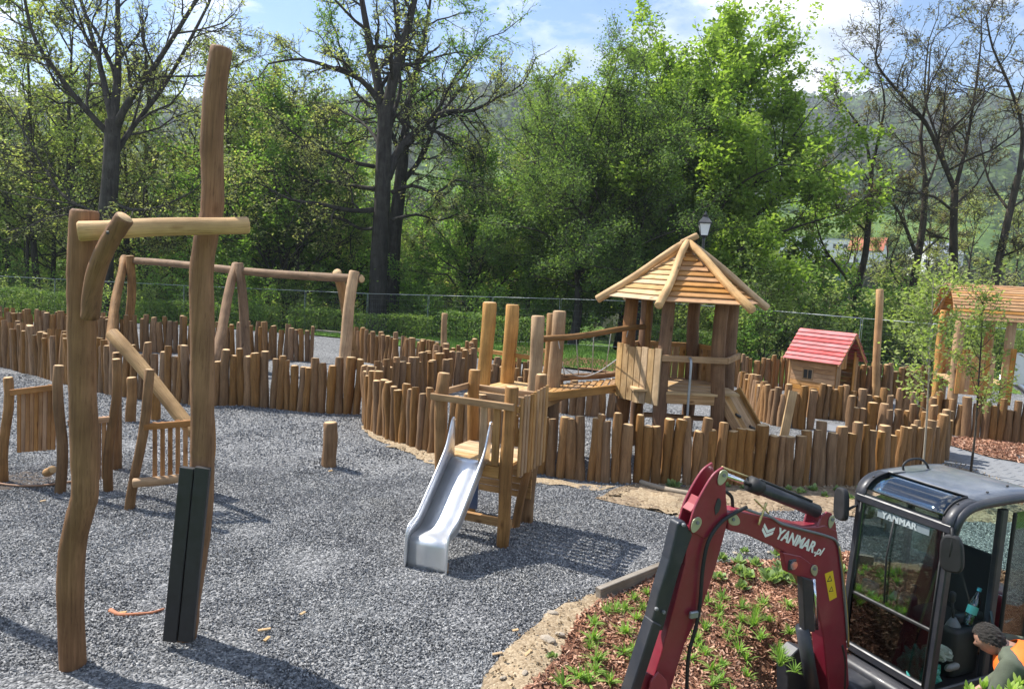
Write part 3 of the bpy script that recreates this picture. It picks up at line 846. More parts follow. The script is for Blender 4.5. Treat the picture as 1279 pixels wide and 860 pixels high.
# posts whose shadows fall into the picture, standing left of it
for (px, py, hh, lx) in ((-150, 712, 3.5, .1), (-190, 792, 3.3, -.1)):
    p = G(px, py)
    tag(log('log_post', None, (p.x, p.y, -.10), (p.x + lx, p.y, hh), .075, .07, .02), 'upright log post standing at the left of the tall log gateway', 'log post', 'posts left of the gateway')
# ------------------------------------------------------------------ tall log gateway
A0, B0 = G(91, 830), G(230, 796)
gate = thing('log_gateway', 'tall peeled-log gateway of two crooked posts with a crossbar and curved brace', 'climbing frame', (A0.x, A0.y, 0))
ya, yb = A0.y, B0.y
ca_ = [(91, 834), (88, 763), (91, 689), (100, 640), (106, 610), (106, 540), (102, 450), (101, 380), (103, 330), (106, 262)]
pa_ = [D(a, b, ya) for a, b in ca_]; pa_[0].z = -.12
log('post', gate, pa_[0], pa_[-1], .088, .092, via=pa_[1:-1], seed=21, sides=16, mats=LOGD)
cb_ = [(229, 799), (235, 760), (243, 700), (250, 640), (253, 577), (253, 540), (252, 406), (252, 340), (259, 291), (264, 265), (266, 227), (265, 175), (268, 115), (277, 59)]
pb_ = [D(a, b, yb) for a, b in cb_]; pb_[0].z = -.12
log('post', gate, pb_[0], pb_[-1], .094, .08, via=pb_[1:-1], seed=22, sides=16, mats=LOGD)
log('crossbar', gate, D(97, 289, ya - .175), D(311, 281, yb - .165), .068, .064, .008, seed=23, mats=LOGP, sides=16)
br = [D(a, b, d_) for a, b, d_ in ((156, 271, ya - .29), (141, 294, ya - .26), (126, 325, ya - .2), (116, 358, ya - .15), (112, 398, ya - .12))]
log('brace', gate, br[0], br[-1], .058, .060, via=br[1:-1], seed=24, mats=LOGD)
M_RUBBER = simple('black_recycled_plastic', (.026, .025, .027), .5, var=.15, nscale=14, bump=.25)
for (x0, x1, bx0, bx1) in ((225.5, 243.3, 204, 222), (244.3, 263, 223, 242)):
    t0, b0 = D((x0 + x1) / 2, 583.5, yb - .15), D((bx0 + bx1) / 2, 799, yb - .17)
    b0.z = max(b0.z, -.01)
    plank('guard_board', gate, b0, t0, (x1 - x0) / FPX * 5.6, .05, M_RUBBER, (0, -1, 0))
box('bolt', gate, D(141, 291, ya - .26) + Vector((0, -.06, 0)), (.02, .01, .02), M_BLACKM, bev=.002)
# ------------------------------------------------------------------ leaning log and slatted panels at the left
lb = thing('leaning_log', 'pale leaning log beam sloping down behind the slatted panels', 'log beam', (*G(146, 604)[:2], 0))
u0, u1 = D(139, 416, 10.0), D(258, 556, 9.25)
log('beam', lb, u0, u1, .092, .088, .012, seed=31, mats=LOGP, sides=14)
q = D(146, 440, 10.0); log('support_post', lb, (q.x, q.y, -.10), (q.x, q.y, q.z), .06, seed=32)
q = D(255, 556, 9.27); log('support_post', lb, (q.x, q.y, -.10), (q.x, q.y, q.z - .05), .06, seed=33)
def slat_panel(label, rail, slat_top, slat_bot, n, posts, low=None, sw=.052):
    t = thing('slatted_panel', label, 'slatted panel', (posts[0][0].x, posts[0][0].y, 0), 0, 'slatted panels of the gravel play area')
    for p0, p1, r in posts: log('post', t, p0, p1, r, r * .92, .03)
    plank('rail', t, rail[0], rail[1], .05, .075, M_SLAT)
    back = Vector((0, .05, 0))
    for i in range(n):
        f = (i + .5) / n
        a = slat_top[0].lerp(slat_top[1], f); b = slat_bot[0].lerp(slat_bot[1], f)
        plank('slat', t, b + back, a + back + Vector((0, 0, rnd.uniform(0, .02))), sw, .022, M_SLAT, (0, -1, 0))
    if low: log('beam', t, low[0], low[1], .055, .05, .008, mats=LOGF)
    return t
def gv(a, b): return Vector((*G(a, b)[:2], -.10))
y1 = 9.2
slat_panel('slatted panel with nine upright slats between two bent log posts', (D(14, 490, y1 - .05), D(72, 483, y1 - .13)), (D(18, 490, y1), D(68, 481, y1 - .1)), (D(18, 566, y1), D(66, 562, y1 - .1)), 9,
           [(gv(4, 601), D(10, 471, 9.25), .06), (gv(74, 614), D(74, 456, 9.0), .062)], (D(58, 590, y1 + .1), D(66, 586, y1 - .05)))
slat_panel('low slatted panel half hidden behind the crooked gateway post', (D(86, 528, 9.1), D(140, 523, 9.12)), (D(86, 524, 9.1), D(137, 522, 9.1)), (D(86, 603, 9.1), D(136, 598, 9.1)), 8, [(gv(136, 612), D(145, 448, 9.15), .058)])
slat_panel('tilted slatted panel on a bent leg behind the boarded pole', (D(180, 533, 8.5), D(262, 526, 8.75)), (D(186, 530, 8.5), D(262, 523, 8.75)), (D(186, 598, 8.5), D(262, 592, 8.75)), 8,
           [(gv(161, 637), D(187, 461, 8.55), .058), (gv(262, 620), D(262, 500, 8.8), .05)], (D(166, 603, 8.42), D(262, 592, 8.7)))
hz = pipe('pipe', None, [Vector((*G(a, b)[:2], .03)) for a, b in ((-30, 600), (10, 608), (50, 609), (90, 604), (120, 603))], .014, simple('rust_pipe', (.30, .17, .10), .7, nscale=20), 8, smooth_k=3)
tag(hz, 'thin rust-brown pipe lying on the ground by the slatted panel', 'pipe')
# ------------------------------------------------------------------ swing frame
sw = thing('swing_frame', 'long log swing frame on three pairs of crossed legs, without seats', 'swing frame', (*G(300, 470)[:2], 0))
bl, brr = D(152, 323, 23.0), D(452, 351, 17.0)
bl.z = brr.z = (bl.z + brr.z) / 2
log('beam', sw, bl, brr, .105, .10, .05, seed=41, sides=14, segs=12)
def onbeam(px):
    lo, hi = 0., 1.
    for _ in range(40):
        mm = (lo + hi) / 2
        if PX(bl.lerp(brr, mm))[0] < px: lo = mm
        else: hi = mm
    return bl.lerp(brr, lo)
for bx, feet in ((163, ((133, 446, 160), (162, 434, 167))), (302, ((259, 474, 299), (311, 464, 304))), (436, ((423, 492, 447), (449, 458, 417)))):
    for i, (fx, fy, tx_) in enumerate(feet):
        f = gv(fx, fy); c = onbeam(tx_)
        d = (c - f).normalized()
        side = Vector((.57, .82, 0)) * (.13 if (f - c).dot(Vector((.57, .82, 0))) > 0 else -.13)
        log('leg', sw, f, c + side + d * .17, .135, .118, .05, mats=LOGF if bx == 436 else None)
# ------------------------------------------------------------------ low slide tower
FR = Vector((*G(627, 681)[:2], 0))
ang = RAD(-24)
RV = Vector((math.cos(ang), math.sin(ang), 0)); BV = Vector((-math.sin(ang), math.cos(ang), 0))
TW, TD = .86, .86
FL = FR - RV * TW; RR = FR + BV * TD; RL = FL + BV * TD
Z = Vector((0, 0, 1))
st = thing('slide_tower', 'low wooden slide tower with a steel slide on the gravel', 'slide', FR)
log('post', st, FR - Z * .10, FR + Z * 1.80 + RV * .02, .072, .075, .012, seed=51)
log('post', st, FL - Z * .10, FL + Z * 1.86 + RV * .03, .078, .07, .03, seed=52)
log('post', st, RR - Z * .10 - RV * .06, RR + Z * 1.84 + RV * .01, .078, .07, .03, seed=53)
log('post', st, RL - Z * .10, RL + Z * 1.80 - RV * .02, .075, .07, .02, seed=54)
log('brace', st, RR - RV * .12 - BV * .25 - Z * .10, RR + Z * .95 - RV * .03 - BV * .06, .05, .05, .01, seed=55)
PZ = .90
for i in range(7):
    f = (i + .5) / 7
    plank('deck_board', st, FL + BV * (TD * f) + Z * PZ - RV * .02, FR + BV * (TD * f) + Z * PZ + RV * .02, TD / 7 - .008, .035, M_PLANKP)
fo = BV * -.085
plank('rail', st, FL + Z * 1.59 + fo - RV * .08, FR + Z * 1.59 + fo + RV * .09, .05, .075, M_PLANK)
plank('rail', st, RL + Z * 1.57 - fo, RR + Z * 1.57 - fo, .045, .07, M_PLANK)
plank('rail', st, FL + Z * 1.60 - RV * .08, RL + Z * 1.60 - RV * .08, .045, .07, M_PLANK)
plank('rail', st, FR + Z * 1.55 + RV * .09, RR + Z * 1.55 + RV * .09, .04, .07, M_PLANK)
for i in range(9):
    f = (i + .6) / 9.4
    a = FR.lerp(RR, f) + RV * .125
    plank('slat', st, a + Z * (.80 - .015 * (i % 2)), a + Z * (1.66 + .05 * f + rnd.uniform(0, .03)), .062, .022, M_PLANK, (RV.x, RV.y, 0))
for i in range(6):                                     # boarded wall below the deck
    plank('wall_board', st, RL + Z * (.36 + .085 * i) - BV * .08, RR + Z * (.36 + .085 * i) - BV * .08, .025, .078, M_PLANK)
plank('wall_board', st, FL + RV * .08 + Z * (PZ - .08), FR - RV * .08 + Z * (PZ - .08), .04, .13, M_PLANK)
for i in range(2):
    a = FR - RV * (.13 + .16 * i) + fo * .3
    plank('slat', st, a + Z * .9, a + Z * 1.58, .09, .022, M_PLANK, (-BV.x, -BV.y, 0))
plank('beam', st, FL + BV * .25 + Z * .16, FR + BV * .22 + Z * .18, .06, .10, M_PLANK)
M_BLUE = simple('blue_panel', (.06, .10, .20), .5, nscale=6)
box('blue_panel', st, (0, 0, 0), (.16, .03, .36), M_BLUE, Matrix.Translation(FL + RV * .30 + BV * .30 + Z * .42) @ Matrix.Rotation(ang, 4, 'Z'), .006)
# the steel slide
SM = Matrix.Translation(FL + RV * (TW * .5 - .02) + Z * 0) @ Matrix(((-RV.x, -BV.x, 0, 0), (-RV.y, -BV.y, 0, 0), (0, 0, 1, 0), (0, 0, 0, 1)))
SM = SM @ Matrix.Rotation(RAD(5), 4, 'Z') @ Matrix.Diagonal((1, .86, 1, 1))
# local: x across, y forward (away from tower), z up
path = [(-.06, .915), (.04, .915), (.12, .885), (.25, .79), (.70, .475), (.84, .385), (.94, .345), (1.06, .335), (1.14, .325), (1.19, .285), (1.205, .22), (1.215, .0)]
path = [(p.x, p.y) for p in smooth_chain([Vector((a, b, 0)) for a, b in path], 3)]
HWD = .215
V, F = [], []
for (yy, zz) in path: V += [(-HWD, yy, zz), (HWD, yy, zz)]
for i in range(len(path) - 1): F.append((2 * i, 2 * i + 1, 2 * i + 3, 2 * i + 2))
me = py_mesh('chute', V, F, None, True)
sl = obj('chute', me, st, SM, M_STEEL)
so = sl.modifiers.new('thickness', 'SOLIDIFY'); so.thickness = .006
tops = [(-.06, 1.34), (.02, 1.36), (.10, 1.22), (.24, 1.02), (.70, .68), (.86, .565), (.98, .49), (1.10, .455), (1.18, .43), (1.225, .36), (1.24, .24), (1.245, .0)]
tops = [(p.x, p.y) for p in smooth_chain([Vector((a, b, 0)) for a, b in tops], 3)]
for s in (-1, 1):
    V, F = [], []
    for (a, b), (c, d) in zip(path, tops): V += [(s * HWD, a, b), (s * (HWD + .012), c, d)]
    for i in range(len(path) - 1): F.append((2 * i, 2 * i + 1, 2 * i + 3, 2 * i + 2))
    w_ = obj('side_wall', py_mesh('side_wall', V, F, None, True), st, SM, M_STEEL)
    so = w_.modifiers.new('thickness', 'SOLIDIFY'); so.thickness = .006
    rl = pipe('side_rail', st, [(s * (HWD + .014), a, b) for a, b in tops], .013, M_STEEL, 8, SM)
plank('slide_foot', st, SM @ Vector((-HWD + .01, 1.19, .0)), SM @ Vector((-HWD + .01, 1.19, .12)), .05, .02, M_PLANK)
plank('slide_foot', st, SM @ Vector((HWD - .01, 1.19, .0)), SM @ Vector((HWD - .01, 1.19, .12)), .05, .02, M_PLANK)
# ------------------------------------------------------------------ platform with tall posts
PZ = 1.12
def gz(a, b, z): return Vector(G(a, b, z))
d0, d1, d2, d3 = gz(590, 486, PZ), gz(636, 476, PZ), gz(704, 487, PZ), gz(678, 498, PZ)
pt = thing('post_platform', 'open wooden platform with five tall square posts at the end of the bridge', 'play platform', (d0.x, d0.y, 0))
n = 9
for i in range(n):
    f = (i + .5) / n
    a, b = d0.lerp(d3, f), d1.lerp(d2, f)
    plank('deck_board', pt, a, b, (d3 - d0).length / n - .008, .04, M_PLANKP)
for a, b in ((d0, d3), (d3, d2), (d0, d1), (d1, d2)):
    dr = (b - a).normalized(); off = Vector((dr.y, -dr.x, 0)) * .03
    if (b - a).cross(Vector((0, 0, 1))).dot((d0 + d2) / 2 - a) > 0: off = -off
    plank('edge_beam', pt, a + off - Z * .075, b + off - Z * .075, .05, .13, M_PLANK)
for px, py, top, w, dep in ((602, 484, 377, .235, .12), (633, 479, 380, .24, .12), (664, 495, 394, .215, .15), (691, 488, 388, .225, .14), (681, 481, 391, .16, .13)):
    p = gz(px, py, PZ); zt = ZT(top, p)
    lean = Vector((.06 if px == 602 else .03, 0, 0))
    log('post', pt, (p.x, p.y, -.10), Vector((p.x, p.y, zt)) + lean, w / 2, w / 2 * .95, .02, mats=LOGF)
plank('rail', pt, gz(600, 436, 1.62) + Vector((-.03, -.12, 0)), gz(668, 446, 1.62) + Vector((0, -.13, 0)), .045, .07, M_PLANK)
plank('rail', pt, gz(672, 437, 1.66), gz(694, 440, 1.66), .045, .07, M_PLANK)
plank('rail', pt, d0 + Z * -.26 + Vector((.2, -.06, 0)), d3 + Z * -.30 + Vector((-.02, -.05, 0)), .04, .09, M_PLANK)
# ------------------------------------------------------------------ suspension bridge
PC = Vector((*G(838, 570)[:2], 0))
def hexv(i, r, z): 
    a = RAD(183 + 60 * i); return PC + Vector((r * math.cos(a), r * math.sin(a), z))
sb = thing('rope_bridge', 'wooden walkway with a log handrail and ropes between platform and roofed tower', 'bridge', (d2.x, d2.y, PZ))
ra, rb = D(676, 423, (d3.y + d2.y) / 2 - .1), hexv(0, 1.0, 0); rb = D(806, 408, rb.y - .12)
log('handrail', sb, ra, rb, .05, .045, .025, seed=61)
f0, f1 = D(668, 497, d3.y - .06), D(768, 485, PC.y - .35)
plank('side_beam', sb, f0, f1, .06, .13, M_PLANK)
g0, g1 = D(690, 474, d2.y + .25), D(772, 466, PC.y + .55)
log('side_beam', sb, g0, g1, .06, .055, .02, seed=62)
for i in range(10):
    f = (i + .5) / 10
    plank('tread', sb, f0.lerp(f1, f) + Z * .05, g0.lerp(g1, f) - Z * .1, .085, .03, M_PLANK)
for i in range(5):
    f = .15 + .17 * i
    pipe('rope', sb, [ra.lerp(rb, f), g0.lerp(g1, min(1, f * 1.2)) + Z * .03], .008, M_ROPE, 6)
pts = [d2 + Z * .42 + Vector((-.1, 0, 0)), d2.lerp(g1, .25) + Z * .16, d2.lerp(g1, .6) + Z * .13, g1 + Z * .28]
pipe('rope', sb, pts, .011, M_ROPE, 6, smooth_k=5)
# ------------------------------------------------------------------ hexagonal roofed tower
pv_ = thing('roofed_tower', 'hexagonal wooden play tower with a six-sided board roof and climbing ramp', 'play tower', PC)
DK, EV, AP = 1.24, 2.68, 3.54
for i in range(6):
    v = hexv(i, .93, 0)
    ln = (PC - v).normalized() * .07
    log('post', pv_, v - Z * .10, v + ln + Z * (EV + .06), .118, .108, .03, seed=70 + i, mats=LOGD)
log('post', pv_, hexv(0, .93, .3) + Vector((.27, -.1, 0)), hexv(0, .86, EV + .05) + Vector((.27, -.1, 0)), .05, .045, .05, seed=77)
# deck
N_ = 12
for i in range(N_):
    yy = -.9 + 1.8 * (i + .5) / N_
    w_ = .93 * min(1.0, (1.73 - abs(yy) / .93) / 1.73 * 1.72) if abs(yy) < .8 else .5
    plank('deck_board', pv_, PC + Vector((-w_ * .92, yy, DK)), PC + Vector((w_ * .92, yy, DK)), 1.8 / N_ - .008, .04, M_PLANKP)
for i in range(6):
    a, b = hexv(i, .98, DK - .09), hexv(i + 1, .98, DK - .09)
    plank('floor_beam', pv_, a, b, .05, .15, M_PLANK)
# walls
def slat_wall(i, z0, z1, n, mat, inset=1.06):
    a, b = hexv(i, inset, 0), hexv(i + 1, inset, 0)
    nrm = ((a + b) / 2 - PC).normalized()
    for k in range(n):
        p = a.lerp(b, (k + .5) / n)
        plank('slat', pv_, p + Z * (z0 + rnd.uniform(-.02, .02)), p + Z * (z1 + rnd.uniform(-.02, .02)), (b - a).length / n - .012, .026, mat, nrm)
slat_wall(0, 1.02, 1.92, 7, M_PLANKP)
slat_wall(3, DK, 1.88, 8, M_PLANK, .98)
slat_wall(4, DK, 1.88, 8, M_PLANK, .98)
for i in (1, 2):
    plank('rail', pv_, hexv(i, 1.04, 1.80), hexv(i + 1, 1.04, 1.80), .05, .10, M_PLANK)
for i in (3, 4, 5): plank('rail', pv_, hexv(i, .99, 1.86), hexv(i + 1, .99, 1.86), .05, .08, M_PLANK)
# low seats under the deck
for k, z_ in enumerate((.5, .74)):
    plank('shelf', pv_, PC + Vector((-.55, -.35 + .2 * k, z_)), PC + Vector((.6, -.45 + .2 * k, z_)), .16, .06, M_PLANK)
# roof
for i in range(6):
    a, b = hexv(i, 1.28, EV), hexv(i + 1, 1.28, EV); ap = PC + Z * (AP - .02)
    nrm = (b - a).cross(ap - a).normalized()
    if nrm.z < 0: nrm = -nrm
    n = 10
    for k in range(n):
        f0_, f1_ = k / n, (k + 1) / n
        fm = (f0_ + f1_) / 2 * .97
        l, r_ = a.lerp(ap, fm), b.lerp(ap, fm)
        if (r_ - l).length < .1: continue
        ww = ((a + b) / 2 - ap).length / n
        tilt = nrm + ((a + b) / 2 - ap).normalized() * -.20
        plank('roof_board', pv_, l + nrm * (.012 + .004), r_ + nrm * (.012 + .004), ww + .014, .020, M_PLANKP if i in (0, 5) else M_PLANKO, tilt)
    e = hexv(i, 1.46, EV - .10)
    log('rafter', pv_, e + Z * .05, PC + Z * (AP + .10) + (e - PC).normalized() * .03 * 1 + Vector((.0, 0, 0)), .068, .058, .02, seed=80 + i, mats=LOGP)
e = hexv(0, 1.0, 0); dd = (PC - e).normalized()
log('ridge_log', pv_, PC + Z * (AP + .10) - dd * .1, PC + Z * (AP + .24) + dd * .16, .058, .055, .0, seed=90, mats=LOGP)
# steel pole
s0 = hexv(1, 1.0, 0).lerp(hexv(2, 1.0, 0), .42)
nf = (s0 - PC).normalized()
pipe('fire_pole', pv_, [s0 + Z * 1.80, s0 + nf * .12 + Z * 1.82, s0 + nf * .20 + Z * 1.72, s0 + nf * .21 + Z * 1.2, s0 + nf * .24 + Z * .6, s0 + nf * .25 + Z * -.02], .02, M_GALV, 10, smooth_k=4)
# climbing ramp
e0, e1 = hexv(2, .98, DK - .03), hexv(3, .98, DK - .03)
rc_ = (e0 + e1) / 2; wd_ = Vector((.67, .74, 0)); e0, e1 = rc_ - wd_ * .36, rc_ + wd_ * .36
on = Vector(((e1 - e0).y, -(e1 - e0).x, 0)).normalized()
if on.dot((e0 + e1) / 2 - PC) < 0: on = -on
on = Vector((.74, -.67, 0)).normalized()
dn = on * .88 - Z * (DK - .06)
for i in range(6):
    f0_ = (i + .5) / 6
    p = e0.lerp(e1, f0_)
    plank('ramp_board', pv_, p, p + dn, (e1 - e0).length / 6 - .004, .03, M_PLANK, (0, 0, 1))
for p in (e0, e1):
    plank('ramp_cheek', pv_, p + Z * .04, p + dn + Z * .04, .035, .14, M_PLANK, (0, 0, 1))
M_GRIP = simple('dark_grip', (.05, .045, .04), .6, nscale=20)
dnn = dn.normalized(); up_r = (e1 - e0).cross(dn).normalized(); up_r = up_r if up_r.z > 0 else -up_r
for f, g in ((.28, .35), (.45, .68), (.62, .3), (.78, .6)):
    c = e0.lerp(e1, g) + dn * f + up_r * .035
    plank('grip', pv_, c - (e1 - e0).normalized() * .05 - dnn * .03, c + (e1 - e0).normalized() * .05 + dnn * .03, .045, .035, M_GRIP, up_r, .012)
lp = gv(984, 545); 
o = plank('leaning_board', None, Vector((lp.x - .08, lp.y, .0)), Vector((lp.x + .06, lp.y + .1, .92)), .17, .05, M_PLANKP, (0, -1, 0))
tag(o, 'pale upright board standing among the logs beside the ramp', 'board')
# ------------------------------------------------------------------ red-roofed playhouse
h0, h1 = D(1002, 409, 20.4), D(1068, 418, 19.3)
h0.z = h1.z = (h0.z + h1.z) / 2
hd = (h1 - h0).normalized(); hn = Vector((hd.y, -hd.x, 0))
if hn.y > 0: hn = -hn
HL = (h1 - h0).length; HR = h0.z
rh = thing('red_playhouse', 'small wooden playhouse with a red plank roof', 'playhouse', ((h0 + h1) / 2 - Z * HR))
ws, eh = .62, HR - .72
for s in (1, -1):
    for k in range(8):
        f = (k + .5) / 8
        nr = (hn * s * .72 + Z * .75)
        c = hn * s * (.78 * f) - Z * (.80 * f) + nr * .02
        plank('roof_board', rh, h0 + c - hd * .05, h1 + c + hd * .05, 1.117 / 8 + .008, .022, M_REDP, nr - (hn * s - Z) * .16)
c0, c1 = h0 - Z * HR + hd * .12, h1 - Z * HR - hd * .12
for s in (1, -1):
    for k in range(9):
        z_ = .06 + k * (eh) / 9
        plank('wall_board', rh, c0 + hn * s * ws + Z * z_, c1 + hn * s * ws + Z * z_, .03, eh / 9 - .006, M_PLANKO)
for e in (c0, c1):
    sgn = hd if e is c1 else -hd
    for k in range(9):
        if e is c1 and k in (2, 3, 4): continue
        f = (k + .5) / 9 * 2 - 1
        zt = eh + (1 - abs(f)) * .66
        z0_ = .9 if (e is c1 and k in (5, 6)) else .02
        plank('wall_board', rh, e + hn * (f * ws) + Z * z0_, e + hn * (f * ws) + Z * zt, 2 * ws / 9 - .008, .03, M_PLANKO, sgn)
    log('gable_post', rh, e + sgn * .05 + hn * (ws - .05), e + sgn * .05 + hn * (ws - .05) + Z * eh, .05, mats=LOGF)
    for s in (1, -1): plank('barge_board', rh, e + sgn * .14 + hn * s * .8 + Z * (HR - .84), e + sgn * .14 + Z * (HR - .03), .03, .09, M_PLANKO)
wf = thing  # window frame on the front wall
wc = c0.lerp(c1, .40) + hn * (ws + .022) + Z * (eh * .62)
for a, b in ((-1, 0), (1, 0)): plank('window_frame', rh, wc + hd * a * .13 - Z * .13, wc + hd * a * .13 + Z * .13, .03, .03, M_PLANK, hn)
for b in (-1, 1): plank('window_frame', rh, wc - hd * .145 + Z * b * .13, wc + hd * .145 + Z * b * .13, .03, .03, M_PLANK)
plank('window_bar', rh, wc - Z * .12, wc + Z * .12, .02, .02, M_PLANK, hn)
box('opening_dark_panel', rh, (0, 0, 0), (.24, .012, .24), simple('opening_shade', (.03, .025, .02), .9), Matrix.Translation(wc - hn * .004) @ Matrix.Rotation(math.atan2(hd.y, hd.x), 4, 'Z'), 0)  # dark panel on the boards paints the shaded inside of an opening
# ------------------------------------------------------------------ playhouse with curved slat roof
r0, r1 = D(1187, 353, 16.6), D(1300, 360, 16.1)
r0.z = r1.z = (r0.z + r1.z) / 2
rd = (r1 - r0).normalized(); rn = Vector((rd.y, -rd.x, 0))
if rn.y > 0: rn = -rn
ch_ = thing('slat_roof_playhouse', 'raised wooden playhouse with a curved slat roof and a slide', 'playhouse', (r0.x, r0.y, 0))
KR = 14
for s in (1, -1):
    for k in range(KR):
        f = (k + .5) / KR
        an = RAD(12 + 62 * f)
        rad = 1.05
        c = rn * s * (rad * math.sin(an) - .12) + Z * (rad * math.cos(an) - 1.03)
        nr = rn * s * math.sin(an) + Z * math.cos(an)
        tl = nr + (rn * s * math.cos(an) - Z * math.sin(an)) * -.17
        plank('roof_slat', ch_, r0 + c - rd * .08, r1 + c + rd * .1, .108, .024, M_PLANKO, tl)
for e in (r0 + rd * .06, r1 - rd * .1):
    for s in (1, -1):
        cv = []
        for k in range(7):
            an = RAD(4 + 70 * k / 6)
            cv.append(e + rn * s * (1.0 * math.sin(an) - .10) + Z * (1.0 * math.cos(an) - 1.05))
        pipe('roof_rib', ch_, cv, .035, M_PLANKO, 6)
for (t, s) in ((.07, 1), (.07, -1), (.62, 1), (.62, -1)):
    b = r0.lerp(r1, t) + rn * s * .68; b.z = 0
    log('post', ch_, b - Z * .10, b + Z * (r0.z - .62), .10, .095, .015, mats=LOGF)
dk = 1.15
for k in range(10):
    f = (k + .5) / 10 * 2 - 1
    a = r0.lerp(r1, .03) + rn * (.72 * f); b = r0.lerp(r1, .68) + rn * (.72 * f); a.z = b.z = dk
    plank('deck_board', ch_, a, b, .135, .04, M_PLANKP)
for s in (1, -1):
    for k in range(8):
        f = .07 + .40 * (k + .5) / 8
        b = r0.lerp(r1, f) + rn * s * .80; b.z = 0
        plank('slat', ch_, b + Z * .9, b + Z * (1.75 + rnd.uniform(-.02, .02)), .095, .025, M_PLANKO, rn)
for k in range(2):
    b = r0.lerp(r1, .585 + .06 * k) + rn * .82; b.z = 0
    plank('slat', ch_, b + Z * .75, b + Z * 1.95, .12, .03, M_PLANKO, rn)
# its steel slide, running to the right
sa0 = r0.lerp(r1, .68) + rn * .2; sa0.z = dk
V, F = [], []
prof = [(0, 0), (.2, -.03), (.5, -.25), (1.3, -.85), (1.6, -.98), (2.0, -1.0)]
for a, b in prof: 
    for w_, hh in ((-.24, .16), (-.24, 0), (.24, 0), (.24, .16)): V.append(sa0 + rd * a + rn * w_ + Z * (b + hh))
for i in range(len(prof) - 1):
    for j in range(3): F.append((4 * i + j, 4 * i + j + 1, 4 * i + j + 5, 4 * i + j + 4))
sl2 = obj('slide', py_mesh('slide', V, F, None, True), ch_, None, M_STEEL)
sl2.modifiers.new('thickness', 'SOLIDIFY').thickness = .006
hp = [sa0 + rn * .26 + Z * 0, sa0 + rn * .26 + Z * .55 - rd * .02, sa0 + rn * .26 + Z * .68 + rd * .12, sa0 + rn * .26 + Z * .6 + rd * .28, sa0 + rn * .26 + rd * .42 + Z * .06]
cheek = obj('slide_cheek', py_mesh('slide_cheek', [p + rn * o_ for o_ in (-.008, .008) for p in hp], [(0, 1, 2, 3, 4), (9, 8, 7, 6, 5)] + [(i, (i + 1) % 5, (i + 1) % 5 + 5, i + 5) for i in range(5)]), ch_, None, M_STEEL)
pipe('slide_arch', ch_, hp, .02, M_STEEL, 8, smooth_k=3)
# ------------------------------------------------------------------ street lamp
lp = D(880, 285, 20.5); lx, ly, lz = lp
gz0 = zg1(lx, ly)
la = thing('street_lamp', 'black lantern street lamp rising behind the roofed tower', 'street lamp', (lx, ly, gz0))
M_LAMPG = simple('frosted_lamp_glass', (.72, .74, .74), .35, var=.03)
zb = lz - .22
pipe('pole', la, [(lx, ly, gz0), (lx, ly, gz0 + .5), (lx, ly, gz0 + .55), (lx, ly, zb - .1), (lx, ly, zb)], [.085, .08, .05, .038, .045], M_BLACKM, 12)
def frust(name, z0, z1, r0_, r1_, mat, s=4, rot=RAD(35)):
    V = [(r0_ * math.cos(rot + 6.2832 * k / s), r0_ * math.sin(rot + 6.2832 * k / s), z0) for k in range(s)] + [(r1_ * math.cos(rot + 6.2832 * k / s), r1_ * math.sin(rot + 6.2832 * k / s), z1) for k in range(s)]
    F = [tuple(range(s - 1, -1, -1)), tuple(range(s, 2 * s))] + [(k, (k + 1) % s, (k + 1) % s + s, k + s) for k in range(s)]
    return obj(name, py_mesh(name, V, F), la, Matrix.Translation((lx, ly, 0)), mat)
frust('lantern_base', zb - .02, zb + .03, .10, .13, M_BLACKM)
frust('lantern_glass', zb + .03, zb + .34, .135, .215, M_LAMPG)
frust('lantern_rim', zb + .34, zb + .375, .26, .26, M_BLACKM)
frust('lantern_roof', zb + .375, zb + .52, .25, .10, simple('lamp_roof', (.08, .08, .085), .35))
frust('lantern_cap', zb + .52, zb + .58, .07, .085, M_BLACKM, 8)
frust('finial', zb + .58, zb + .68, .05, .012, M_BLACKM, 8)
for k in range(4):
    an = RAD(35) + k * math.pi / 2
    pipe('lantern_bar', la, [(lx + .137 * math.cos(an), ly + .137 * math.sin(an), zb + .02), (lx + .218 * math.cos(an), ly + .218 * math.sin(an), zb + .35)], .012, M_BLACKM, 6)
# ------------------------------------------------------------------ mobile construction fence
def fence_panel(a, b, lab):
    t = thing('fence_panel', lab, 'fence', (a.x, a.y, a.z), 0, 'wire fence panels behind the playground')
    h = 2.0
    A, B = a.lerp(b, .01), a.lerp(b, .99)
    pipe('frame', t, [A, A + Z * h, B + Z * h, B], .016, M_GALV, 6)
    pipe('frame', t, [A + Z * .12, B + Z * .12], .014, M_GALV, 6)
    V, F = [], []
    def wire(p, q, r):
        d = (q - p).normalized(); u = Vector((0, 0, 1)) if abs(d.z) < .9 else Vector((0, 1, 0))
        x_ = d.cross(u).normalized() * r; y_ = d.cross(x_).normalized() * r
        n0 = len(V)
        for c in (p, q): V.extend([c + x_, c - x_ * .5 + y_ * .87, c - x_ * .5 - y_ * .87])
        for k in range(3): F.append((n0 + k, n0 + (k + 1) % 3, n0 + 3 + (k + 1) % 3, n0 + 3 + k))
    for k in range(1, 28): wire(A.lerp(B, k / 28) + Z * .12, A.lerp(B, k / 28) + Z * h, .0016)
    for k in range(1, 8): wire(A + Z * (.12 + k * .235), B + Z * (.12 + k * .235), .002)
    obj('wire_mesh', py_mesh('wire_mesh', V, F), t, None, M_WIRE)
    for p in (A, B): box('foot_block', t, p + Z * .06, (.24, .6, .12), simple('fence_foot', (.12, .12, .12), .9), bev=.02)
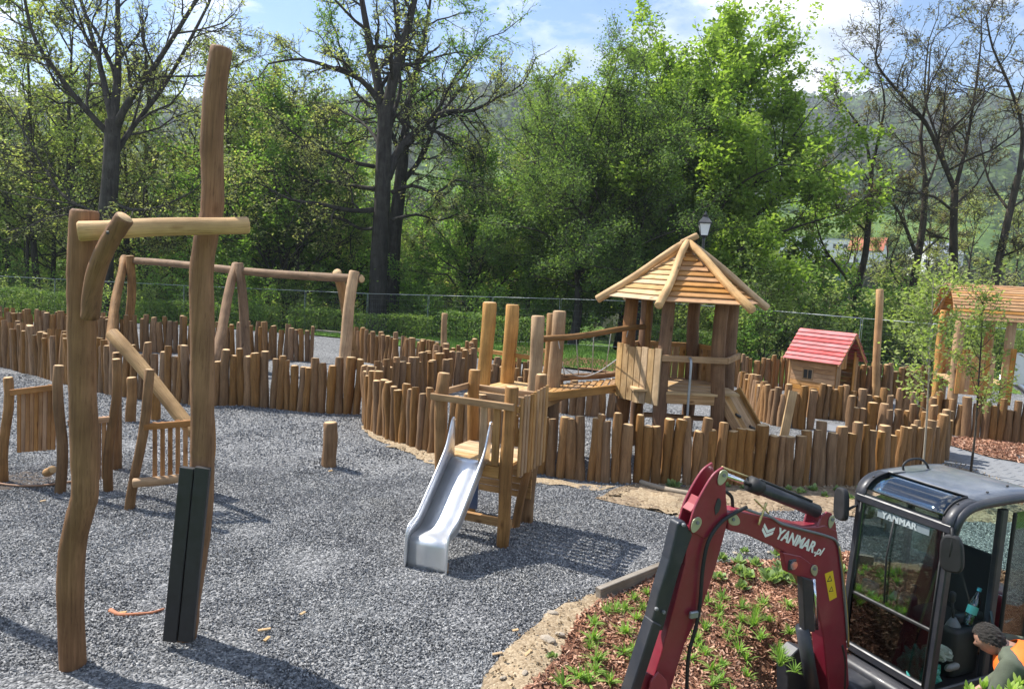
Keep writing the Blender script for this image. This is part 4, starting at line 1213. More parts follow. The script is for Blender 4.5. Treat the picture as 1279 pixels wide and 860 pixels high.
fl = [D(-90, 345, 35), D(230, 351, 34.5), D(460, 358, 33.5), D(700, 378, 31), D(930, 404, 28), D(1075, 420, 25), D(1162, 425, 23.8), D(1300, 436, 23)]
fl = [Vector((p.x, p.y, zg1(p.x, p.y))) for p in fl]
k = 0
for a, b in zip(fl, fl[1:]):
    n = max(1, round((b - a).length / 3.5))
    for i in range(n):
        p, q = a.lerp(b, i / n), a.lerp(b, (i + 1) / n)
        p.z, q.z = zg1(p.x, p.y), zg1(q.x, q.y)
        fence_panel(p, q, 'galvanised wire fence panel on black foot blocks at the woodland edge')
# timber edging of the bed
e0, e1 = G(747, 739), G(838, 713)
ed = plank('edging_timber', None, Vector((e0.x, e0.y, zg1(e0.x, e0.y) + .05)), Vector((e1.x, e1.y, zg1(e1.x, e1.y) + .06)), .07, .12, M_GREYP)
tag(ed, 'weathered grey timber edging between gravel and mulch bed', 'edging timber')
k0, k1 = G(395, 415), G(560, 431)
kb = plank('edging_timber', None, (k0.x, k0.y, .06), (k1.x, k1.y, .06), .08, .12, M_GREYP)
tag(kb, 'long dark edging timber between the far gravel and the lawn', 'edging timber')
cr = [G(800, 606), G(815, 611), G(840, 617), G(870, 622), (G(900, 626))]
co = pipe('concrete_kerb', None, [Vector((p.x, p.y, .055)) for p in cr], .04, simple('raw_concrete', (.30, .25, .19), .9, nscale=15, bump=.4), 8, smooth_k=4)
tag(co, 'curved sand-covered concrete kerb at the foot of the palisade', 'kerb')

# ------------------------------------------------------------------ mini excavator
M_RED = paint('wine_red_paint', (.21, .012, .03), .38, .3, amount=.12)
M_REDIN = simple('red_paint_inner', (.30, .05, .06), .5, 0, var=.05, nscale=5)
M_CABK = paint('cab_black_paint', (.020, .023, .032), .44, .08, amount=.14)
M_RUBK = simple('black_rubber', (.015, .015, .016), .6, var=.12, nscale=12)
M_ROOFP = paint('cab_roof_paint', (.085, .10, .13), .34, .35, (.42, .42, .40), .35)
M_CHROME = simple('chrome_rod', (.75, .75, .76), .14, 1.0, var=.02)
M_OLIVE = simple('zinc_plate', (.40, .39, .26), .45, .5, var=.06)
M_BRASS = simple('brass_pipe', (.52, .42, .20), .35, .9, var=.05)
M_WHITE = simple('white_decal', (.80, .79, .74), .5, var=.02)
M_YELL = simple('yellow_decal', (.75, .50, .02), .5, var=.02)
M_SEAT = simple('black_seat_cloth', (.018, .018, .020), .85, var=.15, nscale=30, bump=.3)
M_GREYPL = simple('grey_plastic', (.16, .165, .17), .5, var=.06)
GL_F = glassmat('windscreen_glass', (.80, .93, .89), .30)
GL_S = glassmat('skylight_glass', (.35, .52, .62), .9)
GL_L = glassmat('lower_glass', (.45, .56, .52), .5)
AL = RAD(25)
fw = Vector((-math.cos(AL), -math.sin(AL), 0)); lf = Vector((math.sin(AL), -math.cos(AL), 0))
C1 = D(1192, 658, 5.8)
MH = 2.16
O_ = C1 - lf * .46; O_.z = C1.z - MH
MG = O_.z
XM = Matrix(((fw.x, lf.x, 0, O_.x), (fw.y, lf.y, 0, O_.y), (0, 0, 1, O_.z), (0, 0, 0, 1)))
ex = thing('mini_excavator', 'wine-red mini excavator with a black glazed cab parked beside the mulch bed', 'excavator', M=XM)
def XB(name, c, s, mat, bev=.012, parent=None, rot=None, segs=1):
    return box(name, parent or ex, (0, 0, 0), s, mat, XM @ Matrix.Translation(Vector(c)) @ (rot or Matrix.Identity(4)), bev, segs)
def XP(name, pts, r, mat, sides=10, k=0, parent=None): return pipe(name, parent or ex, pts, r, mat, sides, XM, k)
def bar(name, a, b, w, t, mat, parent=None, up=(0, 1, 0), bev=.01):
    return plank(name, parent or ex, XM @ Vector(a), XM @ Vector(b), w, t, mat, (XM.to_3x3() @ Vector(up)), bev)
# --- undercarriage and house
for s in (-1, 1):
    tr = [(-.75, .06), (-.62, 0), (.55, 0), (.68, .06), (.74, .2), (.68, .34), (.55, .40), (-.62, .40), (-.75, .34), (-.81, .2)]
    Mx = XM @ Matrix.Translation((-.45, s * .40, 0)) @ Matrix(((1, 0, 0, 0), (0, 0, -1, 0), (0, 1, 0, 0), (0, 0, 0, 1)))
    tk = prism('track', ex, tr, .23, M_RUBK, Mx, .02)
    for q in (-.55, -.18, .18, .5):
        V, F, mi = tube_arrays([(0, 0, -.125), (0, 0, .125)], [.12, .12], 14)
        obj('roller', py_mesh('roller', V, F), tk, Mx @ Matrix.Translation((q, .2, 0)), M_CABK)
XB('undercarriage', (-.45, 0, .32), (.7, .58, .2), M_CABK, .03)
bl_ = prism('dozer_blade', ex, [(.0, .02), (.05, .0), (.03, .16), (.06, .32), (.02, .33), (-.02, .17)], 1.0, M_RED, XM @ Matrix.Translation((.55, 0, 0)) @ Matrix(((1, 0, 0, 0), (0, 0, -1, 0), (0, 1, 0, 0), (0, 0, 0, 1))), .004)
for s in (-1, 1): bar('blade_arm', (.55, s * .22, .16), (-.2, s * .22, .3), .06, .08, M_RED)
XB('slew_frame', (-.55, 0, .56), (1.45, .98, .26), M_CABK, .05, segs=2)
XB('engine_hood', (-1.42, 0, .98), (.36, .96, .62), M_RED, .09, segs=3)
XB('floor', (-.62, 0, .71), (1.22, .90, .04), M_RUBK, .01)
XB('side_skirt', (-.60, .455, .68), (1.2, .03, .18), M_CABK, .01)
# --- cab frame
FX0, FX1 = .035, -.015                      # front pillars lean back a little
for s in (-1, 1):
    bar('front_pillar', (FX0, s * .425, .74), (FX1, s * .425, 2.15), .075, .07, M_CABK)
    XP('seal', [(FX0 + .042, s * .40, .78), (FX1 + .042, s * .40, 2.10)], .008, M_RUBK, 6)
bar('front_sill', (FX0, -.44, .755), (FX0, .44, .755), .07, .075, M_CABK, up=(0, 0, 1))
bar('front_header', (FX1 + .01, -.45, 2.135), (FX1 + .01, .45, 2.135), .085, .075, M_CABK, up=(0, 0, 1))
bar('window_rail', (.028, -.40, 1.255), (.028, .40, 1.255), .03, .035, M_RUBK, up=(0, 0, 1))
for (xx, yy, w_) in ((-.66, .43, .085), (-1.18, .43, .07), (-.70, -.43, .06), (-1.18, -.43, .07)):
    bar('rear_pillar' if xx < -1 else 'door_pillar', (xx, yy, .74), (xx, yy, 2.24), w_, .055, M_CABK)
bar('door_edge', (-.80, .45, .80), (-.80, .45, 2.2), .03, .03, M_RUBK)
# roof shell as strips along a profile
prof = [(.030, 2.12), (.032, 2.17), (.016, 2.225), (-.03, 2.28), (-.09, 2.318), (-.17, 2.342), (-.26, 2.355), (-.6, 2.372), (-1.0, 2.365), (-1.17, 2.34), (-1.235, 2.29), (-1.25, 2.22)]
prof = [(p.x, p.y) for p in smooth_chain([Vector((a, b, 0)) for a, b in prof], 3)]
def strip(name, sel, y0, y1, mat, off=0.0, th=.022, crown=.0, parent=None, ny=6):
    P = [p for p in prof if sel(p[0])] if callable(sel) else sel
    V, F = [], []
    n = len(P)
    for i, (a, b) in enumerate(P):
        q0, q1 = P[max(0, i - 1)], P[min(n - 1, i + 1)]
        tx, tz = q1[0] - q0[0], q1[1] - q0[1]; l = math.hypot(tx, tz) or 1
        nx_, nz_ = tz / l, -tx / l
        if nz_ < -.2: nx_, nz_ = -nx_, -nz_
        for j in range(ny + 1):
            yy = y0 + (y1 - y0) * j / ny
            e = crown * (1 - (2 * abs(yy) / .92) ** 2)
            V.append((a + nx_ * off, yy, b + nz_ * off + e))
    for i in range(n - 1):
        for j in range(ny):
            k_ = i * (ny + 1) + j
            F.append((k_, k_ + 1, k_ + ny + 2, k_ + ny + 1))
    o = obj(name, py_mesh(name, V, F, None, True), parent or ex, XM, mat)
    md = o.modifiers.new('thickness', 'SOLIDIFY'); md.thickness = th; md.offset = -1
    return o
i0 = min(range(len(prof)), key=lambda i: abs(prof[i][0] + .012) + (0 if i > 3 else 1)); i1 = min(range(len(prof)), key=lambda i: abs(prof[i][0] + .27))
roof = strip('roof', prof[i1:], -.46, .46, M_ROOFP, 0, crown=.012)
strip('roof_cheek', prof[:i1 + 1], .37, .465, M_CABK, 0, crown=0, parent=roof, ny=2)
strip('roof_cheek', prof[:i1 + 1], -.465, -.37, M_CABK, 0, crown=0, parent=roof, ny=2)
strip('skylight', prof[i0 - 2:i1 + 1], -.372, .372, GL_S, .002, th=.006, parent=roof)
XP('skylight_seal', [(p[0] + .002, .37, p[1] + .006) for p in prof[i0 - 2:i1 + 1]], .007, M_RUBK, 6, parent=roof)
XP('skylight_seal', [(p[0] + .002, -.37, p[1] + .006) for p in prof[i0 - 2:i1 + 1]], .007, M_RUBK, 6, parent=roof)
XP('skylight_seal', [(prof[i1][0], -.37, prof[i1][1] + .008), (prof[i1][0], .37, prof[i1][1] + .008)], .007, M_RUBK, 6, parent=roof)
for s in (-1, 1):
    XP('roof_rail', [(FX1 + .01, s * .445, 2.04), (-.02, s * .462, 2.17), (-.07, s * .468, 2.255), (-.2, s * .47, 2.31), (-.5, s * .47, 2.33), (-1.1, s * .47, 2.325), (-1.2, s * .46, 2.24)], .038, M_CABK, 12, 4)
XP('roof_handle', [(-.42, -.34, 2.36), (-.40, -.34, 2.43), (-.48, -.34, 2.475), (-.62, -.34, 2.475), (-.72, -.34, 2.42), (-.76, -.34, 2.36)], .011, M_RUBK, 8, 4)
XB('roof_plate', (-.32, -.34, 2.375), (.17, .06, .012), M_GREYPL, .004)
for (a, b) in ((-.1, .40), (-.1, -.40), (-.5, .38), (-.9, .3)): XB('bolt', (a, b, np.interp(-a, [0, .1, .5, .9], [2.27, 2.325, 2.385, 2.385])), (.02, .02, .014), M_RUBK, .004)
# --- glass
def pane(name, pts, mat, th=.005):
    P = [XM @ Vector(p) for p in pts]
    nrm = (P[1] - P[0]).cross(P[2] - P[0]).normalized() * th
    n = len(P)
    return obj(name, py_mesh(name, P + [p + nrm for p in P], [tuple(range(n - 1, -1, -1)), tuple(range(n, 2 * n))] + [(i, (i + 1) % n, (i + 1) % n + n, i + n) for i in range(n)]), ex, None, mat)
pane('windscreen', [(.030, -.39, 1.265), (.030, .39, 1.265), (.000, .39, 2.10), (.000, -.39, 2.10)], GL_F)
pane('lower_windscreen', [(.040, -.39, .79), (.040, .39, .79), (.033, .39, 1.24), (.033, -.39, 1.24)], GL_L)
pane('side_window', [(-.02, -.43, .80), (-.68, -.43, .80), (-.68, -.43, 2.2), (-.02, -.43, 2.1)], GL_F)
pane('side_window', [(-.73, -.43, .95), (-1.15, -.43, .95), (-1.15, -.43, 2.2), (-.73, -.43, 2.2)], GL_F)
pane('side_window', [(-.82, .44, .95), (-1.15, .44, .95), (-1.15, .44, 2.2), (-.82, .44, 2.2)], GL_F)
pane('rear_window', [(-1.19, -.40, 1.3), (-1.19, .40, 1.3), (-1.19, .40, 2.2), (-1.19, -.40, 2.2)], GL_F)
# wiper and sticker on the windscreen
XP('wiper', [(.045, -.05, 1.3), (.04, -.08, 1.7), (.02, -.06, 2.05)], .008, M_RUBK, 6)
def text(name, body, size, M, mat, parent, bold=.012, shear=0.0, ext=.0015, spacing=1.0):
    c = bpy.data.curves.new(name, 'FONT'); c.body = body; c.size = size; c.offset = bold * size; c.shear = shear; c.extrude = ext; c.space_character = spacing
    tmp = bpy.data.objects.new(name, c); COL.objects.link(tmp)
    bpy.context.view_layer.update()
    me = bpy.data.meshes.new_from_object(tmp.evaluated_get(bpy.context.evaluated_depsgraph_get()))
    bpy.data.objects.remove(tmp); me.materials.clear()
    return obj(name, me, parent, M, mat)
stick = XB('windscreen_sticker', (.018, .02, 2.055), (.004, .50, .072), simple('grey_sticker', (.20, .24, .26), .4), .001)
text('lettering', 'YANMAR', .082, XM @ Matrix.Translation((.024, -.18, 2.028)) @ Matrix(((0, 0, 1, 0), (1, 0, 0, 0), (0, 1, 0, 0), (0, 0, 0, 1))), simple('pale_sticker_print', (.42, .47, .48), .5), stick, .03)
# --- mirrors
def mirror(c, rz, arm):
    R_ = Matrix.Rotation(rz, 4, 'Z')
    ol = [(.085 * math.copysign(abs(math.cos(t)) ** .62, math.cos(t)) * (1 - .10 * math.sin(t)), .15 * math.copysign(abs(math.sin(t)) ** .62, math.sin(t))) for t in np.linspace(0, 6.2832, 29)[:-1]]
    Mm = XM @ Matrix.Translation(Vector(c)) @ R_ @ Matrix.Rotation(RAD(6), 4, 'X') @ Matrix(((0, 0, 1, 0), (1, 0, 0, 0), (0, 1, 0, 0), (0, 0, 0, 1)))
    hs = prism('mirror', ex, ol, .06, M_RUBK, Mm, .016, True, 2)
    g = XB('mirror_glass', Vector(c) + R_.to_3x3() @ Vector((-.032, 0, 0)), (.004, .11, .21), M_CHROME, .001, parent=hs, rot=R_ @ Matrix.Rotation(RAD(6), 4, 'X'))
    XP('mirror_arm', arm, .012, M_RUBK, 8, 3)
mirror((.10, .53, 1.98), RAD(20), [(.02, .46, 2.13), (.09, .50, 2.17), (.12, .53, 2.10), (.12, .53, 1.95)])
mirror((.16, -.50, 2.06), RAD(-15), [(.0, -.44, 2.06), (.08, -.47, 2.02), (.14, -.50, 1.95), (.14, -.50, 2.0)])
# --- inside the cab
seat = XB('seat_cushion', (-.74, .02, 1.06), (.44, .46, .14), M_SEAT, .05, segs=3)
XB('seat_base', (-.74, .02, .86), (.36, .36, .28), M_RUBK, .03)
XB('seat_back', (-.96, .02, 1.40), (.13, .46, .62), M_SEAT, .055, rot=Matrix.Rotation(RAD(-9), 4, 'Y'), segs=3)
XB('armrest', (-.62, .27, 1.22), (.34, .08, .07), M_SEAT, .025, segs=2)
for s in (-1, 1):
    XB('control_console', (-.50, s * .30, .96), (.36, .15, .44), M_RUBK, .04, segs=2)
    XP('joystick', [(-.42, s * .28, 1.16), (-.40, s * .28, 1.30), (-.37, s * .28, 1.40)], [.012, .011, .012], M_RUBK, 8)
    XB('joystick_grip', (-.365, s * .28, 1.44), (.05, .05, .10), M_RUBK, .02, segs=2)
    XP('gaiter', [(-.425, s * .28, 1.15), (-.42, s * .28, 1.19), (-.415, s * .28, 1.25)], [.07, .055, .02], M_GREYPL, 12)
for y_ in (-.06, .06):
    XP('travel_lever', [(-.10, y_, .74), (-.11, y_, 1.1), (-.16, y_, 1.42)], .011, M_RUBK, 8, 3)
    XB('lever_knob', (-.165, y_, 1.45), (.045, .04, .08), M_RUBK, .018, segs=2)
XB('monitor', (-.12, -.33, 1.30), (.06, .16, .13), M_GREYPL, .02, segs=2)
XB('door_latch', (-.60, .44, 1.12), (.14, .04, .10), M_GREYPL, .015)
XB('grab_handle', (-.22, .44, .92), (.16, .05, .06), M_GREYPL, .025, segs=2)
XP('door_strut', [(-.62, .46, 1.36), (-.60, .52, 1.18), (-.58, .56, 1.0)], .012, M_RUBK, 8)
# --- boom and dipper: outlines in the vertical working plane of the machine
YB = -.10
_pn = lf; _pp = XM @ Vector((0, YB + .07, 0))
def bp2(px, py, off=0.0):
    d = ray(px, py); p0 = _pp + _pn * off
    t = (p0 - EYE).dot(_pn) / d.dot(_pn)
    l = XM.inverted() @ (EYE + d * t)
    return (l.x, l.z)
Mpl = lambda y: XM @ Matrix.Translation((0, y, 0)) @ Matrix(((1, 0, 0, 0), (0, 0, -1, 0), (0, 1, 0, 0), (0, 0, 0, 1)))
def plate(name, pxs, y, th, mat, parent=None, bev=.004, segs=1): return prism(name, parent or ex, [bp2(a, b) for a, b in pxs], th, mat, Mpl(y), bev, True, segs)
def sp(pxs, k=3):
    return [(p.x, p.y) for p in smooth_chain([Vector((a, b, 0)) for a, b in pxs], k)]
boom = plate('boom', [(908, 641), (924, 637), (955, 645), (1004, 657), (1022, 657), (1030, 655), (1046, 662), (1049, 690), (1056, 769), (1062, 868), (1063, 930), (1036, 930), (1036, 868), (1029, 797), (1020, 752), (1004, 724), (990, 700), (978, 688), (934, 668), (910, 662)], YB, .14, M_RED, None, .012, 2)
plate('boom_ear', [(1022, 660), (1027, 645), (1034, 639), (1040, 641), (1045, 655), (1046, 668)], YB + .055, .02, M_RED, boom, .004)
plate('boom_ear', [(1018, 660), (1023, 642), (1030, 636), (1036, 639), (1044, 655), (1046, 668)], YB - .055, .02, M_RED, boom, .004)
plate('lamp_bracket', [(977, 689), (1000, 694), (1024, 712), (1018, 722), (1000, 720), (981, 713)], YB + .055, .05, M_RED, boom, .006)
wlx, wlz = bp2(988, 704)
XB('work_lamp', (wlx, YB + .075, wlz), (.085, .035, .09), M_CABK, .01, parent=boom)
V, F, mi = tube_arrays([(0, 0, 0), (0, 0, .012)], [.035, .035], 16)
obj('work_lamp_lens', py_mesh('work_lamp_lens', V, F), boom, XM @ Matrix.Translation((wlx, YB + .093, wlz)) @ Matrix.Rotation(RAD(-90), 4, 'X'), simple('lamp_lens', (.3, .33, .36), .1, .6))
# dipper
arm_body = [(861, 662), (906, 650), (908, 666), (896, 710), (877, 766), (858, 804), (840, 862), (832, 890), (806, 890), (812, 868), (828, 818), (845, 755), (858, 705)]
arm = plate('dipper', arm_body, YB - .01, .12, M_RED, None, .008, 2)
head = sp([(905, 583), (893, 592), (881, 610), (869, 634), (861, 662)], 4) + [(880, 672), (907, 664), (910, 645), (908, 622), (907, 596)]
plate('dipper_cheek', head, YB + .052, .022, M_RED, arm, .004)
plate('dipper_cheek', head, YB - .072, .022, M_RED, arm, .004)
plate('cross_plate', [(877, 622), (872, 632), (866, 640), (870, 644), (882, 628)], YB - .01, .10, M_REDIN, arm, .002)
plate('dipper_hole_shade', sp([(893, 634), (897, 622), (901, 626), (899, 637), (894, 643)], 3), YB + .066, .004, M_CABK, arm, 0)  # thin black plate stands in for the dark inside a hole
plate('link_plate', [(812, 850), (822, 838), (832, 848), (836, 885), (806, 885)], YB + .07, .02, M_REDIN, arm, .004)
plate('link_plate', [(792, 862), (812, 842), (820, 846), (806, 885), (790, 885)], YB + .03, .02, M_RED, arm, .004)
# bucket below the frame, resting on the ground
bx, bz = bp2(822, 880)
zb_ = zg1(*(XM @ Vector((bx, YB, 0)))[:2]) - O_.z
buck = [(bx + .02, bz), (bx + .14, bz - .02), (bx + .20, bz - .10), (bx + .10, bz - .17), (bx - .14, bz - .20), (bx - .20, bz - .14), (bx - .10, bz - .04)]
prism('bucket', ex, buck, .36, M_CABK, Mpl(YB), .01)
# cylinders
def cyl(name, a, b, r, mat, y=YB, sides=14, parent=None):
    p, q = bp2(*a), bp2(*b)
    return pipe(name, parent or ex, [(p[0], y, p[1]), (q[0], y, q[1])], r, mat, sides, XM)
cyl('arm_cylinder_rod', (904, 592), (955, 612), .020, M_CHROME)
ac = cyl('arm_cylinder', (948, 608), (1028, 641), .056, M_CABK)
cyl('cylinder_gland', (945, 607), (957, 612), .064, M_RUBK, parent=ac)
cyl('arm_cylinder_pipe', (915, 588), (962, 606), .008, M_BRASS, y=YB - .05, parent=ac)
cyl('arm_cylinder_pipe', (955, 601), (1020, 628), .011, M_RUBK, y=YB + .02, parent=ac)
bc = plate('bucket_cylinder', [(849, 653), (858, 651), (868, 668), (852, 712), (838, 760), (830, 790), (814, 784), (826, 738), (838, 700)], YB + .0, .11, M_CABK, None, .02, 3)
cyl('bucket_cylinder_rod', (826, 775), (795, 870), .017, M_CHROME, y=YB + .02, parent=bc)
plate('rod_guard', [(815, 775), (826, 780), (796, 872), (784, 872)], YB + .02, .12, M_CABK, bc, .008)
for (a, b) in ((854, 655), (820, 760), (829, 764)):
    p = bp2(a, b); XB('bolt', (p[0], YB + .07, p[1]), (.025, .03, .025), M_GREYPL, .006, parent=bc)
bmc = cyl('boom_cylinder', (1003, 783), (1020, 880), .055, M_CABK, y=YB + .06)
plate('cylinder_guard', [(998, 718), (1011, 722), (1014, 786), (1001, 786)], YB + .075, .07, M_CABK, bmc, .008)
cyl('boom_cylinder_rod', (1016, 722), (1020, 785), .016, M_CHROME, y=YB + .07, parent=bmc)
XB('swing_bracket', (bp2(1040, 900)[0] - .02, YB, bp2(1040, 900)[1]), (.26, .26, .34), M_CABK, .04, segs=2)
XB('swing_post', (.22, YB, .52), (.4, .3, .22), M_CABK, .04, segs=2)
plate('step_box', [(998, 832), (1012, 818), (1040, 826), (1040, 900), (998, 900)], YB - .12, .14, M_CABK, None, .008)
# pin plates
def pinplate(px, py, rot, a=.042, b=.062, y=None, par=None):
    p = bp2(px, py)
    poly = [(a * (1 + .25 * math.sin(t)) * math.cos(t), b * math.sin(t)) for t in np.linspace(0, 6.283, 18)[:-1]]
    o = prism('pin_plate', par or arm, poly, .012, M_OLIVE, Mpl(y or YB + .072) @ Matrix.Translation((p[0], p[1], 0)) @ Matrix.Rotation(rot, 4, 'Z'), .003)
    V, F, mi = tube_arrays([(0, 0, -.014), (0, 0, 0)], [.014, .014], 10)
    obj('bolt', py_mesh('bolt', V, F), o, W[o.name] @ Matrix.Translation((0, .02, 0)), M_GREYPL)
pinplate(902, 596, RAD(25)); pinplate(869, 655, RAD(25)); pinplate(917, 649, RAD(-60)); pinplate(1015, 711, RAD(-20), .036, .05, par=boom, y=YB + .088); pinplate(1038, 651, RAD(10), .032, .055, par=boom)
# hoses and pipes
def hose(name, pxs, r, mat, y, k=4, par=None, sides=8):
    return pipe(name, par or ex, [(*(lambda q: (q[0],))(bp2(a, b)), yy if isinstance(y, list) else y, bp2(a, b)[1]) for (a, b), yy in zip(pxs, y if isinstance(y, list) else [y] * len(pxs))], r, mat, sides, XM, k)
hose('hose', [(931, 632), (915, 640), (898, 652), (883, 675), (876, 710), (873, 750), (868, 780), (858, 820), (856, 880)], .014, M_RUBK, YB + .085, par=arm)
hose('hose', [(908, 623), (915, 618), (924, 625), (926, 640), (936, 645)], .014, M_RUBK, YB - .02, par=boom)
hose('pipe', [(928, 634), (945, 640), (962, 645), (975, 653), (1000, 660), (1030, 668), (1044, 676), (1049, 700), (1054, 750), (1058, 802)], .011, M_GREYPL, YB + .082, par=boom)
hose('pipe', [(1046, 680), (1051, 715), (1056, 765), (1058, 806)], .009, M_BRASS, YB + .086, par=boom)
hose('pipe', [(945, 654), (950, 640), (955, 626)], .010, M_BRASS, YB + .09, par=boom)
hose('pipe', [(940, 622), (952, 634), (958, 640)], .007, M_BRASS, YB + .09, par=boom)
hose('hose', [(1052, 805), (1056, 830), (1054, 880)], .016, M_RUBK, YB + .06, par=boom)
p = bp2(867, 766); XB('hose_clamp', (p[0], YB + .08, p[1]), (.10, .03, .055), M_GALV, .008, parent=arm)
# lettering and marks on the boom
a2, b2 = bp2(969, 671), bp2(1031, 695)
dx = Vector((b2[0] - a2[0], 0, b2[1] - a2[1])).normalized()
yy_ = Vector((0, 1, 0)); up_ = yy_.cross(dx)
Lb = math.hypot(b2[0] - a2[0], b2[1] - a2[1])
def tm(px, py, y=YB + .0715): 
    q_ = bp2(px, py)
    return XM @ Matrix(((dx.x, up_.x, yy_.x, q_[0]), (dx.y, up_.y, yy_.y, y), (dx.z, up_.z, yy_.z, q_[1]), (0, 0, 0, 1)))
tx = text('lettering', 'YANMAR', .118, tm(968, 671), M_WHITE, boom, .035, .12, .001, .98)
wd = max(v.co.x for v in tx.data.vertices)
sc_ = Lb * .76 / wd
tx.matrix_basis = tx.matrix_basis @ Matrix.Diagonal((sc_, min(1.15, sc_ * 1.1), 1, 1))
t2 = text('lettering', '.pl', .095, tm(968, 671) @ Matrix.Translation((Lb * .77, 0, 0)), M_WHITE, boom, .03, .3, .001)
for s in range(2):
    ch = [(-.062, .052 - .034 * s), (-.062, .078 - .034 * s), (.0, .036 - .034 * s), (.062, .078 - .034 * s), (.062, .052 - .034 * s), (.0, .010 - .034 * s)]
    prism('chevron_mark', boom, ch, .002, M_WHITE, tm(957, 667))
yl = plate('warning_label', [(1030, 716), (1040, 712), (1045, 745), (1036, 750)], YB + .0715, .002, M_YELL, boom, 0)
M_INK = simple('black_print', (.02, .02, .02), .6)
for k, (ty, sz) in enumerate(((722, .030), (735, .026))):
    q = bp2(1036 + 2 * k, ty)
    tri = [(-sz, -sz * .8), (sz, -sz * .8), (0, sz)]
    o = prism('pictogram', yl, tri, .001, M_INK, Mpl(YB + .0732) @ Matrix.Translation((q[0], q[1], 0)))
    prism('pictogram', yl, [(a * .6, b * .6 - .001) for a, b in tri], .001, M_YELL, Mpl(YB + .0739) @ Matrix.Translation((q[0], q[1], 0)))
# --- things lying in the cab
bo = XM @ Vector((-.53, .33, 1.19))
bt = thing('water_bottle', 'clear turquoise plastic water bottle leaning on the cab console', 'bottle', bo)
Mb = Matrix.Translation(bo) @ Matrix.Rotation(RAD(18), 4, 'Y') @ Matrix.Rotation(RAD(-8), 4, 'X')
rr_ = [.0, .038, .042, .040, .042, .039, .042, .042, .036, .030, .016, .014, .014]; zz_ = [0, .002, .02, .05, .08, .11, .14, .18, .215, .24, .285, .29, .31]
V, F, mi = tube_arrays([(0, 0, z) for z in zz_], [max(r, .001) for r in rr_], 16, True)
obj('bottle_body', py_mesh('bottle_body', V, F, None, True), bt, Mb, glassmat('bottle_plastic', (.45, .78, .80), .6))
V, F, mi = tube_arrays([(0, 0, .305), (0, 0, .335)], [.018, .018], 14); obj('cap', py_mesh('cap', V, F), bt, Mb, simple('teal_cap', (.05, .32, .36), .4))
V, F, mi = tube_arrays([(0, 0, .10), (0, 0, .17)], [.0428, .0428], 16, False); obj('label_band', py_mesh('label_band', V, F, None, True), bt, Mb, simple('green_label', (.10, .42, .35), .5))
bc_ = XM @ Vector((-.12, .22, .745))
rs = np.random.default_rng(5)
bm = bmesh.new(); bmesh.ops.create_icosphere(bm, subdivisions=4, radius=.13)
for v in bm.verts:
    n_ = v.co.normalized()
    w_ = 1 + .22 * math.sin(9 * n_.x + 4 * n_.z) * math.sin(7 * n_.y - 3 * n_.x) + .13 * math.sin(21 * n_.x * n_.y + 9 * n_.z) + rs.normal() * .03
    v.co = Vector((n_.x * .14 * w_, n_.y * .15 * w_, max(-.02, n_.z * .16 * w_ + .05)))
me = bpy.data.meshes.new('plastic_bag'); bm.to_mesh(me); bm.free()
bg = obj('plastic_bag', me, None, Matrix.Translation(bc_ + Vector((0, 0, .02))), simple('turquoise_film', (.08, .42, .36), .3, var=.2, nscale=18))
tag(bg, 'crumpled turquoise plastic bag on the excavator cab floor', 'plastic bag')
gl = XM @ Vector((-.05, .30, .76))
bm = bmesh.new(); bmesh.ops.create_icosphere(bm, subdivisions=3, radius=.1)
for v in bm.verts:
    n_ = v.co.normalized(); w_ = 1 + .25 * math.sin(8 * n_.x + 5 * n_.y) + rs.normal() * .04
    v.co = Vector((n_.x * .11 * w_, n_.y * .09 * w_, max(-.01, n_.z * .07 * w_ + .02)))
me = bpy.data.meshes.new('work_rag'); bm.to_mesh(me); bm.free()
bg2 = obj('work_rag', me, None, Matrix.Translation(XM @ Vector((-.22, .30, .95))), simple('grey_rag', (.30, .34, .30), .9, var=.2, nscale=25))
tag(bg2, 'pale grey work rag bundled behind the lower windscreen', 'rag')

# ------------------------------------------------------------------ worker beside the cab
def skin_body(name, parent, verts, edges, radii, mat, sub=2, root=0, M=None):
    me = bpy.data.meshes.new(name)
    me.from_pydata([tuple(v) for v in verts], edges, [])
    o = bpy.data.objects.new(name, me); COL.objects.link(o)
    bpy.context.view_layer.objects.active = o
    o.modifiers.new('skin', 'SKIN').use_smooth_shade = True
    if not me.skin_vertices:
        me.attributes.new if False else None
        with bpy.context.temp_override(object=o, active_object=o):
            bpy.ops.mesh.customdata_skin_add()
    sv = me.skin_vertices[0].data
    for i, r in enumerate(radii):
        sv[i].radius = (r if isinstance(r, tuple) else (r, r)); sv[i].use_root = (i == root)
    sd = o.modifiers.new('smooth', 'SUBSURF'); sd.levels = sub; sd.render_levels = sub
    bpy.context.view_layer.update()
    m2 = bpy.data.meshes.new_from_object(o.evaluated_get(bpy.context.evaluated_depsgraph_get()))
    bpy.data.objects.remove(o)
    m2.materials.clear()
    m2.polygons.foreach_set('use_smooth', [True] * len(m2.polygons))
    return obj(name, m2, parent, M, mat)
hp_ = D(1236, 797, 5.42)                        # head
TH = RAD(-38)
gx, gy = hp_.x + .42 * math.cos(TH), hp_.y + .42 * math.sin(TH)
gz_ = zg1(gx, gy)
M_SKIN = simple('skin', (.42, .235, .165), .55, var=.06, nscale=10)
M_SHIRT = simple('olive_shirt', (.085, .10, .07), .85, var=.12, nscale=10, bump=.15)
M_TROU = simple('dark_work_trousers', (.03, .033, .042), .9, var=.15, nscale=10)
M_VEST = simple('orange_safety_vest', (.95, .16, .015), .7, var=.05, nscale=9, bump=.1)
M_HAIR = simple('dark_hair', (.018, .014, .011), .6, var=.25, nscale=60, bump=.6)
M_BAND = simple('reflective_band', (.55, .56, .55), .35, .3)
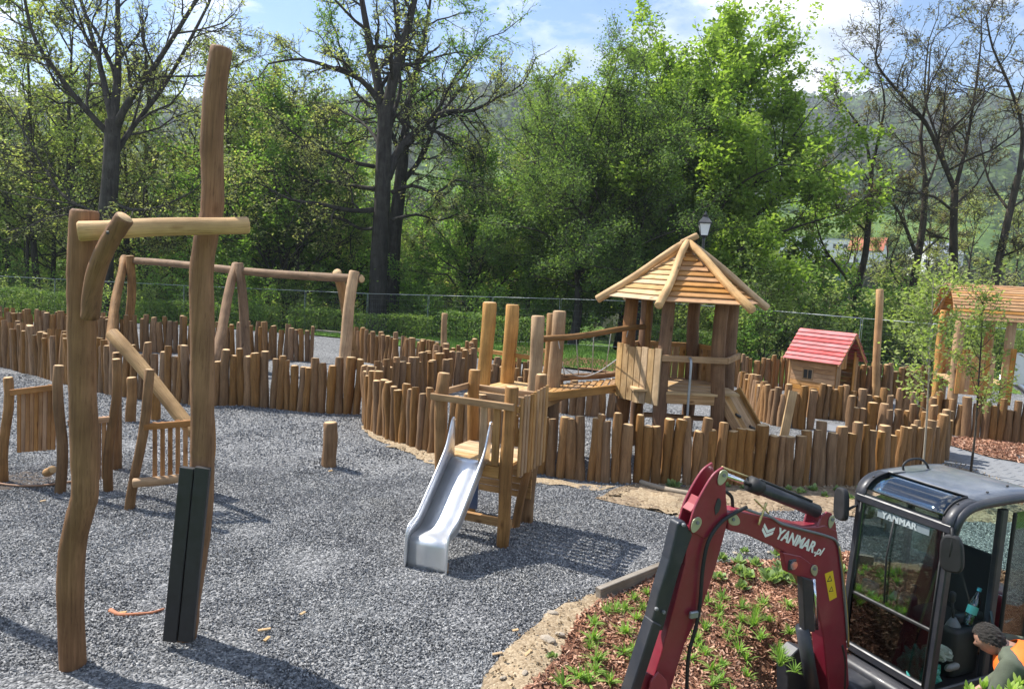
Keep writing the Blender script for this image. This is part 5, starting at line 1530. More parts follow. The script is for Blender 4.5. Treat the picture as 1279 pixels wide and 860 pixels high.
pe = thing('person', 'person in olive shirt and orange safety vest stooping beside the excavator cab', 'person', (gx, gy, gz_))
def PV(x, y, z): return Vector((gx + x * math.cos(TH) - y * math.sin(TH), gy + x * math.sin(TH) + y * math.cos(TH), gz_ + z))
# x < 0 is where the person faces
pel, spi, che, nck, hed = PV(.06, 0, .93), PV(-.04, 0, 1.10), PV(-.21, 0, 1.30), PV(-.335, 0, 1.41), PV(-.42, -.01, hp_.z - gz_)
shl, shr = PV(-.27, -.19, 1.35), PV(-.27, .19, 1.35)
ell, wrl = PV(-.33, -.26, 1.07), PV(-.52, -.20, .93)
elr, wrr = PV(-.30, .27, 1.08), PV(-.47, .20, .90)
hil, hir = PV(.07, -.10, .90), PV(.07, .10, .90)
knl, knr = PV(-.04, -.12, .50), PV(.02, .13, .50)
anl, anr = PV(.05, -.12, .09), PV(.12, .13, .09)
tol, tor = PV(-.15, -.13, .04), PV(-.08, .14, .04)
V = [pel, spi, che, nck, hed, shl, ell, wrl, shr, elr, wrr, hil, knl, anl, hir, knr, anr, tol, tor]
E = [(0, 1), (1, 2), (2, 3), (3, 4), (2, 5), (5, 6), (6, 7), (2, 8), (8, 9), (9, 10), (0, 11), (11, 12), (12, 13), (0, 14), (14, 15), (15, 16), (13, 17), (16, 18)]
Rr = [(.12, .11), (.11, .10), (.125, .12), .055, .07, .055, .042, .027, .055, .042, .027, .085, .058, .042, .085, .058, .042, .035, .035]
# hands: palm and five fingers each
for wi, el_, sgn in ((7, ell, -1), (10, elr, 1)):
    w = V[wi]; d = (w - el_).normalized()
    side = d.cross(Vector((0, 0, 1))).normalized() * sgn
    pi_ = len(V); V.append(w + d * .06); Rr.append((.024, .030)); E.append((wi, pi_))
    for f, (o_, L_) in enumerate(((-.028, .075), (-.010, .088), (.010, .082), (.027, .065))):
        k1 = len(V); V.append(w + d * .095 + side * o_); Rr.append(.0095); E.append((pi_, k1))
        V.append(w + d * (.095 + L_ * .5) + side * o_ * 1.1 - Vector((0, 0, .012))); Rr.append(.0088); E.append((k1, k1 + 1))
        V.append(w + d * (.095 + L_ * .85) + side * o_ * 1.1 - Vector((0, 0, .034))); Rr.append(.0075); E.append((k1 + 1, k1 + 2))
    k1 = len(V); V.append(w + d * .045 - side * .035); Rr.append(.011); E.append((pi_, k1))
    V.append(w + d * .085 - side * .055 - Vector((0, 0, .01))); Rr.append(.009); E.append((k1, k1 + 1))
body = skin_body('body', pe, V, E, Rr, M_SKIN, 1)
# head: shaped ellipsoid looking down to the left
Mh = Matrix.Translation(hed) @ Matrix.Rotation(RAD(180) + TH, 4, 'Z') @ Matrix.Rotation(RAD(34), 4, 'Y')      # local +x = face
def head_mesh():
    bm = bmesh.new(); bmesh.ops.create_uvsphere(bm, u_segments=28, v_segments=20, radius=1)
    for v in bm.verts:
        x, y, z = v.co
        f = max(0, x)
        jaw = max(0, -z)
        X = x * (.098 - .012 * jaw * (1 if x < 0 else .2)); Y = y * (.076 - .018 * jaw); Z_ = z * .118
        if x > .8 and abs(y) < .22 and -.25 < z < .15: X += .022 * (1 - abs(y) / .22)          # nose
        if x > .7 and .12 < abs(y) < .5 and .02 < z < .25: X -= .008                             # eye sockets
        if x > .75 and abs(y) < .35 and -.55 < z < -.42: X += .005                                # lips
        v.co = Vector((X, Y, Z_))
    me = bpy.data.meshes.new('head'); bm.to_mesh(me); bm.free()
    me.polygons.foreach_set('use_smooth', [True] * len(me.polygons))
    return me
hd_ = obj('head', head_mesh(), pe, Mh, M_SKIN)
for s in (-1, 1):
    bm = bmesh.new(); bmesh.ops.create_uvsphere(bm, u_segments=12, v_segments=8, radius=1); bmesh.ops.scale(bm, vec=(.022, .010, .034), verts=bm.verts)
    me = bpy.data.meshes.new('ear'); bm.to_mesh(me); bm.free(); obj('ear', me, hd_, Mh @ Matrix.Translation((-.012, s * .074, -.004)), M_SKIN)
    bm = bmesh.new(); bmesh.ops.create_uvsphere(bm, u_segments=10, v_segments=8, radius=.009)
    me = bpy.data.meshes.new('eye'); bm.to_mesh(me); bm.free(); obj('eye', me, hd_, Mh @ Matrix.Translation((.078, s * .030, .016)), simple('eye_dark', (.10, .08, .07), .3))
bm = bmesh.new(); bmesh.ops.create_uvsphere(bm, u_segments=40, v_segments=28, radius=1)
rs_ = random.Random(3)
for v in bm.verts:
    x, y, z = v.co; k_ = 1 + rs_.uniform(-.03, .05); v.co = Vector((x * .107 * k_, y * .084 * k_, z * .126 * k_))
bmesh.ops.delete(bm, geom=[v for v in bm.verts if v.co.z < -.045 + (v.co.x + .02) * .95 or (v.co.x > .055 and v.co.z < .075)], context='VERTS')
me = bpy.data.meshes.new('hair'); bm.to_mesh(me); bm.free(); obj('hair', me, pe, Mh, M_HAIR)
# clothes
skin_body('shirt', pe, [pel + Vector((0, 0, .03)), spi, che, nck + Vector((.035, 0, -.03)), shl, ell, wrl + (ell - wrl) * .12, shr, elr, wrr + (elr - wrr) * .12], [(0, 1), (1, 2), (2, 3), (2, 4), (4, 5), (5, 6), (2, 7), (7, 8), (8, 9)], [(.14, .125), (.135, .12), (.15, .135), .072, .085, .066, .042, .085, .066, .042], M_SHIRT, 2)
skin_body('trousers', pe, [pel, hil, knl, anl + Vector((0, 0, .03)), hir, knr, anr + Vector((0, 0, .03))], [(0, 1), (1, 2), (2, 3), (0, 4), (4, 5), (5, 6)], [(.15, .13), .105, .078, .062, .105, .078, .062], M_TROU, 2)
for a, t in ((anl, tol), (anr, tor)):
    skin_body('boot', pe, [a + Vector((.03, 0, .05)), a + Vector((.03, 0, -.035)), t + Vector((.03, 0, .01)), t + Vector((-.05, 0, .005))], [(0, 1), (1, 2), (2, 3)], [.055, .052, .048, .036], M_RUBK, 2)
# vest: open-sided shell over the torso
VT = []
ax = [pel.lerp(spi, -.05), pel.lerp(spi, .5), spi, spi.lerp(che, .5), che, che.lerp(nck, .5), nck + Vector((.02, 0, -.01))]
ra_ = [(.185, .165), (.18, .16), (.185, .165), (.215, .18), (.235, .19), (.20, .17), (.10, .10)]
S = 24
V, F = [], []
for i, (c, (ry, rx)) in enumerate(zip(ax, ra_)):
    d = (ax[min(i + 1, len(ax) - 1)] - ax[max(i - 1, 0)]).normalized()
    y_ = Vector((-math.sin(TH), math.cos(TH), 0)); x_ = y_.cross(d).normalized()
    for k in range(S):
        a = 6.2832 * k / S
        fold = 1 + .025 * math.sin(5 * a + i * 1.3) + .015 * math.sin(11 * a - i)
        V.append(c + (y_ * (ry * math.cos(a)) + x_ * (rx * math.sin(a))) * fold)
for i in range(len(ax) - 1):
    for k in range(S):
        a = 6.2832 * (k + .5) / S
        if i in (3, 4) and abs(math.cos(a)) > .94: continue            # arm holes
        F.append((i * S + k, i * S + (k + 1) % S, (i + 1) * S + (k + 1) % S, (i + 1) * S + k))
vst = obj('safety_vest', py_mesh('safety_vest', V, F, None, True), pe, None, M_VEST)
md = vst.modifiers.new('thickness', 'SOLIDIFY'); md.thickness = .006; md.offset = 1
sdv = vst.modifiers.new('smooth', 'SUBSURF'); sdv.levels = 1; sdv.render_levels = 1
V2, F2 = [], []
for j in (0, 1):
    for k in range(S): V2.append(V[1 * S + k].lerp(V[2 * S + k], .2 + .45 * j) + (V[1 * S + k] - ax[1]).normalized() * .009)
for k in range(S): F2.append((k, (k + 1) % S, S + (k + 1) % S, S + k))
bd = obj('reflective_band', py_mesh('reflective_band', V2, F2, None, True), vst, None, M_BAND)

# ------------------------------------------------------------------ trees
M_BARKT = wood('tree_bark', (.085, .072, .058), (.028, .024, .021), rough=.95, grain=5, along=.8, rvar=.2, bumps=.8)
M_BARKB = wood('dark_bark', (.080, .073, .066), (.030, .028, .027), rough=.95, grain=4, along=.7, rvar=.2, bumps=.8)
LF_MAPLE = leafmat('maple_leaf', [(.15, .25, .025), (.21, .32, .035), (.29, .39, .055)], .55, lift=1.12)
LF_DENSE = leafmat('dense_leaf', [(.085, .155, .04), (.125, .21, .055), (.18, .27, .085)], .5, lift=0.95)
LF_FRESH = leafmat('fresh_leaf', [(.11, .22, .035), (.16, .29, .05), (.22, .35, .075)], .55, lift=1.12)
LF_BUD = leafmat('bud_leaf', [(.17, .17, .08), (.22, .23, .095), (.26, .29, .12)], .45, lift=1.6)
LF_BROWN = leafmat('brown_bud', [(.11, .085, .05), (.17, .14, .075), (.20, .20, .08)], .3, lift=1.3)
LF_YEL = leafmat('yellowgreen_leaf', [(.18, .23, .06), (.24, .30, .08), (.30, .36, .11)], .5, lift=1.35)
LF_HEDGE = leafmat('hedge_leaf', [(.035, .075, .015), (.07, .13, .025), (.14, .2, .045)], .3, lift=1.5)
LF_LAUREL = leafmat('laurel_leaf', [(.17, .30, .03), (.26, .40, .05), (.36, .48, .10)], .45, .35)
LF_FOR = leafmat('forest_leaf', [(.07, .13, .03), (.11, .18, .04), (.16, .24, .06)], .3, .9, 0.0)
class Wood:
    def __init__(self, seed):
        self.r = np.random.default_rng(seed); self.V = []; self.F = []; self.n = 0; self.tips = []
    def tube(self, P, R, sides):
        P = np.asarray(P); n = len(P)
        T = np.gradient(P, axis=0); T /= np.linalg.norm(T, axis=1)[:, None] + 1e-9
        a = np.array([0.31, .95, .05]) if abs(T[0, 2]) > .7 else np.array([0, 0, 1.])
        X = np.cross(T, a); X /= np.linalg.norm(X, axis=1)[:, None] + 1e-9
        Y = np.cross(T, X)
        an = np.arange(sides) * 2 * np.pi / sides
        ring = P[:, None, :] + np.asarray(R)[:, None, None] * (np.cos(an)[None, :, None] * X[:, None, :] + np.sin(an)[None, :, None] * Y[:, None, :])
        idx = self.n + np.arange(n * sides).reshape(n, sides)
        q = np.stack([idx[:-1], np.roll(idx[:-1], -1, 1), np.roll(idx[1:], -1, 1), idx[1:]], -1).reshape(-1, 4)
        self.V.append(ring.reshape(-1, 3)); self.F.append(q); self.n += n * sides
    def limb(self, P, r0, r1, sides, depth, prm):
        """a limb along points P, then its children"""
        P = np.asarray(P, float); n = len(P)
        t = np.linspace(0, 1, n)
        R = r0 + (r1 - r0) * t ** .85
        self.tube(P, R, sides)
        L = np.sum(np.linalg.norm(np.diff(P, axis=0), axis=1))
        if depth >= prm['depth']:
            self.tips.append(P); return
        lv = prm['lv'][depth]
        k = max(1, int(self.r.poisson(lv['n'] * (L / lv['ref'] if lv.get('ref') else 1))))
        T = np.gradient(P, axis=0)
        for j in range(k):
            u = lv['t0'] + (1 - lv['t0']) * (j + self.r.uniform(0, 1)) / k
            u = min(u, .99)
            i = int(u * (n - 1)); f = u * (n - 1) - i
            p = P[i] * (1 - f) + P[min(i + 1, n - 1)] * f
            d = T[i] / (np.linalg.norm(T[i]) + 1e-9)
            self.grow(p, d, max(.25, min(L, lv.get('cap', 99)) * lv['len'] * self.r.uniform(.65, 1.2) * (1.0 - lv.get('fall', .45) * u)), (r0 + (r1 - r0) * u) * lv['rad'], depth + 1, prm, RAD(lv['ang'] + self.r.normal() * 12))
        self.grow(P[-1], T[-1] / (np.linalg.norm(T[-1]) + 1e-9), L * .35, r1 * .95, depth + 1, prm, RAD(12))
    def grow(self, p, d, L, r, depth, prm, ang):
        rr = self.r
        a = rr.normal(size=3); a -= d * a.dot(d); a /= np.linalg.norm(a) + 1e-9
        d = d * math.cos(ang) + a * math.sin(ang)
        n = 4 if depth < prm['depth'] else 2
        P = [p]; q = p.copy(); wnd = prm['wander']
        up = np.array([0, 0, prm.get('up', .1)])
        if prm.get('droop') and depth >= 2: up = np.array([0, 0, -prm['droop']])
        for i in range(n):
            d = d + rr.normal(size=3) * wnd + up * .6
            d /= np.linalg.norm(d)
            q = q + d * L / n; P.append(q.copy())
        r = max(r, prm['rmin'])
        self.limb(P, r, max(r * .45, prm['rmin'] * .7), 6 if r > .06 else (4 if r > .02 else 3), depth, prm)
    def mesh(self, name):
        return np_mesh(name, np.concatenate(self.V), np.concatenate(self.F))
    def leaves(self, name, per, size, spread, seed=1, droopy=.0, frac=1.0, upb=.6):
        r = np.random.default_rng(seed)
        tips = self.tips
        if frac < 1: tips = [t for t in tips if r.random() < frac]
        if not tips: return None
        C = []
        for P in tips:
            m = max(1, r.poisson(per))
            u = r.uniform(.1, 1.05, m) * (len(P) - 1)
            i = np.clip(u.astype(int), 0, len(P) - 2); f = (u - i)[:, None]
            C.append(P[i] * (1 - f) + P[i + 1] * f)
        C = np.concatenate(C)
        return leaf_mesh(name, C + r.normal(size=C.shape) * spread, size, r, upb)
def leaf_mesh(name, C, size, r, upb=.6, folded=False):
    n = len(C)
    nrm = r.normal(size=(n, 3)); nrm[:, 2] = np.abs(nrm[:, 2]) + upb
    nrm /= np.linalg.norm(nrm, axis=1)[:, None]
    a = r.normal(size=(n, 3)); a -= nrm * np.sum(a * nrm, 1)[:, None]; a /= np.linalg.norm(a, axis=1)[:, None]
    b = np.cross(nrm, a)
    s = size * r.uniform(.6, 1.3, n)[:, None]
    V = np.stack([C - a * s, C + b * s * .55 - a * s * .1, C + a * s, C - b * s * .55 - a * s * .1 + nrm * s * .12], 1).reshape(-1, 3)
    return np_mesh(name, V, np.arange(n * 4).reshape(-1, 4), None, False)
def mk_tree(name, label, w, base, leafmats, leafp, group=None, bark=None, extra=None):
    """tree thing from a grown skeleton whose coordinates are relative to base"""
    t = thing(name, label, 'tree', base, 0, group)
    Mt = W[t.name]
    obj('trunk', w.mesh('trunk'), t, Mt, bark or M_BARKT)
    lm = w.leaves('crown', **leafp)
    if lm: obj('crown', lm, t, Mt, leafmats)
    return t
def px_limb(pxs, y, base, k=3, dy=0.0, seed=0):
    rs = random.Random(seed)
    n = len(pxs)
    P = [D(a, b, y + dy * i / max(1, n - 1)) - base for i, (a, b) in enumerate(pxs)]
    P = smooth_chain(P, k)
    return [tuple(p) for p in P]
LV = lambda n1, n2, n3, l1=.5, l2=.5, l3=.5, a1=50, a2=48, a3=45: [dict(n=n1, ref=5.0, len=l1, rad=.5, ang=a1, t0=.15, cap=9), dict(n=n2, len=l2, rad=.55, ang=a2, t0=.2), dict(n=n3, len=l3, rad=.55, ang=a3, t0=.15), dict(n=n3, len=l3, rad=.6, ang=a3, t0=.2)]
# big oak, traced limbs
by = 38.0
b0 = D(474, 392, by); b0.z = zg1(b0.x, b0.y) - .2
w = Wood(1)
prm = dict(depth=3, lv=LV(8, 7, 5.5, .42, .55, .5), wander=.24, up=.05, rmin=.011)
w.tube(np.array(px_limb([(470, 412), (471, 390), (473, 330), (477, 260), (479, 200), (481, 140)], by, b0, 4)), np.concatenate([[.75, .62, .54, .50, .47], np.linspace(.46, .36, 16)]), 14)
for pts, r0, r1, dy in (([(480, 150), (472, 105), (462, 55), (452, 0), (446, -50)], .30, .10, 1.5), ([(481, 150), (492, 95), (508, 40), (520, -10), (535, -60)], .33, .1, -1), ([(484, 222), (500, 185), (528, 158), (556, 140), (590, 138), (625, 120)], .26, .06, 2.5),
                        ([(474, 128), (451, 100), (415, 85), (375, 74), (335, 80)], .17, .04, -2), ([(466, 262), (440, 263), (400, 255), (363, 249), (335, 235)], .15, .04, -3), ([(468, 236), (440, 232), (405, 226), (383, 225), (350, 215)], .13, .035, 2),
                        ([(467, 208), (440, 202), (405, 188), (385, 180), (360, 160)], .12, .03, -4), ([(470, 285), (448, 285), (425, 272), (390, 276), (372, 268)], .10, .03, 3), ([(490, 240), (515, 232), (545, 240), (570, 225), (600, 232)], .12, .03, -3),
                        ([(489, 275), (520, 268), (550, 275), (575, 265)], .09, .03, 3), ([(478, 180), (488, 150), (500, 110), (495, 60), (500, 20)], .16, .04, 3), ([(478, 190), (460, 160), (430, 140), (400, 130)], .10, .03, 4)):
    w.limb(px_limb(pts, by, b0, 3, dy), r0, r1, 8, 0, prm)
mk_tree('oak_tree', 'huge dark old oak, nearly bare, with a split trunk and wide limbs', w, b0, LF_BUD, dict(per=2.4, size=.075, spread=.10, seed=2, frac=.8), None, M_BARKB)
# its slimmer twin trunk behind
b1 = D(492, 392, 42.0); b1.z = zg1(b1.x, b1.y) - .2
w = Wood(2)
w.tube(np.array(px_limb([(488, 412), (489, 380), (492, 300), (500, 230), (505, 170)], 42, b1, 4)), np.linspace(.5, .3, 17), 10)
for pts, r0, r1, dy in (([(505, 172), (515, 110), (530, 50), (540, -20)], .25, .06, 2), ([(500, 230), (530, 190), (560, 110), (600, 60)], .18, .05, 3), ([(503, 200), (480, 150), (440, 110), (420, 40)], .16, .04, 3)):
    w.limb(px_limb(pts, 42, b1, 3, dy), r0, r1, 7, 0, prm)
mk_tree('oak_tree', 'slimmer dark oak trunk standing close behind the huge old oak', w, b1, LF_FRESH, dict(per=3.0, size=.09, spread=.12, seed=3), None, M_BARKB)
# left bare tree, traced limbs
by = 36.0
b0 = D(128, 392, by); b0.z = zg1(b0.x, b0.y) - .2
w = Wood(3)
prm = dict(depth=3, lv=LV(8, 7, 5.5, .42, .55, .5), wander=.2, up=.09, rmin=.010)
w.tube(np.array(px_limb([(126, 405), (128, 380), (131, 300), (138, 220), (141, 150)], by, b0, 4)), np.linspace(.52, .34, 17), 12)
for pts, r0, r1, dy in (([(141, 155), (146, 110), (148, 70), (147, 0), (150, -60)], .24, .07, 1), ([(143, 160), (165, 120), (195, 80), (241, 7), (265, -40)], .20, .05, -2), ([(140, 200), (165, 160), (209, 101), (258, 10), (275, -30)], .16, .04, 3),
                        ([(140, 150), (128, 95), (119, 59), (101, 0), (90, -50)], .18, .05, 2), ([(138, 170), (110, 140), (87, 112), (45, 52), (31, 0), (20, -40)], .17, .04, -3), ([(136, 250), (165, 262), (200, 258), (240, 240)], .10, .03, -3),
                        ([(135, 270), (110, 262), (80, 245), (59, 216), (31, 167), (7, 125)], .12, .03, 3), ([(139, 195), (175, 105), (250, 95), (290, 85)], .09, .025, 2)):
    w.limb(px_limb(pts, by, b0, 3, dy), r0, r1, 7, 0, prm)
mk_tree('lime_tree', 'tall forked tree with bare fanning branches at the left woodland edge', w, b0, LF_BUD, dict(per=2.0, size=.07, spread=.10, seed=4, frac=.75), None, M_BARKB)
# bare trees on the right, traced
prmr = dict(depth=3, lv=LV(8, 7, 5.5, .46, .55, .5), wander=.25, up=.07, rmin=.010)
def traced(seed, y, foot, trunk, tr, limbs, label, leaf, lp, name='bare_tree'):
    b = D(*foot, y); b.z = zg1(b.x, b.y) - .3
    w = Wood(seed)
    tp = px_limb(trunk, y, b, 4)
    low = np.array([(tp[0][0], tp[0][1], -.2)]); tp = np.concatenate([low, np.array(tp)])
    w.tube(tp, np.linspace(tr[0], tr[1], len(tp)) * .62, 10)
    for pts, r0, r1, dy in limbs: w.limb(px_limb(pts, y, b, 3, dy), r0 * .72, r1, 6, 0, prmr)
    return mk_tree(name, label, w, b, leaf, lp, None, M_BARKT)
traced(11, 40, (1066, 410), [(1067, 395), (1073, 350), (1081, 316), (1086, 260), (1088, 214)], (.34, .2), (([(1088, 216), (1080, 170), (1060, 140), (1045, 120)], .13, .03, 1), ([(1088, 214), (1098, 170), (1105, 130), (1100, 100)], .13, .03, -1), ([(1068, 362), (1048, 335), (1030, 310), (1020, 280), (1018, 262)], .12, .03, -2), ([(1085, 270), (1110, 240), (1130, 215)], .09, .03, 2), ([(1084, 290), (1060, 270), (1040, 250), (1025, 215)], .09, .03, 2)),
       'slender dark tree with a curved trunk behind the red-roofed playhouse', LF_BROWN, dict(per=2, size=.07, spread=.1, seed=5, frac=.7))
traced(12, 38, (1136, 410), [(1137, 386), (1144, 335), (1153, 279), (1156, 223)], (.36, .22), (([(1156, 225), (1150, 170), (1158, 120), (1162, 60)], .15, .03, 1), ([(1143, 315), (1123, 265), (1105, 246), (1085, 225)], .14, .035, -2), ([(1155, 240), (1170, 200), (1180, 150)], .10, .03, 2), ([(1140, 370), (1120, 350), (1112, 330), (1120, 305)], .08, .03, -2), ([(1147, 320), (1170, 300), (1190, 280)], .07, .03, 2)),
       'forked dark tree leaning right, left of the curved slat roof', LF_BROWN, dict(per=2, size=.07, spread=.1, seed=6, frac=.7))
traced(13, 37, (1191, 400), [(1191, 360), (1191, 320), (1191, 279), (1193, 232)], (.36, .26), (([(1192, 235), (1179, 205), (1156, 153), (1123, 116), (1095, 79), (1098, 50)], .19, .03, -1), ([(1194, 232), (1205, 190), (1212, 153), (1221, 93), (1226, 45)], .16, .03, 1), ([(1184, 215), (1170, 170), (1155, 120), (1160, 51)], .12, .03, 2), ([(1192, 265), (1165, 245), (1130, 240), (1100, 232)], .10, .03, -3), ([(1193, 255), (1220, 230), (1240, 190)], .09, .03, 2), ([(1191, 300), (1160, 290), (1140, 262)], .07, .03, 2)),
       'tall many-branched bare tree rising above the curved slat roof', LF_BROWN, dict(per=1.8, size=.065, spread=.1, seed=7, frac=.7))
traced(14, 36, (1240, 400), [(1242, 370), (1244, 344), (1258, 279), (1272, 219)], (.34, .24), (([(1272, 222), (1277, 163), (1262, 110), (1240, 60), (1232, 20)], .15, .03, -1), ([(1272, 220), (1290, 170), (1285, 110), (1295, 60)], .15, .03, 1), ([(1262, 265), (1235, 225), (1225, 180)], .10, .03, 2), ([(1250, 320), (1275, 310), (1300, 290)], .08, .03, -2), ([(1262, 260), (1290, 240), (1310, 200)], .09, .03, 2)),
       'leaning bare tree at the right woodland edge', LF_BROWN, dict(per=1.8, size=.065, spread=.1, seed=8, frac=.7))
# leafy trees: grown freely inside an envelope
def auto_tree(seed, H, th, spread, nl, r0, depth=3, a=(25, 75), wander=.16, up=.10, subn=(6, 6, 5), stems=1, lens=(.42, .5, .5), tap=.75):
    w = Wood(seed); r = w.r
    prm = dict(depth=depth, lv=LV(subn[0], subn[1], subn[2], *lens), wander=wander, up=up, rmin=.01)
    for s in range(stems):
        ox, oy = (r.normal(size=2) * .5 if stems > 1 else (0, 0))
        lean = r.normal(size=2) * (.10 if stems > 1 else .05)
        zz = np.linspace(-.2, H * .93, 14)
        P = np.stack([ox + lean[0] * zz + .25 * np.sin(zz * .5 + s) * (zz / H), oy + lean[1] * zz + .2 * np.cos(zz * .45 + s) * (zz / H), zz], -1)
        R = np.linspace(r0, r0 * .12, 14) * (1 if s == 0 else .7); R[0] *= 1.35
        w.tube(P, R, 10)
        for k in range(nl):
            f = (k + r.uniform(0, 1)) / nl
            z = th + (H * .93 - th) * f
            p = np.array([np.interp(z, zz, P[:, 0]), np.interp(z, zz, P[:, 1]), z])
            env = spread * (1 - tap * f ** 1.8) * (.55 + .45 * min(1, f * 4 + .3))
            az = k * 2.4 + r.uniform(-.5, .5)
            el = RAD(a[0] + (a[1] - a[0]) * (f ** 1.5) + r.normal() * 7)
            d = np.array([math.cos(az) * math.cos(el), math.sin(az) * math.cos(el), math.sin(el)])
            L = env * r.uniform(.75, 1.1)
            Q = [p]; q = p.copy(); dd = d.copy()
            for i in range(6):
                dd = dd + r.normal(size=3) * .11 + np.array([0, 0, .05]); dd /= np.linalg.norm(dd)
                q = q + dd * L / 6; Q.append(q.copy())
            rb = np.interp(z, zz, R) * .5
            w.limb(Q, max(rb, .035), .02, 6, 0, prm)
    return w
def dome_tree(seed, H, fork, R, zc, nl, r0, subn=(6, 6, 5), wander=.18, up=.05, lens=(.40, .5, .5), low=-8, stems=1):
    """round-headed tree: limbs leave a short trunk and end on a lumpy dome"""
    w = Wood(seed); r = w.r
    prm = dict(depth=3, lv=LV(*subn, *lens), wander=wander, up=up, rmin=.01)
    Rz = H - zc
    for s in range(stems):
        top = fork + (H - fork) * .30
        zz = np.linspace(-.3, top, 8); l0 = r.normal(size=2) * (.05 if stems == 1 else .10); o0 = r.normal(size=2) * (.0 if stems == 1 else .6)
        P = np.stack([o0[0] + l0[0] * zz + .12 * np.sin(zz), o0[1] + l0[1] * zz + .12 * np.cos(zz * 1.2), zz], -1)
        Rr_ = np.linspace(r0 * 1.15, r0 * .6, 8) * (1 if s == 0 else .75); Rr_[0] *= 1.25
        w.tube(P, Rr_, 10)
        for k in range(nl):
            f = (k + .5) / nl
            z = fork + (top - fork) * min(1, f * 1.15) * r.uniform(.85, 1)
            p = np.array([np.interp(z, zz, P[:, 0]), np.interp(z, zz, P[:, 1]), z])
            el = RAD(low + (90 - low) * (f ** 1.15) * .97 + r.normal() * 5); az = k * 2.399 + r.uniform(-.35, .35)
            e = np.array([R * math.cos(az) * math.cos(el), R * math.sin(az) * math.cos(el), zc + Rz * math.sin(el)]) * r.uniform(.86, 1.06) 
            m0 = (p + e) / 2 + r.normal(size=3) * .35 + np.array([0, 0, .25])
            Q = [p, p * .72 + m0 * .28 + r.normal(size=3) * .08, m0, m0 * .5 + e * .5 + r.normal(size=3) * .2, e]
            Q = [np.array(q) for q in smooth_chain([Vector(q) for q in Q], 3)]
            w.limb(Q, max(r0 * .42 * r.uniform(.6, 1.1), .05), .025, 6, 0, prm)
    return w
bark2 = M_BARKT
# dense rounded tree in the middle
b = D(748, 405, 34.0); b.z = zg1(b.x, b.y)
w = dome_tree(21, 11.0, 2.6, 4.7, 5.6, 17, .22, (7, 6.5, 5), .2, .05, low=-30, stems=2)
mk_tree('hornbeam_tree', 'dense rounded dull-green tree with thin twin trunks left of the roofed tower', w, b, LF_DENSE, dict(per=11, size=.056, spread=.18, seed=21), None, M_BARKB)
# tall bright maple behind the pavilion
b = D(868, 410, 39.0); b.z = zg1(b.x, b.y) - .4
w = dome_tree(22, 15.9, 4.4, 7.0, 7.6, 28, .40, (6.5, 6, 5))
maple = mk_tree('maple_tree', 'tall bright yellow-green maple towering behind the roofed tower', w, b, LF_MAPLE, dict(per=8.5, size=.125, spread=.2, seed=22), None, M_BARKB)
b2 = D(770, 410, 45.0); b2.z = zg1(b2.x, b2.y) - .4
dup(maple, Matrix.Translation(b2) @ Matrix.Rotation(2.2, 4, 'Z') @ Matrix.Diagonal((.92, .92, .93, 1)), 'bright green maple crown showing above the dense rounded tree')
# fresh green understorey trees left and right of the oak
w = dome_tree(23, 13.2, 2.4, 5.0, 5.6, 22, .24, (5.5, 5.5, 5), low=-25)
b = D(352, 405, 42.0); b.z = zg1(b.x, b.y) - .3
fresh = mk_tree('beech_tree', 'fresh green leafy tree left of the huge old oak', w, b, LF_FRESH, dict(per=5.5, size=.105, spread=.2, seed=23), None, M_BARKB)
def put(src, px, y, rz, s, label, group=None, sink=.3):
    q = D(px, 400, y); q.z = zg1(q.x, q.y) - sink
    return dup(src, Matrix.Translation(q) @ Matrix.Rotation(rz, 4, 'Z') @ Matrix.Diagonal((s, s, s, 1)), label, group)
put(fresh, 590, 43, 1.3, .86, 'fresh green leafy tree right of the huge old oak')
put(fresh, 640, 52, 2.9, .9, 'paler leafy tree between the oak and the dense rounded tree')
put(fresh, 425, 50, 4.0, 1.05, 'leafy tree deep in the wood behind the oak')
put(fresh, 530, 54, 5.0, .8, 'low leafy tree filling the gap beside the twin oak trunk')
# thin woodland trees
w = auto_tree(24, 15.0, 4.0, 3.6, 16, .17, 3, (20, 70), .22, .07, (4.5, 4.5, 4))
b = D(60, 405, 46.0); b.z = zg1(b.x, b.y) - .3
thin = mk_tree('woodland_tree', 'thin woodland tree with sparse spring foliage', w, b, LF_YEL, dict(per=4.5, size=.085, spread=.22, seed=24), 'thin trees in the woodland', M_BARKB)
w = auto_tree(25, 13.0, 3.0, 3.4, 16, .15, 3, (15, 70), .24, .05, (5, 4.5, 4))
b = D(180, 405, 44.0); b.z = zg1(b.x, b.y) - .3
thin2 = mk_tree('woodland_tree', 'thin bare woodland tree with only opening buds', w, b, LF_BUD, dict(per=2.6, size=.07, spread=.18, seed=25), 'bare thin trees in the woodland', M_BARKB)
rw = random.Random(9)
for px in list(range(-90, 700, 17)):
    src, lab, grp = (thin, 'thin woodland tree with sparse spring foliage', 'thin trees in the woodland') if rw.random() < (.55 if px < 330 else .45) else (thin2, 'thin bare woodland tree with only opening buds', 'bare thin trees in the woodland')
    put(src, px + rw.uniform(-8, 8), rw.uniform(40, 66), rw.uniform(0, 6.28), rw.uniform(.8, 1.25), lab, grp)
for px in (-60, 0, 60, 95, 180, 235, 285, 325):
    put(thin2, px + rw.uniform(-6, 6), rw.uniform(38, 48), rw.uniform(0, 6.28), rw.uniform(1.15, 1.5), 'thin bare woodland tree with only opening buds', 'bare thin trees in the woodland')
for px in (-60, 15, 50, 165, 255, 320):
    put(thin, px + rw.uniform(-6, 6), rw.uniform(40, 50), rw.uniform(0, 6.28), rw.uniform(1.15, 1.4), 'thin woodland tree with sparse spring foliage', 'thin trees in the woodland')
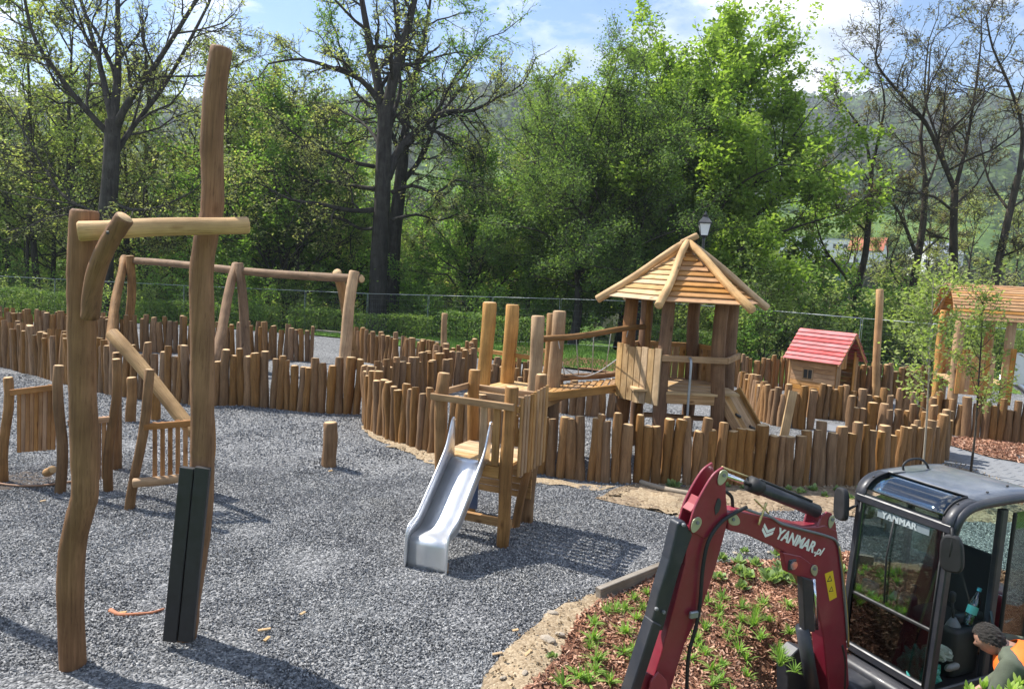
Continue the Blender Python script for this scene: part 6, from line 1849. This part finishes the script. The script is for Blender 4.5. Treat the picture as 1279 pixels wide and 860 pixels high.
for px, y, s in ((-60, 46, 1.0), (30, 60, 1.1), (215, 62, 1.0)):
    put(fresh, px, y, rw.uniform(0, 6.28), s, 'fresh green tree in the thick of the left woodland', 'leafy trees in the left woodland')
for px, y, s in ((700, 60, .8), (1060, 46, .95), (1100, 50, 1.0), (1150, 47, 1.05), (1205, 44, 1.0), (1260, 48, 1.1), (960, 50, .62), (1000, 60, .7), (1030, 48, .6), (1110, 55, .7), (1170, 52, .7), (1230, 50, .75), (1290, 46, .8)):
    put(thin2, px, y, rw.uniform(0, 6.28), s, 'small bare tree on the slope below the fence', 'small bare trees on the slope', 1.0)
# shrubs along the woodland edge
def bush(seed, R, H, n, leaf, size, name, label, base, group=None):
    r = np.random.default_rng(seed)
    w = Wood(seed)
    for k in range(16):
        az = r.uniform(0, 6.28); el = RAD(r.uniform(35, 88)); d = np.array([math.cos(az) * math.cos(el), math.sin(az) * math.cos(el), math.sin(el)])
        P = [np.array([r.normal() * .12, r.normal() * .12, -.1])]
        for i in range(5):
            d = d + r.normal(size=3) * .12; d /= np.linalg.norm(d); P.append(P[-1] + d * H * r.uniform(.15, .24))
        w.limb(P, .018, .006, 4, 1, dict(depth=3, lv=[None, dict(n=6, len=.4, rad=.6, ang=45, t0=.2), dict(n=5, len=.5, rad=.6, ang=45, t0=.2)], wander=.25, up=.06, rmin=.005))
    t = thing(name, label, 'shrub', base, 0, group)
    Mt = W[t.name]
    obj('stem', w.mesh('stem'), t, Mt, M_BARKT)
    obj('foliage', w.leaves('foliage', n, size, .10, seed), t, Mt, leaf)
    return t
b = D(900, 400, 30.0); b.z = zg1(b.x, b.y) - .2
bu1 = bush(31, 2, 2.6, 6, LF_YEL, .06, 'shrub', 'yellow-green spring shrub beyond the wire fence', b, 'spring shrubs beyond the fence')
b = D(300, 400, 35.0); b.z = zg1(b.x, b.y) - .2
bu2 = bush(32, 2, 2.8, 6, LF_FRESH, .065, 'shrub', 'fresh green undergrowth shrub behind the hedge', b, 'undergrowth behind the hedge')
for px in list(range(-60, 720, 38)):
    put(bu2 if rw.random() < .6 else bu1, px + rw.uniform(-10, 10), rw.uniform(35, 44), rw.uniform(0, 6.28), rw.uniform(.7, 1.3), 'fresh green undergrowth shrub behind the hedge', 'undergrowth behind the hedge', .2)
for px in list(range(860, 1320, 24)):
    put(bu1 if rw.random() < .8 else bu2, px + rw.uniform(-10, 10), rw.uniform(27.5, 42), rw.uniform(0, 6.28), rw.uniform(.7, 1.5), 'yellow-green spring shrub beyond the wire fence', 'spring shrubs beyond the fence', .2)
# clipped hedge sections; sunlight on two is put into a paler leaf colour
def hedge(px0, px1, y0, y1, h, label, seed, leaf=LF_HEDGE, wd=.7):
    r = np.random.default_rng(seed)
    a, c = D(px0, 400, y0), D(px1, 400, y1)
    a.z = zg1(a.x, a.y); c.z = zg1(c.x, c.y)
    L = (c - a).length; d = (c - a).normalized(); nn = Vector((d.y, -d.x, 0))
    t = thing('hedge', label, 'hedge', a, 0, 'clipped hedges along the lawn')
    n = int(L * 900)
    # leaves mostly near the surface of a rounded box
    u = r.uniform(0, 1, n); f = r.integers(0, 4, n); v = r.uniform(-1, 1, n)
    yy = np.where(f == 0, v, np.where(f == 1, 1.0, np.where(f == 2, -1.0, v * .9))) * wd / 2
    zz = np.where(f == 0, h, np.where(f == 3, r.uniform(.2, 1, n) * h, (v * .5 + .5) * h))
    yy += r.normal(size=n) * .05; zz += r.normal(size=n) * .05 + .05 * np.sin(u * L * 1.7 + seed)
    C = np.stack([a.x + d.x * u * L + nn.x * yy - a.x, a.y + d.y * u * L + nn.y * yy - a.y, zz], -1)
    obj('foliage', leaf_mesh('foliage', C, .045, r, .3), t, W[t.name], leaf)
    w = Wood(seed)
    for k in range(int(L * 3)):
        q = a.lerp(c, (k + r.random()) / (L * 3)) - a
        w.tube(np.array([(q.x, q.y, -.05), (q.x + r.normal() * .05, q.y, h * .5), (q.x + r.normal() * .1, q.y + r.normal() * .1, h * .9)]), [.02, .015, .006], 4)
    obj('stem', w.mesh('stem'), t, W[t.name], M_BARKT)['kind'] = 'stuff'
hedge(-60, 128, 31.5, 31.5, 1.15, 'dark shaded clipped hedge at the left woodland edge', 41)
hedge(165, 352, 31.2, 31.0, .95, 'low clipped hedge behind the swing frame', 42, LF_DENSE)
hedge(362, 540, 31.0, 30.2, .95, 'sunlit clipped hedge in front of the huge old oak', 43, LF_DENSE)
hedge(548, 700, 30.2, 28.6, 1.1, 'clipped hedge behind the platform with tall posts', 44)
hedge(800, 930, 27.8, 26.5, 1.1, 'clipped hedge seen through the roofed tower', 45)
# ------------------------------------------------------------------ far wooded hillside
rf = np.random.default_rng(77)
def far_forest(name, n, y0, y1, R, mat, conifer=False, seed=0, xlim=.95, k=60, frac=None):
    r = np.random.default_rng(seed)
    y = y0 + (y1 - y0) * r.uniform(0, 1, n) ** .75; x = r.uniform(-1, 1, n) * xlim * y
    if frac: x = r.uniform(frac[0], frac[1], n) * y
    z = zg(x, y); s = R * r.uniform(.65, 1.35, n)
    # each tree is a bunch of leaf-sized faces over a crown
    th = r.uniform(0, 6.283, (n, k)); u = r.uniform(-.35, 1, (n, k))
    if conifer:
        hgt = r.uniform(0, 1, (n, k)); rad = .42 * (1 - hgt) + .04
        C = np.stack([rad * np.cos(th), rad * np.sin(th), hgt * 2.6], -1)
    else:
        cr = np.sqrt(np.clip(1 - u * u, 0, 1)); wob = 1 + .3 * np.sin(3 * th + r.uniform(0, 6, (n, 1)))
        C = np.stack([cr * np.cos(th) * wob, cr * np.sin(th) * wob, u * 1.15 + 1.1], -1) * r.uniform(.75, 1.05, (n, k, 1))
    C = C * s[:, None, None] + np.stack([x, y, z], -1)[:, None, :]
    ce = np.stack([x, y, z + s * (1.0 if not conifer else .8)], -1)
    # faces turned outwards
    nrm = C - ce[:, None, :] + r.normal(size=C.shape) * s[:, None, None] * .5
    nrm = nrm.reshape(-1, 3); nrm /= np.linalg.norm(nrm, axis=1)[:, None]
    C = C.reshape(-1, 3); m = len(C)
    a = r.normal(size=(m, 3)); a -= nrm * np.sum(a * nrm, 1)[:, None]; a /= np.linalg.norm(a, axis=1)[:, None]
    b_ = np.cross(nrm, a); q = (np.repeat(s, k) * r.uniform(.22, .42, m) * min(1.0, math.sqrt(60 / k)))[:, None]
    V = np.stack([C - a * q, C - b_ * q * .8, C + a * q, C + b_ * q * .8], 1).reshape(-1, 3)
    o = obj(name, np_mesh(name, V, np.arange(m * 4).reshape(-1, 4), None, False), None, None, mat)
    tag(o, None, None, None, 'stuff')
    return o
LF_CON = leafmat('conifer_needles', [(.018, .04, .018), (.028, .055, .024), (.04, .07, .03)], .1, .9, 0.0)
LF_HILLB = leafmat('grey_wood', [(.07, .075, .05), (.09, .10, .06), (.11, .13, .06)], .2, .9, 0.0)
far_forest('hillside_forest', 1400, 345, 900, 6.5, LF_FOR, False, 1, k=46)
far_forest('hillside_forest', 700, 360, 950, 6.0, LF_HILLB, False, 2)
far_forest('hillside_conifers', 1400, 480, 1250, 6.0, LF_CON, True, 3, k=36)
far_forest('hillside_conifers', 900, 1000, 1700, 8.0, LF_CON, True, 4, k=30)
far_forest('hillside_forest', 900, 850, 1500, 9.0, LF_FOR, False, 5, k=40)
def side_forest(name, n, seed, mat, R, x0, x1, y0, y1, k):
    global zg_x
    r = np.random.default_rng(seed)
    o = far_forest(name, n, y0, y1, R, mat, False, seed, k=k, frac=(x0, x1))
    return o
side_forest('valley_trees', 260, 6, LF_FOR, 3.8, -.85, .22, 75, 300, 170)
side_forest('valley_trees', 420, 7, LF_HILLB, 3.8, -.85, .26, 75, 330, 150)
side_forest('valley_trees', 60, 8, LF_YEL, 2.4, .28, .9, 75, 150, 170)
side_forest('valley_trees', 110, 9, LF_HILLB, 2.8, .28, .9, 90, 195, 150)
side_forest('valley_trees', 90, 10, LF_FOR, 3.2, .28, .9, 215, 262, 120)
# ------------------------------------------------------------------ houses in the valley
M_WALLW = simple('white_render', (.72, .72, .70), .9, nscale=2)
M_ROOFR = simple('red_tile_roof', (.36, .11, .06), .85, var=.1, nscale=3)
M_ROOFG = simple('grey_sheet_roof', (.30, .33, .38), .6, nscale=2)
M_BLUEW = simple('blue_cladding', (.30, .42, .58), .6, nscale=2)
M_WIN = simple('dark_window', (.03, .035, .045), .15, nscale=2)
def house(px, py, y, w_, dp, hw_, hr, rz, wall, roofm, label, gable=True):
    p = D(px, py, y); g = zg1(p.x, p.y)
    Mh_ = Matrix.Translation((p.x, p.y, p.z)) @ Matrix.Rotation(rz, 4, 'Z')
    t = thing('house', label, 'house', M=Mh_)
    dn_ = p.z - g + 3
    box('wall', t, (0, 0, (hw_ - dn_) / 2), (w_, dp, hw_ + dn_), wall, Mh_, 0)
    if gable:
        V = [(-w_/2 - .4, -dp/2 - .5, hw_ - .2), (w_/2 + .4, -dp/2 - .5, hw_ - .2), (w_/2 + .4, 0, hw_ + hr), (-w_/2 - .4, 0, hw_ + hr), (-w_/2 - .4, dp/2 + .5, hw_ - .2), (w_/2 + .4, dp/2 + .5, hw_ - .2)]
        o = obj('roof', py_mesh('roof', V, [(0, 1, 2, 3), (3, 2, 5, 4)]), t, Mh_, roofm)
        o.modifiers.new('t', 'SOLIDIFY').thickness = .25
        V = [(s * (w_/2 - .01), yy, zz) for s in (-1, 1) for yy, zz in ((-dp/2, hw_), (dp/2, hw_), (0, hw_ + hr - .3))]
        obj('gable', py_mesh('gable', V, [(0, 1, 2), (3, 5, 4)]), t, Mh_, wall)
    else:
        box('roof', t, (0, 0, hw_ + .15), (w_ + .4, dp + .4, .3), roofm, Mh_, 0)
    n = max(2, int(w_ / 3))
    for k in range(n):
        for fl_ in range(max(1, int(hw_ / 3))):
            xx = -w_/2 + w_ * (k + .5) / n
            box('window', t, (xx, -dp/2 - .02, 1.5 + 2.9 * fl_), (1.2, .1, 1.3), M_WIN, Mh_, 0)
    for k in range(2): box('window', t, (-w_/2 - .02, dp * (k - .5) * .45, 1.6), (.1, 1.1, 1.3), M_WIN, Mh_, 0)
house(1082, 334, 200, 8, 8, 4.6, 3.4, RAD(-35), M_WALLW, M_ROOFR, 'white house with a red tiled gable roof in the valley')
house(1040, 338, 192, 11, 6, 2.0, 1.5, RAD(6), M_BLUEW, M_ROOFG, 'low blue-clad building beside the white house in the valley', False)
house(995, 312, 225, 34, 10, 3.4, 1.5, RAD(3), M_WALLW, M_ROOFG, 'long white flat-roofed building in the valley', False)
house(1165, 335, 210, 12, 9, 4.4, 3.0, RAD(25), M_WALLW, M_ROOFG, 'pale house with a grey roof behind the bare trees')
house(565, 300, 260, 14, 10, 5, 3, RAD(15), M_WALLW, M_ROOFG, 'pale house glimpsed through the trees beside the oak')

# ------------------------------------------------------------------ planting in the bed
def tuft_mesh(seed, n, L, wd, up=(25, 80)):
    r = np.random.default_rng(seed)
    V, F = [], []
    for k in range(n):
        az = r.uniform(0, 6.283); el = RAD(r.uniform(*up)); l = L * r.uniform(.65, 1.15)
        d = np.array([math.cos(az) * math.cos(el), math.sin(az) * math.cos(el), math.sin(el)])
        s = np.array([-math.sin(az), math.cos(az), 0])
        p = np.array([r.normal() * .012, r.normal() * .012, -.01]); i0 = len(V)
        m_ = 4
        for i in range(m_ + 1):
            t = i / m_
            w_ = wd * (1 - t) ** .6 * (.7 + .6 * math.sin(min(1, t * 2) * 1.57))
            fold = np.array([0, 0, w_ * .25])
            V += [p - s * w_ / 2 + fold, p + s * w_ / 2 + fold]
            d = d + np.array([0, 0, -.16]); d /= np.linalg.norm(d); p = p + d * l / m_
        for i in range(m_): F.append((i0 + 2 * i, i0 + 2 * i + 1, i0 + 2 * i + 3, i0 + 2 * i + 2))
    return np_mesh('blades', np.array(V), np.array(F), None, True)
LF_LILY = leafmat('lily_leaf', [(.15, .30, .03), (.22, .40, .04), (.30, .47, .07)], .4, .4)
LF_GREYG = leafmat('greygreen_leaf', [(.16, .25, .09), (.24, .35, .13), (.32, .44, .18)], .35, .5)
TUFTS = [tuft_mesh(50 + i, 34, .17, .017) for i in range(5)]
TALLT = [tuft_mesh(60 + i, 60, .24, .010, (50, 88)) for i in range(2)]
def plant(me, mat, px, py, s, label, group, name='lily_clump', cat='plant'):
    d = ray(px, py); t = (0 - EYE.z) / d.z; p = EYE + d * t
    for _ in range(6):
        z = zg1(p.x, p.y) + .025; p = EYE + d * ((z - EYE.z) / d.z)
    if z < -.32: return
    t = thing(name, label, cat, (p.x, p.y, p.z), 0, group)
    obj('blades', me, t, Matrix.Translation(p) @ Matrix.Rotation(rnd.uniform(0, 6.28), 4, 'Z') @ Matrix.Diagonal((s, s, s, 1)), mat)
LL, LG = 'small bright green strap-leaved clump in the bark mulch', 'strap-leaved clumps in the mulch bed'
for px, py, s in [(808, 742, .9), (792, 748, .9), (780, 760, 1), (768, 763, 1), (757, 765, 1), (795, 773, 1), (803, 760, .9), (825, 750, .8), (742, 778, 1), (741, 800, 1.25), (736, 808, .7), (781, 790, 1.15), (779, 815, 1.1), (789, 810, .8), (744, 826, 1.3), (743, 838, 1), (791, 824, 1), (792, 840, .9), (723, 846, 1.2), (735, 852, 1.2), (762, 852, 1.15), (702, 856, 1.1), (812, 765, .8), (806, 795, .8), (815, 812, .8),
                  (884, 752, .9), (902, 748, 1), (926, 759, 1), (954, 755, 1), (984, 757, 1), (899, 762, 1), (898, 770, .8), (926, 775, .9), (903, 783, .8), (921, 792, 1), (881, 785, 1), (909, 797, .7), (870, 800, 1), (874, 808, .9), (880, 817, .9), (922, 812, 1.1), (931, 824, 1), (950, 797, 1), (949, 838, .9), (934, 845, 1), (901, 831, .8), (889, 836, 1), (901, 848, 1), (890, 856, 1.1), (951, 860, 1.1), (863, 823, .9), (974, 822, 1.1), (968, 850, .9), (913, 870, 1), (842, 872, 1), (986, 790, .9), (993, 838, .8), (962, 775, .8), (940, 780, .7)]:
    plant(rnd.choice(TUFTS), LF_LILY, px, py, s * .74, LL, LG)
for px, py, s in [(942, 780, 1.1), (975, 830, 1.1), (944, 768, 1.0), (973, 816, .9)]:
    plant(rnd.choice(TALLT), LF_LILY, px, py, s * .62, 'taller feathery green grass clump in the bark mulch', 'feathery grass clumps in the mulch bed', 'grass_clump')
def rosette(seed):
    r = np.random.default_rng(seed); C = []
    V, F = [], []
    for k in range(30):
        az = r.uniform(0, 6.283); el = RAD(r.uniform(15, 75)); l = r.uniform(.05, .11); w_ = l * .75
        d = np.array([math.cos(az) * math.cos(el), math.sin(az) * math.cos(el), math.sin(el)]); s = np.array([-math.sin(az), math.cos(az), 0]); p = d * r.uniform(.02, .06)
        u = np.cross(s, d); i0 = len(V)
        V += [p, p + d * l * .35 + s * w_ * .5 + u * .008, p + d * l * .8 + s * w_ * .38, p + d * l - u * .012, p + d * l * .8 - s * w_ * .38, p + d * l * .35 - s * w_ * .5 + u * .008]
        F += [(i0, i0 + 1, i0 + 2, i0 + 3), (i0, i0 + 3, i0 + 4, i0 + 5)]
    return np_mesh('blades', np.array(V), np.array(F), None, True)
ROS = [rosette(80 + i) for i in range(3)]
for px, py, s in [(902, 700, 1), (923, 703, 1), (943, 706, 1), (972, 695, 1.1), (978, 710, 1.3), (976, 718, 1.3), (958, 718, 1.1), (933, 722, 1.2), (922, 716, 1.1), (962, 727, 1.3), (972, 724, 1.2), (897, 722, 1), (926, 735, 1), (992, 728, 1.2), (1092, 715, 1.2), (1100, 735, 1.2), (1120, 742, 1.1), (1085, 745, 1), (1112, 722, 1), (1050, 715, 1), (1062, 740, 1), (930, 690, .8)]:
    plant(rnd.choice(ROS), LF_GREYG, px, py, s * .72, 'rounded grey-green leafy clump along the edge of the mulch bed', 'grey-green clumps along the bed edge', 'leafy_clump')
for px, py, s in [(841, 608, 1.7), (828, 600, 1), (880, 606, .9), (908, 608, .9), (985, 612, 1), (1000, 616, 1.2), (1015, 612, 1.3), (1030, 620, 1), (1046, 614, 1.2), (1062, 622, 1), (1075, 612, 1), (952, 612, .8), (1100, 616, 1), (690, 821, .7), (928, 610, .8), (1190, 598, 1.4), (1212, 606, 1.2), (1240, 611, 1)]:
    plant(rnd.choice(ROS), LF_FRESH, px, py, s * .6, 'small leafy seedling on the bare soil along the palisade', 'seedlings along the palisade', 'seedling')
# stones at the bed edge
M_ROCK = simple('pale_rock', (.34, .29, .23), .9, nscale=8, bump=.4)
for i, (px, py, s) in enumerate([(690, 762, .07), (918, 694, .05), (932, 694, .045), (905, 696, .04), (684, 797, .10), (700, 788, .06), (655, 845, .05), (628, 850, .04), (960, 690, .04), (1245, 655, .06), (870, 718, .04), (850, 641, .05)]):
    p = G(px, py); r = random.Random(i)
    bm = bmesh.new(); bmesh.ops.create_icosphere(bm, subdivisions=2, radius=s * .6)
    for v in bm.verts: v.co = Vector((v.co.x * r.uniform(1.1, 1.4), v.co.y * r.uniform(.7, .9), v.co.z * r.uniform(.4, .55)))
    me = bpy.data.meshes.new('stone'); bm.to_mesh(me); bm.free()
    o = obj('stone', me, None, Matrix.Translation((p.x, p.y, zg1(p.x, p.y) + .02)) @ Matrix.Rotation(r.uniform(0, 3), 4, 'Z'), M_ROCK)
    tag(o, 'pale flat stone at the rim of the planting bed', 'stone', 'stones at the bed rim')
# ------------------------------------------------------------------ young staked trees by the path
def sapling(seed, pxb, pyb, pts, h, label, bark, leaf, nb, r0):
    p = G(pxb, pyb); w = Wood(seed); r = w.r
    P = [np.array(D(a, b, p.y) - p) for a, b in pts]; P[0] = np.array([0, 0, -.03])
    P = [np.array(q) for q in smooth_chain([Vector(q) for q in P], 4)]
    w.tube(np.array(P), np.linspace(r0, r0 * .3, len(P)), 8)
    prm = dict(depth=2, lv=[None, dict(n=5, len=.5, rad=.6, ang=40, t0=.2)], wander=.18, up=.14, rmin=.003)
    n = len(P)
    for k in range(nb):
        i = int(n * (.34 + .64 * k / nb)); i = min(i, n - 2)
        w.grow(P[i], np.array([0, 0, 1.]), r.uniform(.45, .9) * (1.1 - .6 * k / nb) * h, r0 * .35, 1, prm, RAD(r.uniform(35, 70)))
    t = thing('sapling', label, 'young tree', p)
    obj('trunk', w.mesh('trunk'), t, W[t.name], bark)
    obj('crown', w.leaves('crown', 15, .033, .05, seed), t, W[t.name], leaf)
sapling(91, 1150, 620, [(1153, 600), (1157, 530), (1160, 470), (1163, 410), (1166, 350)], .85, 'slim young tree with a pale stem and fresh leaves beside the ring of logs', simple('pale_stem', (.30, .26, .20), .8, nscale=12), LF_YEL, 20, .018)
sapling(92, 1212, 592, [(1212, 592), (1218, 540), (1222, 480), (1226, 420), (1228, 370)], .95, 'young tree with a dark stem and small leaves beside the paved path', M_BARKT, LF_YEL, 20, .022)
# ------------------------------------------------------------------ shrub close to the camera
def whorl_shrub(seed, spots, label):
    r = np.random.default_rng(seed)
    c0 = D(*spots[0][:2], spots[0][2]); gz2 = zg1(c0.x, c0.y)
    t = thing('laurel_shrub', label, 'shrub', (c0.x, c0.y, gz2))
    V, F = [], []; w = Wood(seed)
    for (px, py, y) in spots:
        c = np.array(D(px, py + 20, y)); foot = np.array([c0.x + r.normal() * .05, c0.y + r.normal() * .05, gz2 - .02])
        w.tube(np.array([foot, (foot + c) / 2 + r.normal(size=3) * .02, c]), [.008, .006, .004], 6)
        for lev in range(3):
            for k in range(7):
                az = k * 6.283 / 7 + lev * .5 + r.normal() * .2; el = RAD(18 + 26 * lev + r.normal() * 9); l = r.uniform(.042, .062) * (1 - .18 * lev)
                d = np.array([math.cos(az) * math.cos(el), math.sin(az) * math.cos(el), math.sin(el)]); s = np.array([-math.sin(az), math.cos(az), 0]); u = np.cross(s, d)
                p = c - np.array([0, 0, .03 * (2 - lev)]) + d * .008; wd = l * .36; i0 = len(V)
                prof_ = [(0, .1), (.2, .62), (.45, 1.0), (.7, .85), (.9, .45), (1.0, 0.03)]
                for tt, ww in prof_:
                    q = p + d * l * tt - u * (-.10 * l * tt * tt)
                    V += [q - s * wd * ww / 2 + u * wd * ww * .18, q, q + s * wd * ww / 2 + u * wd * ww * .18]
                for i in range(5):
                    a = i0 + 3 * i; F += [(a, a + 1, a + 4, a + 3), (a + 1, a + 2, a + 5, a + 4)]
    obj('stem', w.mesh('stem'), t, None, M_BARKT)['kind'] = 'stuff'
    obj('foliage', np_mesh('foliage', np.array(V), np.array(F), None, True), t, None, LF_LAUREL)
rs_ = random.Random(4)
sp_ = [(1236, 862, 2.1), (1210, 848, 2.15), (1192, 862, 2.1), (1228, 842, 2.2), (1262, 846, 2.1), (1278, 856, 2.0), (1246, 852, 2.3), (1180, 874, 2.1), (1215, 870, 2.0), (1256, 868, 1.95), (1272, 838, 2.3), (1200, 880, 2.0), (1240, 880, 2.05), (1285, 872, 1.9), (1168, 884, 2.1)]
whorl_shrub(5, sp_, 'glossy yellow-green laurel shrub in front of the worker')

# ------------------------------------------------------------------ haze in the valley air
def haze(density):
    x0, x1, y0, y1, z0, z1 = -3300, 3300, -60, 2700, -15, 420
    V = [(x, y, z) for x in (x0, x1) for y in (y0, y1) for z in (z0, z1)]
    F = [(0, 1, 3, 2), (4, 6, 7, 5), (0, 4, 5, 1), (2, 3, 7, 6), (0, 2, 6, 4), (1, 5, 7, 3)]
    m, nt, out = mat_new('haze_air')
    v = N(nt, 'ShaderNodeVolumePrincipled')
    v.inputs['Color'].default_value = (.80, .88, 1.0, 1); v.inputs['Density'].default_value = density; v.inputs['Anisotropy'].default_value = .2
    nt.links.new(v.outputs[0], out.inputs['Volume'])
    o = obj('haze', py_mesh('haze', V, F), None, None, m)
    o['kind'] = 'stuff'
haze(.0003)
